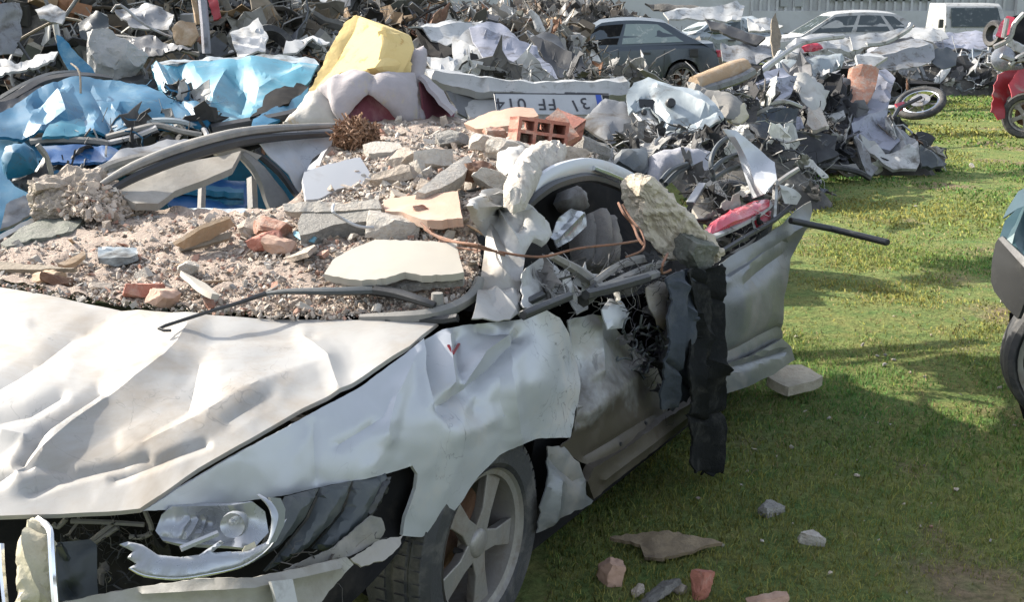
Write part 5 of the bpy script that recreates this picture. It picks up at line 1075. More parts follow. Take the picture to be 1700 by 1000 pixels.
scrap_heap('scrap_heap', hl_, -8, -1.9, 9.2, 15, 7500, .10, .62, 301, OLD, 'dark litter of the tall scrap heap behind the blue wreck', bars=.6)
hm_ = lambda x, y: hn(max(bump2(x, y, -1.6, 17, 1.6, 2.6, 1.60), bump2(x, y, .0, 19, 1.5, 2.0, 1.40), bump2(x, y, -.6, 13, 1.5, 2.0, .85)), .12, x, y, 1.3, 9)
scrap_heap('scrap_heap', hm_, -3.4, 2.0, 11.2, 21, 6000, .10, .6, 302, OLD + [(.50, .49, .47), (.62, .61, .59)], 'dark litter of the scrap heap behind the yellow foam seat', bars=.5)
hb_ = lambda x, y: hn(bump2(x, y, -.2, 29, 4.6, 2.4, 1.50) + bump2(x, y, 1.6, 28.5, 1.2, 1.5, .15), .16, x, y, .9, 12)
scrap_heap('scrap_heap', hb_, -8, 4.6, 26, 32, 6500, .12, .6, 303, [(.17, .155, .135), (.26, .235, .20), (.12, .11, .095), (.36, .335, .30), (.07, .065, .06), (.50, .47, .43), (.30, .235, .18)], 'dark litter of the long low heap against the white shed', bars=.25)
hr_ = lambda x, y: hn(max(bump2(x, y, 3.55, 13.6, 1.0, .8, .42), bump2(x, y, 3.9, 16.6, 1.0, 1.5, .48), bump2(x, y, 2.3, 11.9, .55, 1.1, .6)), .08, x, y, 1.5, 15)
scrap_heap('scrap_heap', hr_, 1.5, 5.3, 9.2, 18.5, 2300, .07, .32, 304, GREYS + [(.55, .54, .5), (.66, .64, .58)], 'dark litter of the low scrap heap at the edge of the grass')
hq_ = lambda x, y: hn(max(bump2(x, y, 8.8, 25.0, 2.3, 1.0, .55), bump2(x, y, 5.6, 22.0, 1.4, .9, .5), bump2(x, y, 4.6, 19.2, .9, .9, .5)), .08, x, y, 1.5, 19)
scrap_heap('scrap_heap', hq_, 3.4, 12, 18.2, 26.5, 2400, .12, .7, 305, [(.5, .5, .5), (.66, .66, .66), (.3, .31, .33), (.12, .12, .13), (.05, .05, .05), (.22, .25, .28)], 'dark litter of the flattened car parts before the parked cars', bars=.3)

# single pieces one can pick out on the heaps
mats_ = [('white_paint', 'white'), ('grey_panel', 'grey'), ('black_plastic', 'black'), ('lilac_grey', 'blue grey'), ('rusty', 'rusty'), ('steel', 'bare steel')]
HM = [('the upright grey purple post', 338, 40), ('the long leaning thin bar', 80, 45), ('the black crumpled housing', 158, 48), ('the perched boulder', 190, 95), ('the blue plank', 120, 95), ('the ochre bent sheet', 308, 58), ('the curved pale pipe', 90, 15), ('the folded grey brown door', 240, 30),
      ('the pale crumpled sheet', 412, 66), ('the dark standing tyre', 482, 48), ('the white crumpled bonnet', 740, 56), ('the yellow foam top', 600, 20), ('the small red plastic piece', 836, 32), ('the blue grey crumpled roof', 850, 90), ('the dark hatchback', 1080, 70), ('the long pale panel', 490, 8),
      ('the white curved wing panel', 510, 78), ('the carpet roll', 1195, 127), ('the brown brickwork', 1430, 140), ('the black box', 1392, 160), ('the white crumpled cloth', 1344, 160), ('the black seat base', 1354, 248), ('the dark blue seat', 1280, 215), ('the pale bent pole', 1280, 105),
      ('the motorcycle wheel', 1528, 171), ('the crumpled white car tail', 1350, 90), ('the dark grey wreck', 1490, 95), ('the flattened blue grey car', 1600, 70), ('the white van', 1610, 45), ('the white car with dark windows', 1405, 45), ('the crumpled blue grey door', 1450, 215)]
def litter(n, fx, hf, zone, s0, s1, seed):
    rng = np.random.RandomState(seed); k = 0
    while k < n:
        x, y = fx(rng); z = hf(x, y)
        if z < .12: continue
        k += 1; m_, col_ = mats_[rng.choice(6, p=[.18, .26, .18, .14, .12, .12])]; s = s0 * (s1 / s0) ** rng.uniform(); q_ = PX((x, y, z)); big = 'large' if s > (s0 * s1) ** .5 else 'small'
        if rng.uniform() < .55: li = rng.randint(8) if rng.uniform() < .6 else 26 + rng.randint(3); scrap_item(li, 'torn_sheet', m_, (x, y, z + s * .1), s, rot(rng), fresh(f'{big} torn {col_} metal sheet', q_, HM), 'sheet', f'torn sheets on {zone}')
        else: scrap_item(8 + rng.randint(6) if rng.uniform() < .6 else 23 + rng.randint(3), 'bent_bar', m_, (x, y, z + s * .12), s * 1.3, rot(rng), fresh(f'{big} bent {col_} bar', q_, HM), 'bar', f'bent bars on {zone}')
litter(70, lambda r: (r.uniform(-7.0, -2.0), r.uniform(9.6, 12.6)), hl_, 'the tall scrap heap', .25, .55, 1)
litter(44, lambda r: (r.uniform(-2.8, 1.2), r.uniform(12, 18)), hm_, 'the middle scrap heap', .25, .7, 2)
litter(26, lambda r: (r.uniform(2.2, 4.9), r.uniform(10, 18)), hr_, 'the low heap at the edge of the grass', .2, .5, 3)
litter(26, lambda r: (r.uniform(3.6, 11), r.uniform(18.6, 26)), hq_, 'the flattened car parts', .35, .8, 4)

def tri_panel(name, ol, d, m, label, cat, **kw):
    """sheet piece in the yard: d = distance at top-left, top-right, bottom"""
    q = np.array(ol, float); x0, x1, y0, y1 = q[:, 0].min(), q[:, 0].max(), q[:, 1].min(), q[:, 1].max()
    kw.setdefault('amp', .05); kw.setdefault('freq', 3.5); kw.setdefault('res', 7); kw.setdefault('thick', .015); kw.setdefault('jit', 1.2)
    par = kw.pop('parent', None)
    if par is not None: return panel(name, ol, [(x0, y0, 'y', d[0]), (x1, y0, 'y', d[1]), ((x0 + x1) / 2, y1, 'y', d[2])], m, par, **kw)
    return panel(name, ol, [(x0, y0, 'y', d[0]), (x1, y0, 'y', d[1]), ((x0 + x1) / 2, y1, 'y', d[2])], m, None, label=label, cat=cat, **kw)
def yt(pts, d, r, **kw):
    dd = np.linspace(d[0], d[1], len(pts)) if hasattr(d, '__len__') else [d] * len(pts)
    return [P(x, y, 'y', k) for (x, y), k in zip(pts, dd)]

# ------------------------------------------------------------------ crushed blue car
bl = thing('blue_car', 'crushed light blue car behind the far side of the silver car', 'car', (-2.6, 6.6, 0))
def yp(name, ol, d, m, par=bl, **kw): return tri_panel(name, ol, d, m, None, None, parent=par, **kw)
yp('bonnet', [(-20, 200), (40, 165), (62, 150), (110, 135), (150, 130), (200, 134), (250, 145), (312, 178), (345, 196), (334, 214), (270, 204), (205, 216), (184, 224), (120, 226), (-20, 230)], (6.5, 6.9, 5.9), 'blue_paint',
   amp=.030, freq=2, facet=44, sharp=.22, creases=[([(96, 160), (110, 200), (70, 222)], .05, 30), ([(150, 150), (185, 215)], -.03, 20), ([(60, 175), (100, 150)], -.04, 18), ([(205, 185), (300, 205)], -.03, 14)], seed=51)
yp('bonnet', [(70, 152), (110, 136), (150, 130), (250, 146), (318, 180), (345, 197), (300, 196), (240, 176), (180, 162), (120, 160), (80, 168)], (6.7, 7.0, 6.4), 'blue_paint', amp=.02, seed=52)
yp('roof', [(253, 112), (270, 104), (330, 98), (400, 97), (470, 100), (528, 106), (516, 138), (502, 150), (470, 176), (420, 206), (352, 214), (318, 196), (296, 178), (280, 150)], (7.6, 7.7, 6.3), 'blue_light',
   amp=.030, freq=2, facet=50, sharp=.22, creases=[([(300, 115), (330, 150), (310, 180)], -.05, 22), ([(355, 170), (372, 120)], .05, 24), ([(400, 180), (410, 140), (372, 122)], -.04, 22), ([(430, 150), (500, 120)], .025, 20)], seed=53)
yp('roof_edge', [(262, 104), (300, 98), (400, 93), (470, 92), (522, 96), (530, 108), (470, 103), (400, 100), (330, 101), (272, 108)], (7.7, 7.8, 7.55), 'pale_blue_grey', amp=.02, seed=54, thick=.04)
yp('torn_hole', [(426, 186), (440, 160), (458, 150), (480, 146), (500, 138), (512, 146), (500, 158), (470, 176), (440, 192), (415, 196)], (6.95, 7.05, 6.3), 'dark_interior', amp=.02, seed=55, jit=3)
yp('torn_edge', [(420, 200), (450, 184), (485, 166), (512, 148), (505, 172), (480, 196), (440, 212), (418, 214)], (6.7, 6.9, 6.2), 'blue_paint', amp=.03, seed=56)
yp('pillar', [(251, 112), (262, 106), (272, 112), (292, 145), (306, 175), (312, 198), (300, 200), (284, 190), (268, 158)], (7.2, 7.2, 6.4), 'blue_light', amp=.02, seed=57, creases=[([(262, 115), (300, 190)], .04, 10)], thick=.05)
yp('pillar', [(302, 172), (322, 168), (340, 176), (352, 192), (348, 208), (334, 214), (318, 200)], (6.5, 6.5, 6.2), 'blue_paint', amp=.03, seed=58, bulge=.03)
yp('door', [(-30, 226), (60, 228), (180, 226), (205, 218), (210, 240), (170, 262), (90, 278), (60, 330), (0, 384), (-30, 390)], (5.95, 6.1, 5.0), 'blue_paint', amp=.03, freq=3, seed=59)
yp('door', [(70, 242), (120, 240), (190, 246), (212, 256), (205, 268), (120, 272), (82, 268)], (5.7, 5.85, 5.6), 'blue_deep', amp=.02, seed=60)
yp('inner_side', [(270, 305), (300, 300), (360, 296), (408, 300), (412, 340), (400, 356), (340, 352), (280, 345)], (6.0, 6.2, 5.7), 'blue_deep', amp=.02, seed=61)
for k in range(3): yp('slat', [(282, 306 + k * 14), (405, 314 + k * 14), (404, 322 + k * 14), (284, 313 + k * 14)], (5.85, 6.0, 5.8), 'blue_paint', amp=.008, res=8, seed=62 + k, thick=.03)
yp('inner_post', [(345, 270), (372, 260), (380, 290), (374, 325), (350, 320)], (6.3, 6.35, 6.2), 'blue_light', amp=.01, seed=66)
mi = bpy.data.objects.new('wing_mirror', None); COL.objects.link(mi); mi.parent = bl; mi.location = Vector(P(40, 275, 'y', 5.3)) - abs_loc(bl)
panel('mirror_shell', [(2, 262), (8, 248), (22, 240), (45, 240), (58, 250), (62, 270), (56, 284), (34, 292), (12, 296), (4, 284)], [(2, 262, 'y', 5.3), (62, 262, 'y', 5.34), (30, 294, 'y', 5.28)], 'blue_paint', mi, res=5, bulge=.11, thick=.02)
panel('mirror_housing', [(14, 296), (58, 284), (72, 262), (60, 244), (82, 262), (88, 300), (70, 322), (44, 318), (24, 308)], [(14, 296, 'y', 5.34), (82, 262, 'y', 5.42), (70, 322, 'y', 5.34)], 'black_plastic', mi, res=6, amp=.02, bulge=.03, thick=.02)
MB().tube(yt([(62, 240), (78, 262), (86, 300), (74, 324)], (5.3, 5.36), 0), .012, n=6, smooth_pts=4).build('mirror_rim', 'dusty_trim', mi)
for nm, q, d, r, m_ in (('window_seal', [(-20, 190), (30, 160), (70, 138), (130, 129), (180, 134)], (6.3, 6.9), .045, 'black_plastic'), ('window_seal', [(-20, 178), (40, 142), (90, 124), (150, 122)], (6.5, 7.0), .028, 'slate_plastic'),
                        ('roof_bar', [(186, 214), (225, 206), (262, 200), (300, 202), (332, 214)], (6.1, 6.2), .022, 'pale_blue_grey'), ('roof_bar', [(176, 228), (230, 214), (262, 208), (300, 218), (334, 224)], (5.95, 6.1), .022, 'dusty_trim'),
                        ('roof_bar', [(170, 240), (220, 228), (260, 212)], (5.9, 6.0), .022, 'steel'), ('door_seal', [(50, 236), (90, 232), (150, 234), (178, 238)], (5.8, 5.9), .025, 'dusty_trim'),
                        ('sill_bar', [(150, 300), (170, 280), (230, 262), (300, 254)], (5.2, 5.6), .028, 'dusty_trim'), ('sill_bar', [(154, 306), (190, 290), (260, 272), (320, 262)], (5.15, 5.5), .022, 'grey_panel'),
                        ('cable', [(118, 105), (132, 120), (134, 160), (136, 220)], (6.6, 6.3), .006, 'old_wood'), ('roof_bar', [(350, 215), (400, 206), (460, 196), (500, 186)], (6.2, 6.4), .04, 'black_plastic'), ('link', [(338, 214), (344, 226), (340, 238)], (5.9, 5.8), .014, 'steel')):
    MB().tube(yt(q, d, r), r, n=6, smooth_pts=4, flat=(1, .7)).build(nm, m_, bl)
yp('window_frame', [(-20, 176), (30, 160), (66, 144), (100, 140), (96, 152), (70, 168), (40, 188), (10, 204), (-20, 212)], (6.35, 6.6, 6.1), 'black_plastic', amp=.015, seed=69, thick=.03)
yp('bonnet', [(70, 226), (92, 190), (104, 162), (140, 160), (150, 190), (170, 222), (120, 228)], (6.25, 6.5, 5.84), 'blue_light', amp=.014, seed=68)
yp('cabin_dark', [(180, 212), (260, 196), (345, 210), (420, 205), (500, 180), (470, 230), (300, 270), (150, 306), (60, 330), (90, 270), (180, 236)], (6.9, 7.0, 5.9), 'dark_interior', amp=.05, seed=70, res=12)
yp('door_card', [(60, 275), (110, 262), (170, 260), (210, 262), (170, 282), (140, 305), (90, 330), (70, 322)], (5.75, 5.8, 5.3), 'slate_plastic', amp=.03, seed=71)
yp('door_card', [(206, 250), (270, 236), (340, 232), (330, 244), (240, 262), (180, 284), (170, 272)], (5.7, 5.9, 5.4), 'grey_panel', amp=.02, seed=72)
yp('door_card', [(0, 384), (10, 340), (40, 325), (66, 335), (60, 352), (26, 372)], (5.1, 5.2, 4.95), 'grey_panel', amp=.02, seed=73)
MB().box((-2.75, 7.0, .36), 2.9, 1.3, .62, eul(0, 0, .35)).build('floor_pan', 'dark_interior', bl)
csheet_obj('side_panel', [[(-4.35, 5.75, 1.0), (-3.2, 6.0, 1.05), (-2.1, 6.4, 1.0), (-1.25, 6.75, .95)], [(-4.45, 5.65, .65), (-3.2, 5.88, .68), (-2.05, 6.28, .66), (-1.2, 6.62, .64)], [(-4.3, 5.75, .22), (-3.2, 5.98, .22), (-2.1, 6.38, .22), (-1.25, 6.7, .22)]], 'blue_paint', bl, amp=.05, freq=3, nu=30, nv=12, smooth=.3)
csheet_obj('end_panel', [[(-4.4, 5.8, 1.0), (-4.7, 6.5, 1.02), (-4.75, 7.2, .98)], [(-4.5, 5.75, .6), (-4.85, 6.5, .62), (-4.85, 7.2, .6)], [(-4.4, 5.8, .22), (-4.7, 6.5, .22), (-4.75, 7.2, .22)]], 'blue_paint', bl, amp=.05, freq=3, nu=16, nv=12, smooth=.3)
csheet_obj('bonnet', [[(-4.4, 5.8, 1.0), (-3.9, 5.95, 1.05), (-3.3, 6.1, 1.08)], [(-4.7, 6.5, 1.05), (-4.0, 6.7, 1.12), (-3.4, 6.9, 1.15)], [(-4.75, 7.2, .98), (-4.1, 7.4, 1.05), (-3.6, 7.6, 1.1)]], 'blue_paint', bl, amp=.06, freq=3, nu=18, nv=18, smooth=.3)
for i, (x, y) in enumerate(((-3.9, 5.9), (-1.7, 7.6))): wheel('wheel', (x, y, .3), (.5, -.86, 0), .3, .19, bl, tread=False, seg=24)
tri_panel('blue_plank', [(94, 58), (104, 62), (124, 84), (148, 108), (162, 126), (152, 133), (128, 132), (110, 110), (97, 84)], (7.1, 7.1, 6.9), 'blue_paint', 'blue painted plank standing up behind the crushed blue car', 'plank', amp=.006, thick=.04, seed=75)
MB().tube(yt([(92, 40), (96, 62), (102, 78)], 7.2, 0), .018, n=6).build('steel_stub', 'steel', label='short steel stub above the blue plank', cat='stub')
boulder('boulder', P(190, 102, 'y', 7.3), (.38, .30, .36), eul(.1, .25, .2), 'stone_grey', 165, cuts=34, boxy=False, rough=.10, fine=.09, sub=6, label='grey boulder perched on top of the blue wreck', cat='stone')
MB().tube(yt([(186, 62), (210, 78), (232, 108), (240, 122)], 7.35, 0), .014, n=6, smooth_pts=3).build('seal_strip', 'dusty_trim', label='grey rubber strip draped over the perched boulder', cat='strip')
tri_panel('scrap_tray', [(92, 128), (120, 118), (160, 122), (240, 126), (250, 150), (180, 142), (110, 136)], (7.5, 7.4, 7.0), 'black_plastic', 'black tray under the perched boulder', 'tray', amp=.03, seed=76)
# uprights and pieces on the left heap
for i, (lb, q, d, r, m_) in enumerate([('grey purple post standing upright in the tall heap', [(334, -20), (340, 40), (343, 88)], 9.3, .055, 'lilac_grey'), ('tan wooden lath beside the upright grey purple post', [(318, -20), (324, 10), (328, 40)], 9.5, .035, 'wood'),
                                       ('long thin bar leaning across the tall heap', [(10, 80), (60, 50), (110, 30), (160, 46)], 9.4, .02, 'old_wood'), ('curved pale pipe at the top of the tall heap', [(72, -10), (84, 20), (96, 40), (130, -5)], 9.6, .025, 'grey_panel'),
                                       ('dark rail lying along the foot of the tall heap', [(180, 60), (230, 66), (300, 82), (330, 90)], 9.2, .035, 'dusty_trim'), ('bent grey rod crossing the middle of the tall heap', [(186, 20), (200, 8), (240, 40), (286, 62), (280, 50)], 9.3, .018, 'steel'),
                                       ('black twisted bar left in the tall heap', [(30, 70), (50, 100), (66, 122)], 8.9, .02, 'black_plastic')]):
    MB().tube(yt(q, d, r), r, n=6, smooth_pts=3, flat=(1, .6)).build('post' if i == 0 else 'lath' if i == 1 else 'bar', m_, label=lb, cat='bar' if i > 1 else 'post')
for i, (ol, d, m_, lb, nm) in enumerate([
        ([(-30, 10), (30, 6), (34, 60), (20, 90), (-30, 100)], (8.9, 9.2, 8.8), 'grey_panel', 'dark grey bent panel at the left end of the tall heap', 'panel'),
        ([(-30, 100), (30, 108), (70, 100), (98, 95), (90, 108), (60, 122), (0, 130), (-30, 140)], (8.6, 8.6, 7.9), 'white_paint', 'white crushed strip at the foot of the tall heap by the blue plank', 'panel'),
        ([(130, 40), (160, 20), (180, 30), (182, 60), (160, 74), (136, 66)], (9.2, 9.2, 9.0), 'slate_plastic', 'black crumpled housing in the tall heap above the boulder', 'housing'),
        ([(286, 50), (300, 38), (326, 40), (332, 62), (318, 78), (292, 74)], (9.2, 9.2, 9.1), 'wood', 'ochre brown bent sheet beside the upright post', 'sheet'),
        ([(346, 0), (362, -4), (368, 30), (356, 36)], (9.5, 9.5, 9.4), 'red_paint', 'small dark red scrap right of the upright post', 'scrap'),
        ([(382, 60), (430, 40), (446, 64), (440, 92), (396, 96)], (9.6, 9.6, 9.0), 'white_paint', 'pale crumpled sheet right of the upright post', 'panel'),
        ([(200, 70), (250, 66), (300, 84), (330, 92), (240, 96), (214, 90)], (9.2, 9.1, 8.6), 'black_plastic', 'black flattened dashboard at the foot of the tall heap', 'dashboard'),
        ([(190, 20), (240, 8), (290, 28), (280, 52), (220, 52)], (10.0, 10.0, 9.6), 'grey_panel', 'grey brown folded door in the middle of the tall heap', 'door'),
        ([(60, 20), (84, 6), (110, 20), (104, 44), (70, 40)], (9.4, 9.4, 9.2), 'white_paint', 'small white crushed panel near the top of the tall heap', 'panel')]):
    tri_panel(nm + '_piece', ol, d, m_, lb, nm, amp=.14, seed=90 + i, freq=3, res=5)

# ------------------------------------------------------------------ overturned foam seat with its covers
se = thing('foam_seat', 'overturned seat with bare yellow foam, white skirt and maroon cover', 'seat', tuple(P(600, 250, 'y', 6.7) * [1, 1, 0] + [0, 0, 1.0]))
fv = [P(*q) for q in ((590, 24, 'y', 6.98), (606, 30, 'y', 6.88), (634, 42, 'y', 6.66), (640, 72, 'y', 6.56), (630, 96, 'y', 6.48), (618, 120, 'y', 6.44), (566, 124, 'y', 6.56), (528, 152, 'y', 6.58), (512, 176, 'y', 6.58), (530, 120, 'y', 6.80), (552, 78, 'y', 6.92), (574, 40, 'y', 6.98))]
off = np.array([.15, .16, -.03]); bk = [p + off + [0, 0, -.03 * (i in (0, 1, 2))] for i, p in enumerate(fv)]
nv = len(fv)
Fv, Ff = outward(fv + bk, [list(range(nv)), list(range(nv, 2 * nv))[::-1]] + [[i, (i + 1) % nv, nv + (i + 1) % nv, nv + i] for i in range(nv)])
o = new_mesh('foam_block', Fv, Ff, 'yellow_foam', se, smooth=.6)
md = o.modifiers.new('bevel', 'BEVEL'); md.width = .018; md.segments = 2; md.limit_method = 'ANGLE'
panel('foam_side', [(640, 48), (662, 56), (678, 72), (684, 96), (680, 124), (660, 132), (634, 122), (622, 112), (634, 96), (644, 72)], [(640, 48, 'y', 6.62), (684, 90, 'y', 6.82), (625, 112, 'y', 6.42), (670, 128, 'y', 6.7)], 'yellow_foam', se, res=6, bulge=.05, thick=.05, creases=[([(640, 92), (680, 100)], -.02, 8)])
panel('foam_edge', [(574, 36), (592, 24), (600, 34), (570, 92), (540, 140), (514, 176), (504, 172), (530, 116), (552, 76)], [(574, 36, 'y', 6.93), (540, 140, 'y', 6.62), (510, 172, 'y', 6.54)], 'yellow_foam', se, res=5, amp=.012, freq=14, thick=.05, jit=1.5)
panel('skirt', [(466, 212), (492, 182), (508, 160), (528, 146), (548, 158), (560, 182), (562, 210), (520, 212)], [(466, 212, 'y', 6.25), (528, 146, 'y', 6.38), (562, 208, 'y', 6.2)], 'stained_cloth', se, res=5, facet=0, sharp=1.0, amp=.018, freq=7, bulge=.05, thick=.01)
panel('skirt', [(526, 148), (556, 128), (590, 118), (618, 124), (650, 122), (686, 122), (692, 150), (694, 205), (686, 213), (664, 204), (640, 178), (612, 152), (590, 176), (568, 206), (556, 190), (545, 165)],
      [(526, 148, 'y', 6.36), (618, 120, 'y', 6.42), (690, 122, 'y', 6.6), (694, 208, 'y', 6.45), (568, 206, 'y', 6.15), (612, 152, 'y', 6.22)], 'lilac_cloth', se, res=5, facet=0, sharp=1.0, amp=.015, freq=5, bulge=.05, thick=.01,
      creases=[([(620, 126), (612, 150)], -.02, 12), ([(560, 140), (560, 200)], .02, 14)])
panel('skirt', [(684, 84), (702, 76), (708, 92), (704, 120), (700, 140), (704, 205), (692, 212), (688, 160), (682, 122)], [(684, 84, 'y', 6.95), (708, 92, 'y', 7.1), (692, 212, 'y', 6.42), (704, 205, 'y', 6.5)], 'lilac_cloth', se, res=5, facet=0, sharp=1.0, amp=.015, bulge=.03, thick=.01)
panel('cover', [(560, 212), (584, 182), (612, 151), (640, 176), (668, 206), (684, 214), (640, 216), (600, 214)], [(560, 212, 'y', 6.22), (612, 151, 'y', 6.32), (684, 214, 'y', 6.42)], 'maroon', se, res=5, facet=0, sharp=1.0, amp=.012, freq=8, bulge=.03, thick=.01)
panel('cover', [(696, 136), (718, 152), (744, 176), (754, 188), (750, 210), (708, 208), (700, 180)], [(696, 136, 'y', 6.6), (754, 188, 'y', 6.75), (708, 208, 'y', 6.5)], 'maroon', se, res=5, facet=0, sharp=1.0, amp=.012, freq=8, thick=.01)
panel('cover_edge', [(696, 126), (704, 124), (736, 150), (758, 184), (752, 190), (726, 160)], [(696, 126, 'y', 6.58), (758, 184, 'y', 6.72), (726, 155, 'y', 6.62)], 'lilac_cloth', se, res=5, thick=.02, amp=.01)
# rusty coir tangle in front of it
rng = np.random.RandomState(12); b = MB()
for k in range(620):
    a_, r_ = rng.uniform(0, 6.283), rng.uniform() ** .5; c = P(592 + 36 * r_ * math.cos(a_), 226 + 25 * r_ * math.sin(a_), 'y', 5.28 + .1 * r_ + rng.normal(0, .015)) + rng.normal(0, .006, 3); d = rng.normal(size=3) * .018; b.tube([c - d, c + rng.normal(0, .008, 3), c + d], .004, n=4, cap=False)
boulder('soil_clump', P(592, 232, 'y', 5.42), (.17, .12, .12), eul(0, 0, 0), 'brush', 170, cuts=14, boxy=False, rough=.2, label='brown earthy clump inside the rusty fibre tangle', cat='clump')
b.build('coir_tangle', 'brush', label='rusty brown fibre tangle in front of the maroon cover', cat='fibre')

# ------------------------------------------------------------------ crushed white car with its number plate upside down
wc = thing('white_car', 'flattened white car on its roof showing an upside down number plate', 'car', (.7, 7.9, 0))
def wp_(name, ol, d, m, **kw): return tri_panel(name, ol, d, m, None, None, parent=wc, **kw)
MB().box((.1, 8.2, .36), 1.7, .9, .66, eul(0, 0, -.05)).build('body_shell', 'dark_interior', wc)
wp_('bumper', [(700, 112), (740, 116), (800, 126), (850, 134), (930, 134), (1000, 132), (1034, 128), (1046, 140), (1040, 156), (1000, 160), (920, 156), (850, 154), (790, 152), (744, 142), (716, 134)], (7.3, 7.6, 7.2), 'white_paint', amp=.02, freq=3, thick=.05, creases=[([(720, 125), (860, 143), (1040, 142)], .03, 10)], seed=101)
MB().tube(yt([(746, 146), (800, 155), (860, 160), (940, 160), (1010, 162)], (7.25, 7.3), 0), .026, n=6, smooth_pts=3).build('bumper_gap', 'black_plastic', wc)
pc = TPS([(770, 165, 'y', 7.2), (1005, 160, 'y', 7.35), (800, 215, 'y', 7.0), (960, 215, 'y', 7.1)])
panel('tailgate', [(770, 172), (800, 158), (880, 161), (1004, 164), (1000, 190), (978, 206), (960, 220), (900, 200), (820, 200), (780, 200)], pc, 'white_paint', wc, res=7, amp=.012, freq=4, thick=.02, seed=102)
wp_('tailgate', [(740, 150), (775, 158), (806, 156), (792, 172), (776, 196), (760, 186)], (7.2, 7.3, 7.1), 'grey_panel', amp=.03, seed=103)
pl = bpy.data.objects.new('number_plate', None); COL.objects.link(pl); pl.parent = wc
TL, TR = P(820, 159, 'y', 7.05), P(1000, 161, 'y', 7.22); BL = P(822, 186, 'y', 6.98)
ex = TR - TL; wl = np.linalg.norm(ex); ex /= wl; ey = TL - BL; ey -= ex * (ey @ ex); hl2 = np.linalg.norm(ey); ey /= hl2; ez = np.cross(ex, ey)
pctr = (TL + TR) / 2 - ey * hl2 / 2; pl.location = Vector(pctr) - abs_loc(wc)
RP = np.c_[ex, ey, ez]
MB().box(pctr, wl, hl2 * 1.3, .01, RP).build('plate_base', 'plate_white', pl, bevel=.003)
MB().box(pctr + ex * (wl * .46) + ez * .002, wl * .05, hl2 * 1.2, .011, RP).build('plate_band', 'plate_blue', pl)
MB().box(pctr - ex * (wl * .495) + ez * .002, wl * .006, hl2 * 1.25, .011, RP).build('plate_border', 'plate_ink', pl)
MB().box(pctr + ey * (hl2 * .63) + ez * .002, wl, hl2 * .05, .011, RP).build('plate_border', 'plate_ink', pl)
def lettering(txt, cx, size, tilt=0.0, dy=0.0):
    cu = bpy.data.curves.new('lettering', 'FONT'); cu.body = txt; cu.size = size; cu.extrude = .0015; cu.align_x = 'CENTER'; cu.align_y = 'CENTER'; cu.space_character = 1.15
    cu.materials.append(MATS['plate_ink']); o = bpy.data.objects.new('lettering', cu); COL.objects.link(o)
    R3 = Matrix(np.c_[-ex, -ey, ez].tolist()) @ Matrix.Rotation(tilt, 3, 'Z')          # the plate hangs upside down
    ml = Matrix.Translation(Vector(ex * cx + ey * dy + ez * .0075)) @ R3.to_4x4()
    bpy.context.view_layer.update(); me = bpy.data.meshes.new_from_object(o.evaluated_get(bpy.context.evaluated_depsgraph_get())); bpy.data.objects.remove(o)
    o = bpy.data.objects.new('lettering', me); COL.objects.link(o); o.parent = pl; o.matrix_local = ml
for txt, cx, tl in (('014', -.36, 0), ('FF', -.03, 0), ('31', .27, .25)): lettering(txt, cx * wl, hl2 * 1.0, tl)
wp_('wing', [(962, 205), (990, 178), (1004, 166), (1036, 168), (1052, 188), (1068, 210), (1066, 236), (1010, 238), (996, 228)], (7.15, 7.2, 6.7), 'grey_panel', amp=.015, freq=3, seed=104, bulge=.03)
wp_('wing', [(956, 208), (978, 200), (1000, 180), (998, 196), (976, 214)], (7.0, 7.05, 6.9), 'old_wood', amp=.01, seed=105)
wp_('axle_panel', [(1040, 158), (1052, 140), (1076, 130), (1110, 142), (1140, 148), (1160, 158), (1186, 176), (1202, 198), (1196, 206), (1172, 216), (1130, 220), (1104, 218), (1096, 200), (1080, 176), (1056, 180), (1044, 190)], (7.3, 7.3, 6.7), 'pale_blue_grey', amp=.035, freq=5, seed=106,
    creases=[([(1056, 178), (1078, 168), (1100, 190), (1102, 215)], -.05, 9), ([(1090, 150), (1130, 160), (1190, 195)], .03, 12), ([(1110, 210), (1190, 190)], -.03, 8)])
wp_('axle_panel', [(1050, 188), (1066, 174), (1084, 180), (1096, 206), (1094, 224), (1078, 222), (1062, 206)], (7.1, 7.1, 6.8), 'white_paint', amp=.02, freq=6, seed=107, bulge=.03)
for x, y, r in ((1114, 170, .028), (1070, 186, .016), (1106, 206, .012)):
    MB().lathe(P(x, y, 'y', 6.93), (.05, -1, .25), [(0, .012), (r * .8, .012), (r, 0), (r, -.05)], n=14, closed=False).build('grommet', 'black_plastic', wc)
wp_('rear_shelf', [(1030, 218), (1062, 212), (1100, 222), (1150, 226), (1192, 210), (1196, 236), (1160, 250), (1100, 250), (1040, 250)], (6.9, 6.9, 6.5), 'dark_interior', amp=.03, seed=108)
rb = MB()
for q in ([(1080, 244), (1090, 226), (1098, 242)], [(1098, 242), (1106, 222), (1110, 240)], [(1116, 222), (1136, 242), (1172, 228), (1176, 214)], [(1060, 232), (1082, 244), (1120, 248), (1160, 240)], [(1108, 226), (1124, 220)]): rb.tube(yt(q, 6.6, 0), .012, n=5, flat=(1, .6))
rb.build('linkage', 'steel', wc)
wp_('wheel_arch', [(1046, 176), (1062, 164), (1084, 164), (1098, 182), (1086, 184), (1070, 174), (1054, 186)], (7.05, 7.05, 7.0), 'black_plastic', amp=.01, seed=109)
wp_('side_panel', [(1140, 138), (1168, 146), (1210, 156), (1240, 176), (1228, 198), (1204, 196), (1180, 168), (1150, 158)], (7.5, 7.6, 7.1), 'dusty_trim', amp=.02, seed=110, bulge=.04)
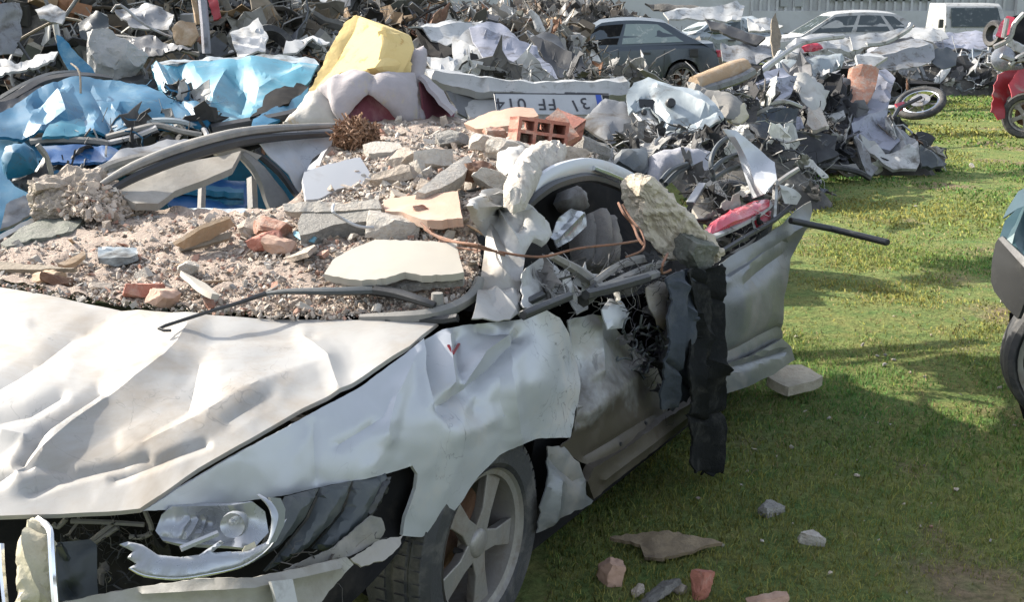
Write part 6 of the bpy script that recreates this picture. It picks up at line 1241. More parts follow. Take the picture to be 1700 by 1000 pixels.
wp_('side_panel', [(1206, 178), (1236, 172), (1244, 190), (1226, 206), (1208, 198)], (7.3, 7.3, 7.1), 'cream_foam', amp=.03, seed=111, bulge=.03)
wp_('side_panel', [(1180, 180), (1204, 196), (1206, 240), (1190, 250), (1160, 246), (1184, 222)], (6.95, 7.0, 6.7), 'dark_interior', amp=.03, seed=112)
for i, (x, y) in enumerate(((-.35, 8.2), (1.5, 8.25))): wheel('wheel', (x, y, .3), (0, -1, 0), .3, .19, wc, tread=False, seg=24)
# carpet roll and sheets lying behind the plate car
MB().tube(yt([(1152, 142), (1180, 134), (1215, 120), (1236, 112)], (7.7, 7.9), 0), [.062, .075, .075, .062], n=10, smooth_pts=3).build('carpet_roll', 'wood', label='tan rolled carpet lying behind the flattened white car', cat='carpet')
MB().tube(yt([(1120, 152), (1165, 150), (1225, 132), (1250, 118)], (7.6, 7.8), 0), .03, n=6, smooth_pts=3).build('roof_bar', 'grey_panel', label='grey bar under the tan carpet roll', cat='bar')
for i, (ol, d, m_, lb, nm) in enumerate([
        ([(676, 60), (700, 44), (740, 38), (780, 36), (800, 46), (790, 58), (770, 72), (740, 76), (716, 68), (700, 58)], (12.5, 13, 11.8), 'white_paint', 'white crumpled bonnet right of the yellow foam seat', 'bonnet'),
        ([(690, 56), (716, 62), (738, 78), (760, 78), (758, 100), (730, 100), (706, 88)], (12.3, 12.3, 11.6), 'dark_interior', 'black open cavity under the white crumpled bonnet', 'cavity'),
        ([(750, 72), (766, 60), (778, 52), (790, 80), (812, 104), (806, 118), (776, 116), (752, 106)], (11.3, 11.4, 10.4), 'white_paint', 'white pointed sheet right of the black cavity', 'sheet'),
        ([(778, 54), (800, 42), (830, 40), (860, 62), (890, 84), (916, 110), (926, 132), (880, 132), (838, 126), (808, 112), (792, 84)], (11.4, 11.8, 10.2), 'lilac_grey', 'blue grey crumpled roof with creased glass', 'roof'),
        ([(872, 66), (900, 56), (926, 62), (942, 84), (962, 104), (976, 122), (962, 132), (930, 132), (912, 108), (890, 84)], (11.6, 11.8, 10.6), 'black_plastic', 'black plastic cover lying against the dark hatchback', 'cover'),
        ([(700, 108), (730, 112), (780, 108), (830, 116), (880, 122), (884, 134), (800, 130), (730, 122)], (9.2, 9.4, 8.6), 'white_paint', 'white bent strip behind the upside down number plate', 'strip'),
        ([(880, 112), (892, 108), (910, 124), (908, 132), (888, 128)], (9.6, 9.6, 9.4), 'red_plastic', 'small pink red lamp piece behind the number plate car', 'lamp'),
        ([(476, 82), (494, 70), (520, 64), (548, 72), (520, 80), (492, 90), (470, 92)], (10.5, 10.5, 9.6), 'white_paint', 'white curved wing panel left of the yellow foam seat', 'wing'),
        ([(820, 30), (832, 22), (846, 24), (852, 36), (840, 42), (824, 40)], (20, 20, 19.6), 'red_plastic', 'small red plastic piece on the middle heap', 'scrap'),
        ([(420, 10), (480, 0), (560, -6), (560, 6), (470, 16), (420, 22)], (14.5, 14.5, 14), 'white_paint', 'long pale panel on top of the middle heap', 'panel'),
        ([(556, -4), (580, -6), (582, 10), (560, 12)], (15, 15, 14.8), 'grey_panel', 'grey boxy piece above the yellow foam seat', 'box'),
        ([(500, 40), (540, 36), (560, 50), (540, 62), (506, 58)], (14, 14, 13.4), 'grey_panel', 'grey flattened panel beside the yellow foam seat', 'panel')]):
    tri_panel(nm + '_piece', ol, d, m_, lb, nm, amp=.07, seed=130 + i, freq=2.6, creases=([([(ol[0][0], ol[0][1]), (ol[4][0], ol[4][1])], .06, 10)] if len(ol) > 5 else ()))
def tyre(p, axis, R, W, label):
    MB().lathe(p, axis, [(R * .62, W * .42), (R * .9, W * .5), (R, W * .35), (R, -W * .35), (R * .9, -W * .5), (R * .62, -W * .42)], n=28).build('loose_tyre', 'rubber', label=label, cat='tyre')
tyre(P(482, 48, 'y', 13.2), (.3, -.9, .3), .21, .14, 'dark tyre standing on the heap left of the yellow foam seat')
tyre(P(452, 76, 'y', 11.0), (.5, -.6, .6), .20, .14, 'black tyre lying on the heap just right of the blue roof')
# ------------------------------------------------------------------ cars that kept their shape
def build_car(name, label, loc, rz, L, W, H, paint, shape, glass='window_glass', group=None, dent=0.0, lamp_rear=True):
    t = thing(name, label, 'car', tuple(loc), group); c0, s0 = math.cos(rz), math.sin(rz)
    R = np.array([[c0, -s0, 0], [s0, c0, 0], [0, 0, 1]]); loc = np.array(loc, float)
    def w(p):
        p = np.asarray(p, float)
        q = p @ R.T + loc
        if dent: q = q + dent * np.array([[fold(v, 1.3, 3), fold(v, 1.3, 9), fold(v, 1.5, 17)] for v in np.atleast_2d(q)]).reshape(q.shape)
        return q
    zb, xw = shape['belt'], shape['axles']; r = .36
    xs = np.unique(np.r_[np.arange(-L / 2, L / 2 + .001, .08), L / 2]); prof = np.array(shape['top'])
    V = []; n = 13
    for x in xs:
        zt = np.interp(x, prof[:, 0], prof[:, 1]); e = abs(x) / (L / 2); hw = W / 2 * (1 - .10 * e ** 6 - .04 * e ** 2); zs = .22 + .12 * e ** 8
        for a in xw:
            if abs(x - a) < r: zs = max(zs, .32 + math.sqrt(r * r - (x - a) ** 2))
        zl = [zs, max(zs, .34), max(zs + .005, .5 * zt + .1), max(zs + .01, zt - .10), max(zs + .015, zt - .02), zt]
        wl_ = [hw * .93, hw * .985, hw, hw * .975, hw * .90, hw * .70]
        for k in range(6): V.append((x, wl_[k], zl[k]))
        V.append((x, 0, zt + .015))
        for k in range(5, -1, -1): V.append((x, -wl_[k], zl[k]))
    F = [[i * n + k, (i + 1) * n + k, (i + 1) * n + k + 1, i * n + k + 1] for i in range(len(xs) - 1) for k in range(n - 1)]
    F += [list(range(n)), [(len(xs) - 1) * n + k for k in range(n)][::-1]] + [[i * n, i * n + n - 1, (i + 1) * n + n - 1, (i + 1) * n] for i in range(len(xs) - 1)]
    V2, F2 = outward(w(np.array(V)), F); new_mesh('body', V2, F2, paint, t, smooth=.55)
    ab, at, ct, cb = shape['cabin']; zr = H; hb, ht = W / 2 * .90, W / 2 * .70
    NX = 10
    def cab(side, f, g):                             # f along, g up the side of the cabin, 0..1
        xb = ab + (cb - ab) * f; xt = at + (ct - at) * f; zt = zr - .05 - .05 * (2 * f - 1) ** 2; zb0 = np.interp(xb, prof[:, 0], prof[:, 1]) - .02
        return (xb + (xt - xb) * g, side * (hb + (ht - hb) * g ** 1.3), zb0 + (zt - zb0) * g)
    V = []; m = 9
    for i in range(NX + 1):
        f = i / NX
        for g in (0, .35, .7, 1): V.append(cab(1, f, g))
        p = cab(1, f, 1); V.append((p[0], 0, p[2] + .055))
        for g in (1, .7, .35, 0): V.append(cab(-1, f, g))
    F = [[i * m + k, (i + 1) * m + k, (i + 1) * m + k + 1, i * m + k + 1] for i in range(NX) for k in range(m - 1)] + [list(range(m)), [NX * m + k for k in range(m)][::-1]]
    V2, F2 = outward(w(np.array(V)), F); new_mesh('cabin', V2, F2, paint, t, smooth=.55)
    def pane(nm, pts, m_):
        pts = w(np.array(pts)); nn = np.cross(pts[1] - pts[0], pts[2] - pts[0]); nn /= np.linalg.norm(nn)
        ctr = loc + R @ np.array([(ab + cb) / 2, 0, zb]); nn = nn if nn @ (pts.mean(0) - ctr) > 0 else -nn
        k = len(pts); V2, F2 = outward(list(pts + nn * .008) + list(pts - nn * .02), [list(range(k)), list(range(k, 2 * k))[::-1]] + [[i, (i + 1) % k, k + (i + 1) % k, k + i] for i in range(k)])
        return new_mesh(nm, V2, F2, m_, t)
    for sd_ in (1, -1):
        for f0, f1 in shape['side']:
            ff = np.linspace(f0, f1, 4); lo_ = [cab(sd_, f, .10) for f in ff]; hi_ = [cab(sd_, f, .86) for f in ff[::-1]]
            if shape.get('taper') and f1 > .8: hi_[0] = cab(sd_, ff[-1] - .05, .80); lo_[-1] = cab(sd_, ff[-1], .35)
            pane('window', lo_ + hi_, glass if not (sd_ == shape.get('open_side', 0) and f0 < .2) else 'dark_interior')
    for f_, nm in ((0, 'windscreen'), (1, 'rear_window')):
        q = [cab(1, f_, .1), cab(1, f_, .9), cab(-1, f_, .9), cab(-1, f_, .1)]; pane(nm, [(x, y * .88, z) for x, y, z in q], glass)
    for a in xw:
        for sd_ in (1, -1): wheel('wheel', w((a, sd_ * (W / 2 - .10), .31)), R @ np.array([0, sd_, 0]), .31, .19, t, tread=False, seg=24)
    MB().box(w((0, 0, .42)), L * .82, W * .80, .36, R).build('floor_pan', 'dark_interior', t)
    for sd_ in (1, -1):
        for hx in shape.get('handles', []):
            MB().box(w((hx, sd_ * W / 2 * .992, zb - .13)), .20, .03, .04, R).build('handle', 'black_plastic', t)
        if lamp_rear: MB().box(w((-L / 2 + .05, sd_ * W * .34, .78)), .12, .30, .14, R).build('tail_light', 'red_plastic', t, bevel=.02)
        MB().box(w((L / 2 - .08, sd_ * W * .33, .66)), .14, .30, .12, R).build('headlight', 'lens', t, bevel=.02)
        for xs_ in shape.get('seams', []):
            MB().tube([w((xs_, sd_ * W / 2 * .995, z)) for z in (.34, .6, zb - .08)], .006, n=4).build('door_seam', 'black_plastic', t)
    return t, w
hb_shape = dict(belt=.92, axles=(1.28, -1.30), top=[(-2.05, .55), (-2.0, .80), (-1.9, 1.0), (-1.2, .98), (0, .93), (.9, .90), (1.9, .74), (2.05, .5)], cabin=(1.15, .30, -.95, -2.0), side=[(.05, .36), (.39, .80)], taper=True,
                handles=[-.55, .45], seams=[-.02, -.92], open_side=1)
hc, hw_ = build_car('dark_hatchback', 'dark blue grey hatchback standing upright among flattened wrecks', (2.06, 24.9, 0), math.pi, 4.1, 1.76, 1.47, 'slate_blue', hb_shape, glass='pale_glass')
MB().box(hw_((-1.5, .872, .80)), .16, .03, .16, eul(0, 0, math.pi)).build('fuel_flap', 'black_plastic', hc, bevel=.01)
suv = dict(belt=1.02, axles=(1.35, -1.35), top=[(-2.2, .6), (-2.12, 1.0), (-1.2, 1.03), (0, 1.0), (1.0, .98), (2.0, .86), (2.2, .55)], cabin=(1.25, .40, -1.15, -1.95), side=[(.06, .38), (.42, .70), (.74, .88)], handles=[-.6, .5], seams=[-.1, -1.0])
build_car('white_car', 'white car with dark side windows near the white shed', (8.45, 31.5, 0), math.pi, 4.4, 1.8, 1.56, 'white_paint', suv)
sed = dict(belt=.9, axles=(1.35, -1.35), top=[(-2.2, .5), (-2.1, .86), (-1.3, .92), (0, .9), (.9, .88), (2.0, .74), (2.2, .5)], cabin=(1.0, .4, -.9, -1.5), side=[(.05, .45), (.5, .92)], handles=[-.5, .5])
build_car('pale_car', 'pale grey saloon half hidden left of the white car with dark windows', (6.1, 33.0, 0), .1, 4.4, 1.75, 1.35, 'pale_blue_grey', sed, dent=.10)
build_car('silver_hatchback', 'low grey dented car behind the dark grey wreck by the shed', (10.6, 29.0, 0), .25, 4.1, 1.72, .95, 'lilac_grey', dict(sed, cabin=(.8, .3, -.8, -1.4)), dent=.14)
# white van facing the camera
def van():
    x, y = 14.3, 38; t = thing('white_van', 'white van facing the camera with dark windscreen beside the shed pillar', 'van', (x, y, 0))
    def bx(nm, cx, cz, sx, sz, m_, yy=0.0, d=.1, bevel=.02): return MB().box((x + cx, y + yy, cz), sx, d, sz).build(nm, m_, t, bevel=bevel)
    V = [(x + sx * .98 * k, y + yy, z) for yy, z, k in ((0, .32, 1), (-.06, .62, 1), (0, .92, 1), (.42, 1.62, .90), (.6, 1.70, .88), (1.9, 1.72, .9), (2.0, .35, 1)) for sx in (-1, 1)]
    F = [[2 * i, 2 * i + 1, 2 * i + 3, 2 * i + 2] for i in range(6)] + [[12, 13, 1, 0], [2 * i for i in range(7)], [2 * i + 1 for i in range(7)][::-1]]
    V2, F2 = outward(V, F); o = new_mesh('body', V2, F2, 'white_paint', t); md = o.modifiers.new('bevel', 'BEVEL'); md.width = .05; md.segments = 3
    wv = [(x - .78, y + .03, 1.0), (x + .78, y + .03, 1.0), (x + .72, y + .37, 1.56), (x - .72, y + .37, 1.56)]
    V2, F2 = outward(wv + [(a, b - .03, c + .01) for a, b, c in wv], [[0, 1, 2, 3], [7, 6, 5, 4]] + [[i, (i + 1) % 4, 4 + (i + 1) % 4, 4 + i] for i in range(4)])
    new_mesh('windscreen', V2, F2, 'window_glass', t)
    bx('grille', 0, .72, .6, .10, 'black_plastic', -.06)
    bx('bumper', 0, .42, 1.92, .22, 'pale_blue_grey', -.06)
    for s_ in (-1, 1):
        bx('headlight', s_ * .72, .70, .34, .20, 'lens', -.06); MB().box((x + s_ * 1.08, y + .1, 1.1), .14, .1, .26).build('wing_mirror', 'black_plastic', t, bevel=.02)
        for yy in (.5, 1.6): wheel('wheel', (x + s_ * .85, y + yy, .3), (s_, 0, 0), .3, .2, t, tread=False, seg=20)
    bx('number_plate', 0, .48, .5, .11, 'plate_white', -.12, .03, 0)
van()
# ------------------------------------------------------------------ flattened cars and pieces on the right
wr = thing('white_wreck', 'crumpled white car tail with a red lamp before the white car with dark windows', 'car', (5.0, 20.6, 0))
def rp(nm, ol, d, m, par=wr, **kw): return tri_panel(nm, ol, d, m, None, None, parent=par, **kw)
MB().box((5.2, 21.4, .35), 2.2, 1.6, .66, eul(0, 0, .2)).build('floor_pan', 'dark_interior', wr)
rp('boot_lid', [(1304, 78), (1320, 64), (1352, 56), (1390, 56), (1412, 66), (1424, 84), (1400, 88), (1372, 84), (1340, 88), (1318, 92)], (20.6, 20.9, 20.0), 'white_paint', amp=.06, seed=201, creases=[([(1320, 70), (1400, 84)], .08, 8)])
rp('bumper', [(1286, 108), (1310, 98), (1350, 94), (1392, 92), (1402, 100), (1396, 116), (1360, 126), (1320, 128), (1296, 122)], (20.2, 20.2, 19.6), 'pale_blue_grey', amp=.05, seed=202, bulge=.12)
rp('tail_light', [(1330, 78), (1342, 71), (1360, 72), (1367, 80), (1352, 85), (1336, 86)], (19.95, 19.95, 19.9), 'red_plastic', amp=.01, res=4, bulge=.04)
rp('quarter_panel', [(1300, 84), (1320, 86), (1332, 92), (1326, 102), (1306, 100)], (20.0, 20.0, 19.9), 'white_paint', amp=.05, seed=203, bulge=.05)
rp('roof', [(1410, 62), (1440, 58), (1470, 54), (1500, 46), (1508, 40), (1498, 56), (1470, 68), (1440, 80), (1416, 82)], (21, 21.4, 20.4), 'white_paint', amp=.06, seed=204)
rp('bent_roof', [(1288, 20), (1298, 60), (1292, 98), (1284, 104), (1280, 60), (1282, 30)], (19.5, 19.5, 19.2), 'old_wood', amp=.03, seed=205, thick=.06)
dk = thing('grey_wreck', 'flattened dark grey car at the far end of the grass', 'car', (7.0, 21.8, 0))
MB().box((7.0, 22.6, .18), 1.5, 1.0, .3).build('floor_pan', 'dark_interior', dk)
rp('bonnet', [(1436, 92), (1456, 80), (1490, 70), (1520, 66), (1548, 76), (1552, 96), (1530, 110), (1490, 116), (1452, 116), (1432, 108)], (22, 22.2, 20.8), 'grey_panel', dk, amp=.08, freq=2.5, seed=206, creases=[([(1450, 104), (1540, 84)], .1, 10)])
rp('roof', [(1462, 80), (1490, 66), (1512, 62), (1540, 70), (1500, 76)], (22.4, 22.4, 22), 'black_plastic', dk, amp=.05, seed=207)
rp('wing', [(1548, 84), (1570, 80), (1590, 90), (1586, 110), (1562, 116), (1546, 104)], (21.8, 22, 21.2), 'slate_plastic', dk, amp=.06, seed=208)
bw = thing('blue_grey_wreck', 'flattened blue grey car in front of the white van', 'car', (9.7, 26, 0))
MB().box((9.8, 26.8, .3), 3.0, 1.6, .5).build('floor_pan', 'dark_interior', bw)
rp('roof', [(1540, 62), (1575, 54), (1620, 52), (1650, 60), (1656, 78), (1620, 84), (1570, 82), (1545, 76)], (27, 27, 25.6), 'lilac_grey', bw, amp=.08, seed=209)
rp('bonnet', [(1490, 52), (1520, 46), (1562, 50), (1576, 62), (1540, 72), (1500, 68)], (26.4, 26.4, 25.6), 'white_paint', bw, amp=.08, seed=210)
rp('side', [(1540, 80), (1600, 84), (1650, 84), (1654, 94), (1600, 98), (1548, 94)], (25.6, 25.8, 25.4), 'pale_blue_grey', bw, amp=.05, seed=211)
for px in (1594, 1650): p = P(px, 76, 'y', 25.6); wheel('wheel', (p[0], 25.6, .55), (0, -1, .1), .29, .18, bw, tread=False, seg=24)
for i, (ol, d, m_, lb, nm) in enumerate([
        ([(1100, 26), (1130, 16), (1180, 14), (1222, 8), (1236, 12), (1230, 34), (1190, 34), (1140, 32), (1110, 34)], (27, 27.5, 26.4), 'white_paint', 'long white sheet with a folded end behind the dark hatchback', 'sheet'),
        ([(1070, 12), (1110, 6), (1160, 8), (1164, 16), (1100, 20)], (28, 28, 27.5), 'heap_dark', 'dark bent panel just above the dark hatchback roof', 'panel'),
        ([(1170, 36), (1200, 44), (1240, 56), (1270, 70), (1256, 76), (1214, 62), (1180, 48)], (23, 23, 22), 'black_plastic', 'black open boot behind the dark hatchback', 'boot'),
        ([(1196, 78), (1240, 72), (1284, 76), (1280, 100), (1240, 108), (1200, 100)], (22.4, 22.4, 21.6), 'grey_panel', 'dull grey crumpled door right of the dark hatchback', 'door'),
        ([(1240, 34), (1280, 30), (1300, 44), (1270, 56), (1244, 50)], (24, 24, 23.4), 'white_paint', 'pale bent panel beyond the dark hatchback tail', 'panel'),
        ([(1314, 130), (1330, 124), (1352, 132), (1372, 160), (1366, 186), (1350, 196), (1334, 180), (1320, 156)], (13.4, 13.6, 12.8), 'white_cloth', 'white crumpled cloth in the low heap left of the black box', 'cloth'),
        ([(1340, 190), (1362, 176), (1376, 212), (1370, 222), (1348, 220), (1338, 210)], (12.8, 12.8, 12.2), 'white_plaster', 'cream plaster flake under the white crumpled cloth', 'plaster'),
        ([(1376, 138), (1400, 130), (1416, 136), (1414, 166), (1408, 190), (1380, 192), (1366, 172)], (13.8, 13.8, 13.2), 'black_plastic', 'black box between the white cloth and the brown brickwork', 'box'),
        ([(1366, 192), (1400, 184), (1404, 194), (1380, 204), (1366, 202)], (13.2, 13.2, 13), 'white_paint', 'small white shelf piece under the black box', 'shelf'),
        ([(1408, 120), (1424, 106), (1446, 108), (1458, 122), (1454, 144), (1440, 170), (1414, 176), (1404, 150)], (14, 14, 13.3), 'terracotta', 'broken brown brickwork lump beside the lilac grey sheet', 'brickwork'),
        ([(1418, 98), (1440, 88), (1462, 92), (1470, 106), (1450, 112), (1424, 108)], (14.6, 14.8, 14.2), 'white_paint', 'pale folded strip above the brown brickwork', 'strip'),
        ([(1444, 120), (1470, 116), (1486, 132), (1480, 150), (1474, 180), (1450, 190), (1438, 174), (1454, 148)], (14.2, 14.2, 13.4), 'lilac_grey', 'lilac grey torn sheet beside the brown brickwork', 'sheet'),
        ([(1410, 212), (1424, 184), (1446, 178), (1470, 188), (1478, 214), (1494, 236), (1476, 252), (1446, 240), (1424, 232)], (13.4, 13.6, 12.7), 'lilac_grey', 'dark blue grey crumpled door leaning on the low heap', 'door'),
        ([(1424, 232), (1450, 240), (1470, 256), (1506, 248), (1522, 238), (1530, 262), (1520, 284), (1482, 284), (1464, 270), (1444, 254)], (12.9, 12.9, 12.5), 'white_paint', 'white and grey crumpled wing lying on the grass edge', 'wing'),
        ([(1480, 206), (1504, 222), (1524, 240), (1502, 250), (1474, 262), (1482, 236)], (13.2, 13.2, 12.8), 'grey_panel', 'grey folded metal right of the crumpled door', 'panel'),
        ([(1522, 246), (1548, 256), (1572, 272), (1560, 282), (1530, 278)], (12.8, 13, 12.6), 'slate_plastic', 'dark flat flap at the tip of the low heap', 'flap'),
        ([(1414, 226), (1430, 236), (1446, 276), (1456, 284), (1444, 296), (1436, 286), (1424, 252)], (12.7, 12.7, 12.3), 'grey_panel', 'narrow grey bent strip standing at the grass edge', 'strip'),
        ([(1320, 226), (1350, 220), (1386, 232), (1388, 266), (1350, 276), (1322, 262)], (12.4, 12.6, 12), 'black_plastic', 'black seat base at the front of the low heap', 'seat'),
        ([(1236, 196), (1262, 180), (1296, 176), (1316, 196), (1320, 232), (1292, 260), (1260, 236), (1246, 216)], (11.8, 12.2, 11.2), 'navy_cloth', 'dark blue seat lying behind the boot lid of the silver car', 'seat'),
        ([(1240, 150), (1270, 120), (1300, 114), (1320, 134), (1312, 160), (1280, 176), (1256, 172)], (13, 13.4, 12.2), 'lilac_grey', 'pale blue grey crumple behind the dark blue seat', 'panel'),
        ([(1260, 148), (1276, 138), (1292, 146), (1294, 162), (1276, 170), (1262, 162)], (12.3, 12.3, 12.1), 'black_plastic', 'round black opening in the pale blue grey crumple', 'cowl'),
        ([(1180, 150), (1220, 156), (1236, 180), (1214, 206), (1200, 188)], (11, 11, 10.4), 'black_plastic', 'black sheet right of the flattened white car', 'sheet'),
        ([(1390, 280), (1420, 274), (1430, 288), (1400, 294)], (12.4, 12.4, 12.2), 'dusty_trim', 'grey trim strip on the grass under the black seat base', 'trim')]):
    tri_panel(nm + '_piece', ol, d, m_, lb, nm, amp=.07, seed=230 + i, freq=3, **(dict(facet=0, sharp=.9) if nm in ('cloth', 'seat') else {}), bulge=.04 if nm in ('seat', 'box', 'brickwork', 'cloth') else None, thick=.04, creases=[([(ol[0][0], ol[0][1]), (ol[3][0], ol[3][1])], .06, 9)])
for i, (lb, q, d, r, m_) in enumerate([('pale bent pole beside the crumpled white car tail', [(1262, 124), (1276, 108), (1290, 98), (1296, 88)], (16, 17), .05, 'white_paint'), ('light bent tube over the low heap', [(1262, 120), (1290, 98), (1336, 70), (1400, 60)], (15, 17), .035, 'white_paint'),
                                       ('silver bar lying across the dark seat', [(1230, 170), (1262, 176), (1300, 168), (1330, 178)], (12, 12.4), .025, 'steel'), ('dark hose at the front of the low heap', [(1330, 282), (1370, 276), (1420, 284), (1444, 296)], (12.0, 12.2), .03, 'rubber'),
                                       ('bent white rod over the dark grey wreck', [(1438, 74), (1470, 70), (1506, 50), (1512, 40)], (20.4, 20.8), .045, 'white_paint')]):
    MB().tube(yt(q, d, r), r, n=6, smooth_pts=4).build('bent_tube', m_, label=lb, cat='tube')
# motorcycle wheel thrown on the grass, with its fork
mw = thing('motorcycle_wheel', 'motorcycle wheel with spoked rim lying tilted over the grass', 'wheel', tuple(P(1528, 205, 'y', 17) * [1, 1, 0] + [0, 0, .05]))
c = P(1528, 171, 'y', 17.0); ax = np.array([-.12, -.46, .88]); ax /= np.linalg.norm(ax); ax = ax + np.array([-.25, 0, 0]); ax /= np.linalg.norm(ax)
MB().lathe(c, ax, [(.30 + .052 * math.cos(a), .052 * math.sin(a)) for a in np.linspace(0, 2 * math.pi, 10, endpoint=False)], n=36).build('tyre', 'rubber', mw)
MB().lathe(c, ax, [(.262, .03), (.25, .02), (.235, .03), (.235, -.03), (.25, -.02), (.262, -.03)], n=36).build('rim', 'chrome', mw)
e = np.cross(ax, [0, 0, 1.0]); e /= np.linalg.norm(e); g = np.cross(ax, e)
for k in range(6):
    a = k * math.pi / 3; d = math.cos(a) * e + math.sin(a) * g; MB().tube([c + d * .04, c + d * .24], .014, n=5).build('spoke', 'alloy', mw)
MB().lathe(c, ax, [(0, .06), (.06, .06), (.07, 0), (.06, -.06), (0, -.06)], n=14, closed=False).build('hub', 'steel', mw)
MB().lathe(c + ax * .05, ax, [(.07, .005), (.14, .005), (.14, -.002), (.07, -.002)], n=20).build('brake_disc', 'steel', mw)
MB().tube([c + ax * .10 - e * .02, P(1492, 180, 'y', 16.6), P(1478, 205, 'y', 16.2)], .03, n=6).build('fork', 'black_plastic', mw)
panel('mudguard', [(1486, 172), (1500, 168), (1506, 176), (1494, 184)], [(1486, 172, 'y', 16.7), (1506, 170, 'y', 16.8), (1494, 184, 'y', 16.6)], 'red_plastic', mw, res=4, thick=.02)
# parked scooter remains near the shed
sc = thing('scooter', 'dark scooter standing between the white car with dark windows and the van', 'scooter', (10.0, 30.5, 0))
for x in (9.6, 10.5): MB().lathe((x, 30.5, .26), (.15, -1, 0), [(.16, .05), (.24, .06), (.27, 0), (.24, -.06), (.16, -.05)], n=18).build('wheel', 'rubber', sc)
MB().tube([(9.6, 30.5, .35), (9.75, 30.5, .75), (9.85, 30.5, 1.12)], .05, n=6).tube([(9.85, 30.2, 1.2), (9.85, 30.5, 1.14), (9.85, 30.8, 1.2)], .03, n=6).build('handlebar', 'steel', sc)
MB().tube([(9.75, 30.5, .55), (9.95, 30.5, .40), (10.25, 30.5, .50), (10.65, 30.5, .68)], [.12, .10, .16, .10], n=8, smooth_pts=3).build('body', 'grey_panel', sc)
MB().tube([(10.05, 30.5, .78), (10.3, 30.5, .82), (10.65, 30.5, .86)], [.10, .13, .10], n=8, smooth_pts=3, flat=(1, .6)).build('seat', 'black_plastic', sc)
# red wreck at the right edge
rd = thing('red_wreck', 'torn red car wreck cut by the right edge', 'car', (7.6, 16.8, 0))
MB().box((8.1, 17.6, .55), 1.5, 1.5, .6).build('floor_pan', 'dark_interior', rd)
rp('door_skin', [(1656, 124), (1668, 118), (1690, 116), (1684, 150), (1670, 170), (1668, 196), (1656, 200), (1650, 188), (1644, 186), (1650, 150)], (16.5, 16.6, 16.2), 'red_paint', rd, amp=.07, seed=301, jit=2.5)
rp('wing', [(1674, 140), (1690, 116), (1720, 108), (1760, 112), (1760, 150), (1716, 150), (1690, 156), (1678, 164)], (16.4, 16.6, 16.0), 'red_paint', rd, amp=.06, seed=302)
rp('inner_panel', [(1652, 60), (1662, 36), (1672, 26), (1684, 30), (1680, 56), (1664, 64)], (17.4, 17.4, 17), 'red_plastic', rd, amp=.05, seed=303)
rp('interior', [(1676, 30), (1700, 22), (1760, 20), (1760, 120), (1700, 112), (1676, 70)], (17.6, 17.8, 17), 'dark_interior', rd, amp=.06, seed=304)
rp('bumper', [(1668, 62), (1690, 70), (1720, 84), (1760, 96), (1760, 106), (1700, 90), (1672, 74)], (16.8, 17, 16.6), 'white_paint', rd, amp=.05, seed=305, bulge=.05)
b = MB()
for q in ([(1662, 92), (1690, 100), (1740, 90)], [(1676, 108), (1700, 90), (1730, 96)], [(1650, 78), (1676, 64), (1684, 40), (1700, 22)], [(1666, 62), (1672, 30)]): b.tube(yt(q, 16.5, 0), .035, n=6, smooth_pts=3)
b.build('frame_bars', 'steel', rd)
wheel('wheel', (P(1704, 188, 'y', 16.2)[0], 16.2, .31), (-.55, -.83, 0), .31, .2, rd, tread=False, seg=28)
MB().lathe(P(1668, 96, 'y', 17.2), (-.2, -.9, .2), [(0, .05), (.12, .04), (.18, 0), (.18, -.06)], n=16, closed=False).build('lamp', 'lens', rd)
tyre(P(1652, 56, 'y', 18.5), (-.9, -.3, .1), .20, .16, 'black tyre standing behind the torn red wreck')
# teal car corner at the right edge
tc = thing('teal_car', 'dark teal car with grey plastic bumper cut by the right edge', 'car', (3.6, 5.3, 0))
tq = [(1645, 470, 'y', 5.05), (1652, 400, 'y', 5.15), (1700, 440, 'y', 4.88), (1690, 530, 'y', 4.85), (2300, 430, 'y', 4.85), (2300, 560, 'y', 4.82)]
panel('bumper', [(1645, 468), (1648, 430), (1652, 404), (1658, 394), (1690, 430), (1716, 446), (1706, 490), (1690, 530), (1670, 510), (1650, 484)], tq, 'bumper_dark', tc, res=9, thick=.02, amp=.003, creases=[([(1662, 404), (1700, 440)], .012, 6)])
panel('bumper_strip', [(1657, 396), (1664, 392), (1704, 430), (1780, 462), (1780, 474), (1700, 444)], [(q[0], q[1], q[2], q[3] - .03) for q in tq], 'black_plastic', tc, res=8, thick=.02)
panel('wing', [(1660, 392), (1668, 366), (1688, 350), (1720, 340), (1900, 330), (2250, 330), (2250, 470), (1900, 468), (1790, 462), (1708, 430), (1680, 408)],
      [(1660, 392, 'y', 5.12), (1688, 350, 'y', 5.35), (1708, 430, 'y', 4.88), (2250, 330, 'y', 5.15), (2250, 470, 'y', 4.86), (1790, 440, 'y', 4.88)], 'teal_paint', tc, res=10, amp=.012, freq=5, creases=[([(1684, 400), (1700, 360)], .03, 8), ([(1700, 420), (1706, 360)], -.02, 8)], seed=311)
panel('wing', [(1710, 436), (1790, 466), (2250, 474), (2250, 640), (1935, 640), (1928, 580), (1900, 530), (1850, 500), (1790, 488), (1740, 494), (1708, 512), (1704, 494), (1714, 464)], [(q[0], q[1], q[2], q[3] + .01) for q in tq], 'teal_paint', tc, res=10, amp=.004, freq=5, seed=313)
panel('bonnet', [(1666, 366), (1676, 346), (1692, 322), (1715, 306), (1900, 290), (2250, 290), (2250, 335), (1900, 336), (1720, 344), (1690, 352)],
      [(1666, 366, 'y', 5.3), (1692, 322, 'y', 5.9), (2250, 290, 'y', 6.3), (2250, 335, 'y', 5.15), (1720, 344, 'y', 5.35)], 'teal_paint', tc, res=10, amp=.02, freq=4, seed=312)
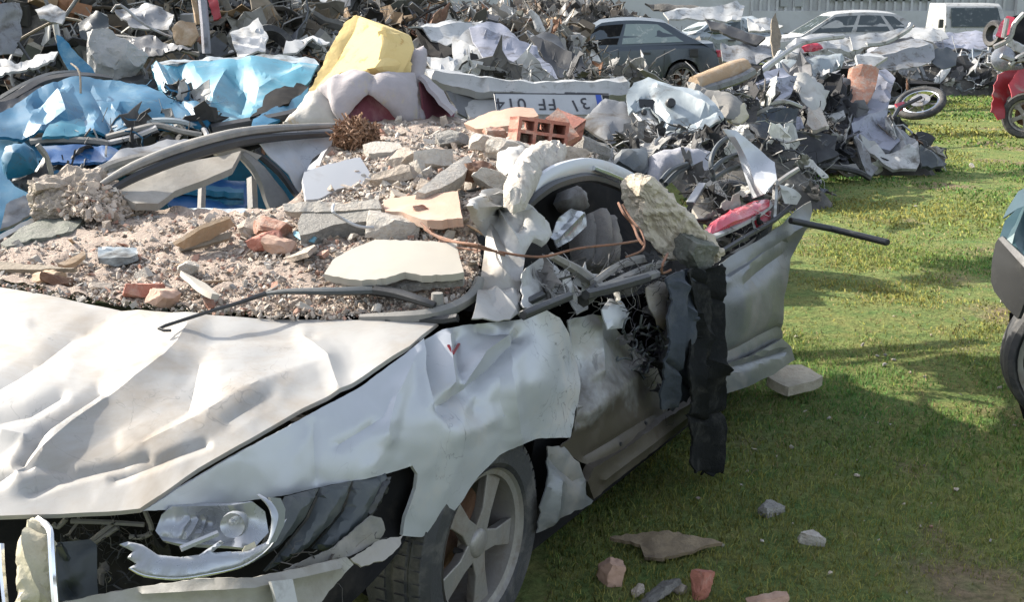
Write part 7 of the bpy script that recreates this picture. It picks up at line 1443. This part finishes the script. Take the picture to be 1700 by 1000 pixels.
panel('door', [(1990, 470), (2500, 480), (2500, 640), (2030, 640)], [(1990, 470, 'y', 4.87), (2500, 480, 'y', 4.87), (2030, 640, 'y', 4.86)], 'teal_paint', tc, res=20, amp=.008)
panel('arch_liner', [(1676, 520), (1720, 500), (1900, 490), (2000, 560), (1990, 700), (1700, 700), (1672, 600)], [(1676, 520, 'y', 5.2), (1900, 490, 'y', 5.1), (1700, 700, 'y', 5.1), (1990, 700, 'y', 5.0)], 'dark_interior', tc, res=20)
MB().box((4.4, 5.9, .42), 2.6, 1.2, .4).build('floor_pan', 'dark_interior', tc)
cw = P(1792, 616, 'y', 4.95); wheel('wheel', (cw[0], 4.96, .31), (-.20, -.97, 0), .315, .2, tc, tread=False, seg=36, rim_r=.83)
wheel('wheel', (cw[0] + 2.5, 4.98, .31), (0, -1, 0), .31, .2, tc, tread=False, seg=24)
# earth clods and dead tufts on the far grass
rng = np.random.RandomState(91); cm = lib_mesh('clod', *ROCKS[3], 'leaf_litter')
for (x, y, s) in ((1600, 112, .7), (1575, 116, .5), (1560, 140, .5), (1620, 140, .4), (1650, 116, .4), (1540, 122, .4), (1590, 142, .35), (1480, 345, .10), (1585, 350, .12)):
    p = P(x, y, 'z', 0); o = bpy.data.objects.new('clod', cm); COL.objects.link(o); o.location = (p[0], p[1], ground_h(p[0], p[1]) - .01); o.scale = (s, s, s * .35); o.rotation_euler = (0, 0, rng.uniform(0, 6))
    setp(o, fresh('low brown earth clod', (x, y), [('the motorcycle wheel', 1528, 171), ('the torn red wreck', 1670, 120), ('the flattened dark grey car', 1500, 95), ('the flattened blue grey car', 1600, 80), ('the flap at the heap tip', 1560, 275), ('the teal car bumper', 1665, 450)]), 'clod', 'earth clods in the grass')

# ------------------------------------------------------------------ tangles of torn trim, wire and shards that fill the gaps
def tangle(poly, ctrl, n, s0, s1, seed, pal, label, w=(.25, .35, .40), cat='debris'):
    rng = np.random.RandomState(seed); q = sample_poly(poly, n, seed); W = TPS(ctrl).world(q[:, 0], q[:, 1]); it = []
    for i in range(n):
        k = rng.choice(3, p=w); li = rng.randint(8) if k == 0 else 8 + rng.randint(6) if k == 1 else 18 + rng.randint(5)
        s = s0 * (s1 / s0) ** rng.uniform() * (1, 1.2, 1.5)[k]
        it.append((li, rot(rng), np.array([s, s, s]), W[i] + rng.normal(0, .02, 3), np.clip(np.array(pal[rng.randint(len(pal))]) * rng.uniform(.5, 1.0), 0, .8)))
    merge('debris', SCRAP, it, 'scrap_mix', label=label, cat=cat, kind='stuff')
DK = [(.03, .03, .032), (.06, .06, .06), (.12, .115, .11), (.20, .19, .18), (.34, .33, .31), (.05, .045, .04), (.48, .47, .45)]
tangle([(905, 430), (960, 440), (1010, 440), (1100, 425), (1110, 470), (1060, 500), (1000, 510), (920, 505), (880, 490)], [(905, 430, 's', -.16), (1100, 425, 's', -.06), (1000, 510, 's', -.02), (880, 490, 's', -.08)], 130, .04, .13, 401, DK, 'tangle of torn trim and wire in the near door opening', w=(.10, .35, .55))
tangle([(1030, 520), (1100, 510), (1105, 600), (1100, 680), (1060, 620)], [(1030, 520, 's', -.02), (1105, 520, 's', .0), (1100, 680, 's', -.01)], 60, .035, .10, 402, [(.05, .045, .06), (.09, .085, .11), (.02, .02, .02), (.25, .24, .26)], 'purple grey wires hanging out of the near door beside the navy cloth', w=(.1, .2, .7))
tangle([(1150, 260), (1190, 240), (1240, 330), (1290, 320), (1310, 340), (1240, 400), (1190, 410), (1140, 340)], [(1150, 260, 's', -.5), (1290, 320, 's', -.12), (1190, 410, 's', -.12), (1140, 340, 's', -.4)], 130, .05, .17, 403, DK + [(.42, .40, .36)], 'torn trim, strips and shards in the open tail of the silver car')
tangle([(1000, 235), (1060, 215), (1190, 222), (1230, 205), (1240, 250), (1180, 262), (1060, 256), (1010, 262)], [(1000, 235, 'y', 6.5), (1240, 220, 'y', 6.7), (1100, 260, 'y', 6.3)], 130, .07, .22, 404, DK, 'dark linkages and torn strips under the flattened white car')
tangle([(720, 112), (880, 118), (1030, 112), (1110, 128), (1240, 150), (1300, 170), (1240, 200), (1200, 180), (1060, 130), (880, 130)], [(720, 112, 'y', 8.8), (1030, 112, 'y', 9.0), (1300, 170, 'y', 9.6), (1200, 190, 'y', 8.6)], 200, .08, .34, 405, DK + [(.6, .6, .58)], 'torn strips and sheets along the back of the flattened white car')
tangle([(150, 205), (260, 196), (345, 208), (400, 205), (340, 240), (240, 262), (160, 290), (90, 310), (80, 270)], [(150, 205, 'y', 6.2), (400, 205, 'y', 6.4), (90, 310, 'y', 5.4)], 130, .06, .24, 406, DK + [(.05, .20, .36)], 'torn seals, strips and shards in the dark gaps of the blue car', w=(.2, .45, .35))
tangle([(240, 140), (300, 150), (350, 190), (330, 200), (250, 150)], [(240, 140, 'y', 6.9), (350, 190, 'y', 6.4), (250, 155, 'y', 6.8)], 40, .06, .2, 407, DK + [(.05, .20, .36)], 'dark shards in the seam between the two blue panels')
tangle([(100, 866), (250, 858), (250, 900), (210, 975), (165, 985), (165, 905), (95, 895)], [(100, 866, 'y', 2.5), (250, 858, 'y', 2.5), (165, 985, 'y', 2.42)], 70, .03, .10, 408, [(.02, .02, .02), (.05, .055, .06), (.12, .12, .12), (.20, .19, .17)], 'dusty hoses and broken clips in the open nose of the silver car', w=(.1, .4, .5))
tangle([(430, 930), (560, 900), (620, 890), (600, 930), (480, 955)], [(430, 930, 'y', 2.36), (620, 890, 'y', 2.58), (480, 955, 'y', 2.40)], 24, .025, .07, 409, [(.05, .05, .05), (.09, .085, .075), (.14, .125, .105)], 'broken bracket bits below the near headlight')
tangle([(1200, 150), (1300, 130), (1400, 140), (1420, 200), (1400, 270), (1320, 280), (1250, 240)], [(1200, 150, 'y', 12.6), (1420, 150, 'y', 13.8), (1320, 280, 'y', 12.0)], 190, .12, .5, 410, [(.02, .02, .022), (.04, .042, .05), (.09, .09, .10), (.26, .26, .27), (.52, .51, .49), (.03, .03, .035)], 'black seats, cables and torn parts of the low heap behind the silver tail')
# small litter trodden into the grass
rng = np.random.RandomState(421); it = []
for k in range(420):
    y = rng.uniform(2.9, 12); x = rng.uniform(.05 * y + .1, .5 * y); u = (np.array([x, y]) - HUB) @ NR
    if u < .12 or (u > 1.0 and rng.uniform() < .55): continue
    s = .006 + .022 * rng.uniform() ** 3; it.append((rng.randint(len(ROCKS)), rot(rng), np.array([s, s, s]), np.array([x, y, ground_h(x, y) + s * .5]), np.clip(np.array(PAL[['w', 'p', 'g', 't', 'd'][rng.choice(5, p=[.3, .3, .15, .1, .15])]]) * rng.uniform(.5, .8), 0, .85)))
merge('litter', ROCKS, it, 'rubble_mix', label='tiny crumbs of plaster, glass and brick trodden into the grass', cat='litter', kind='stuff')
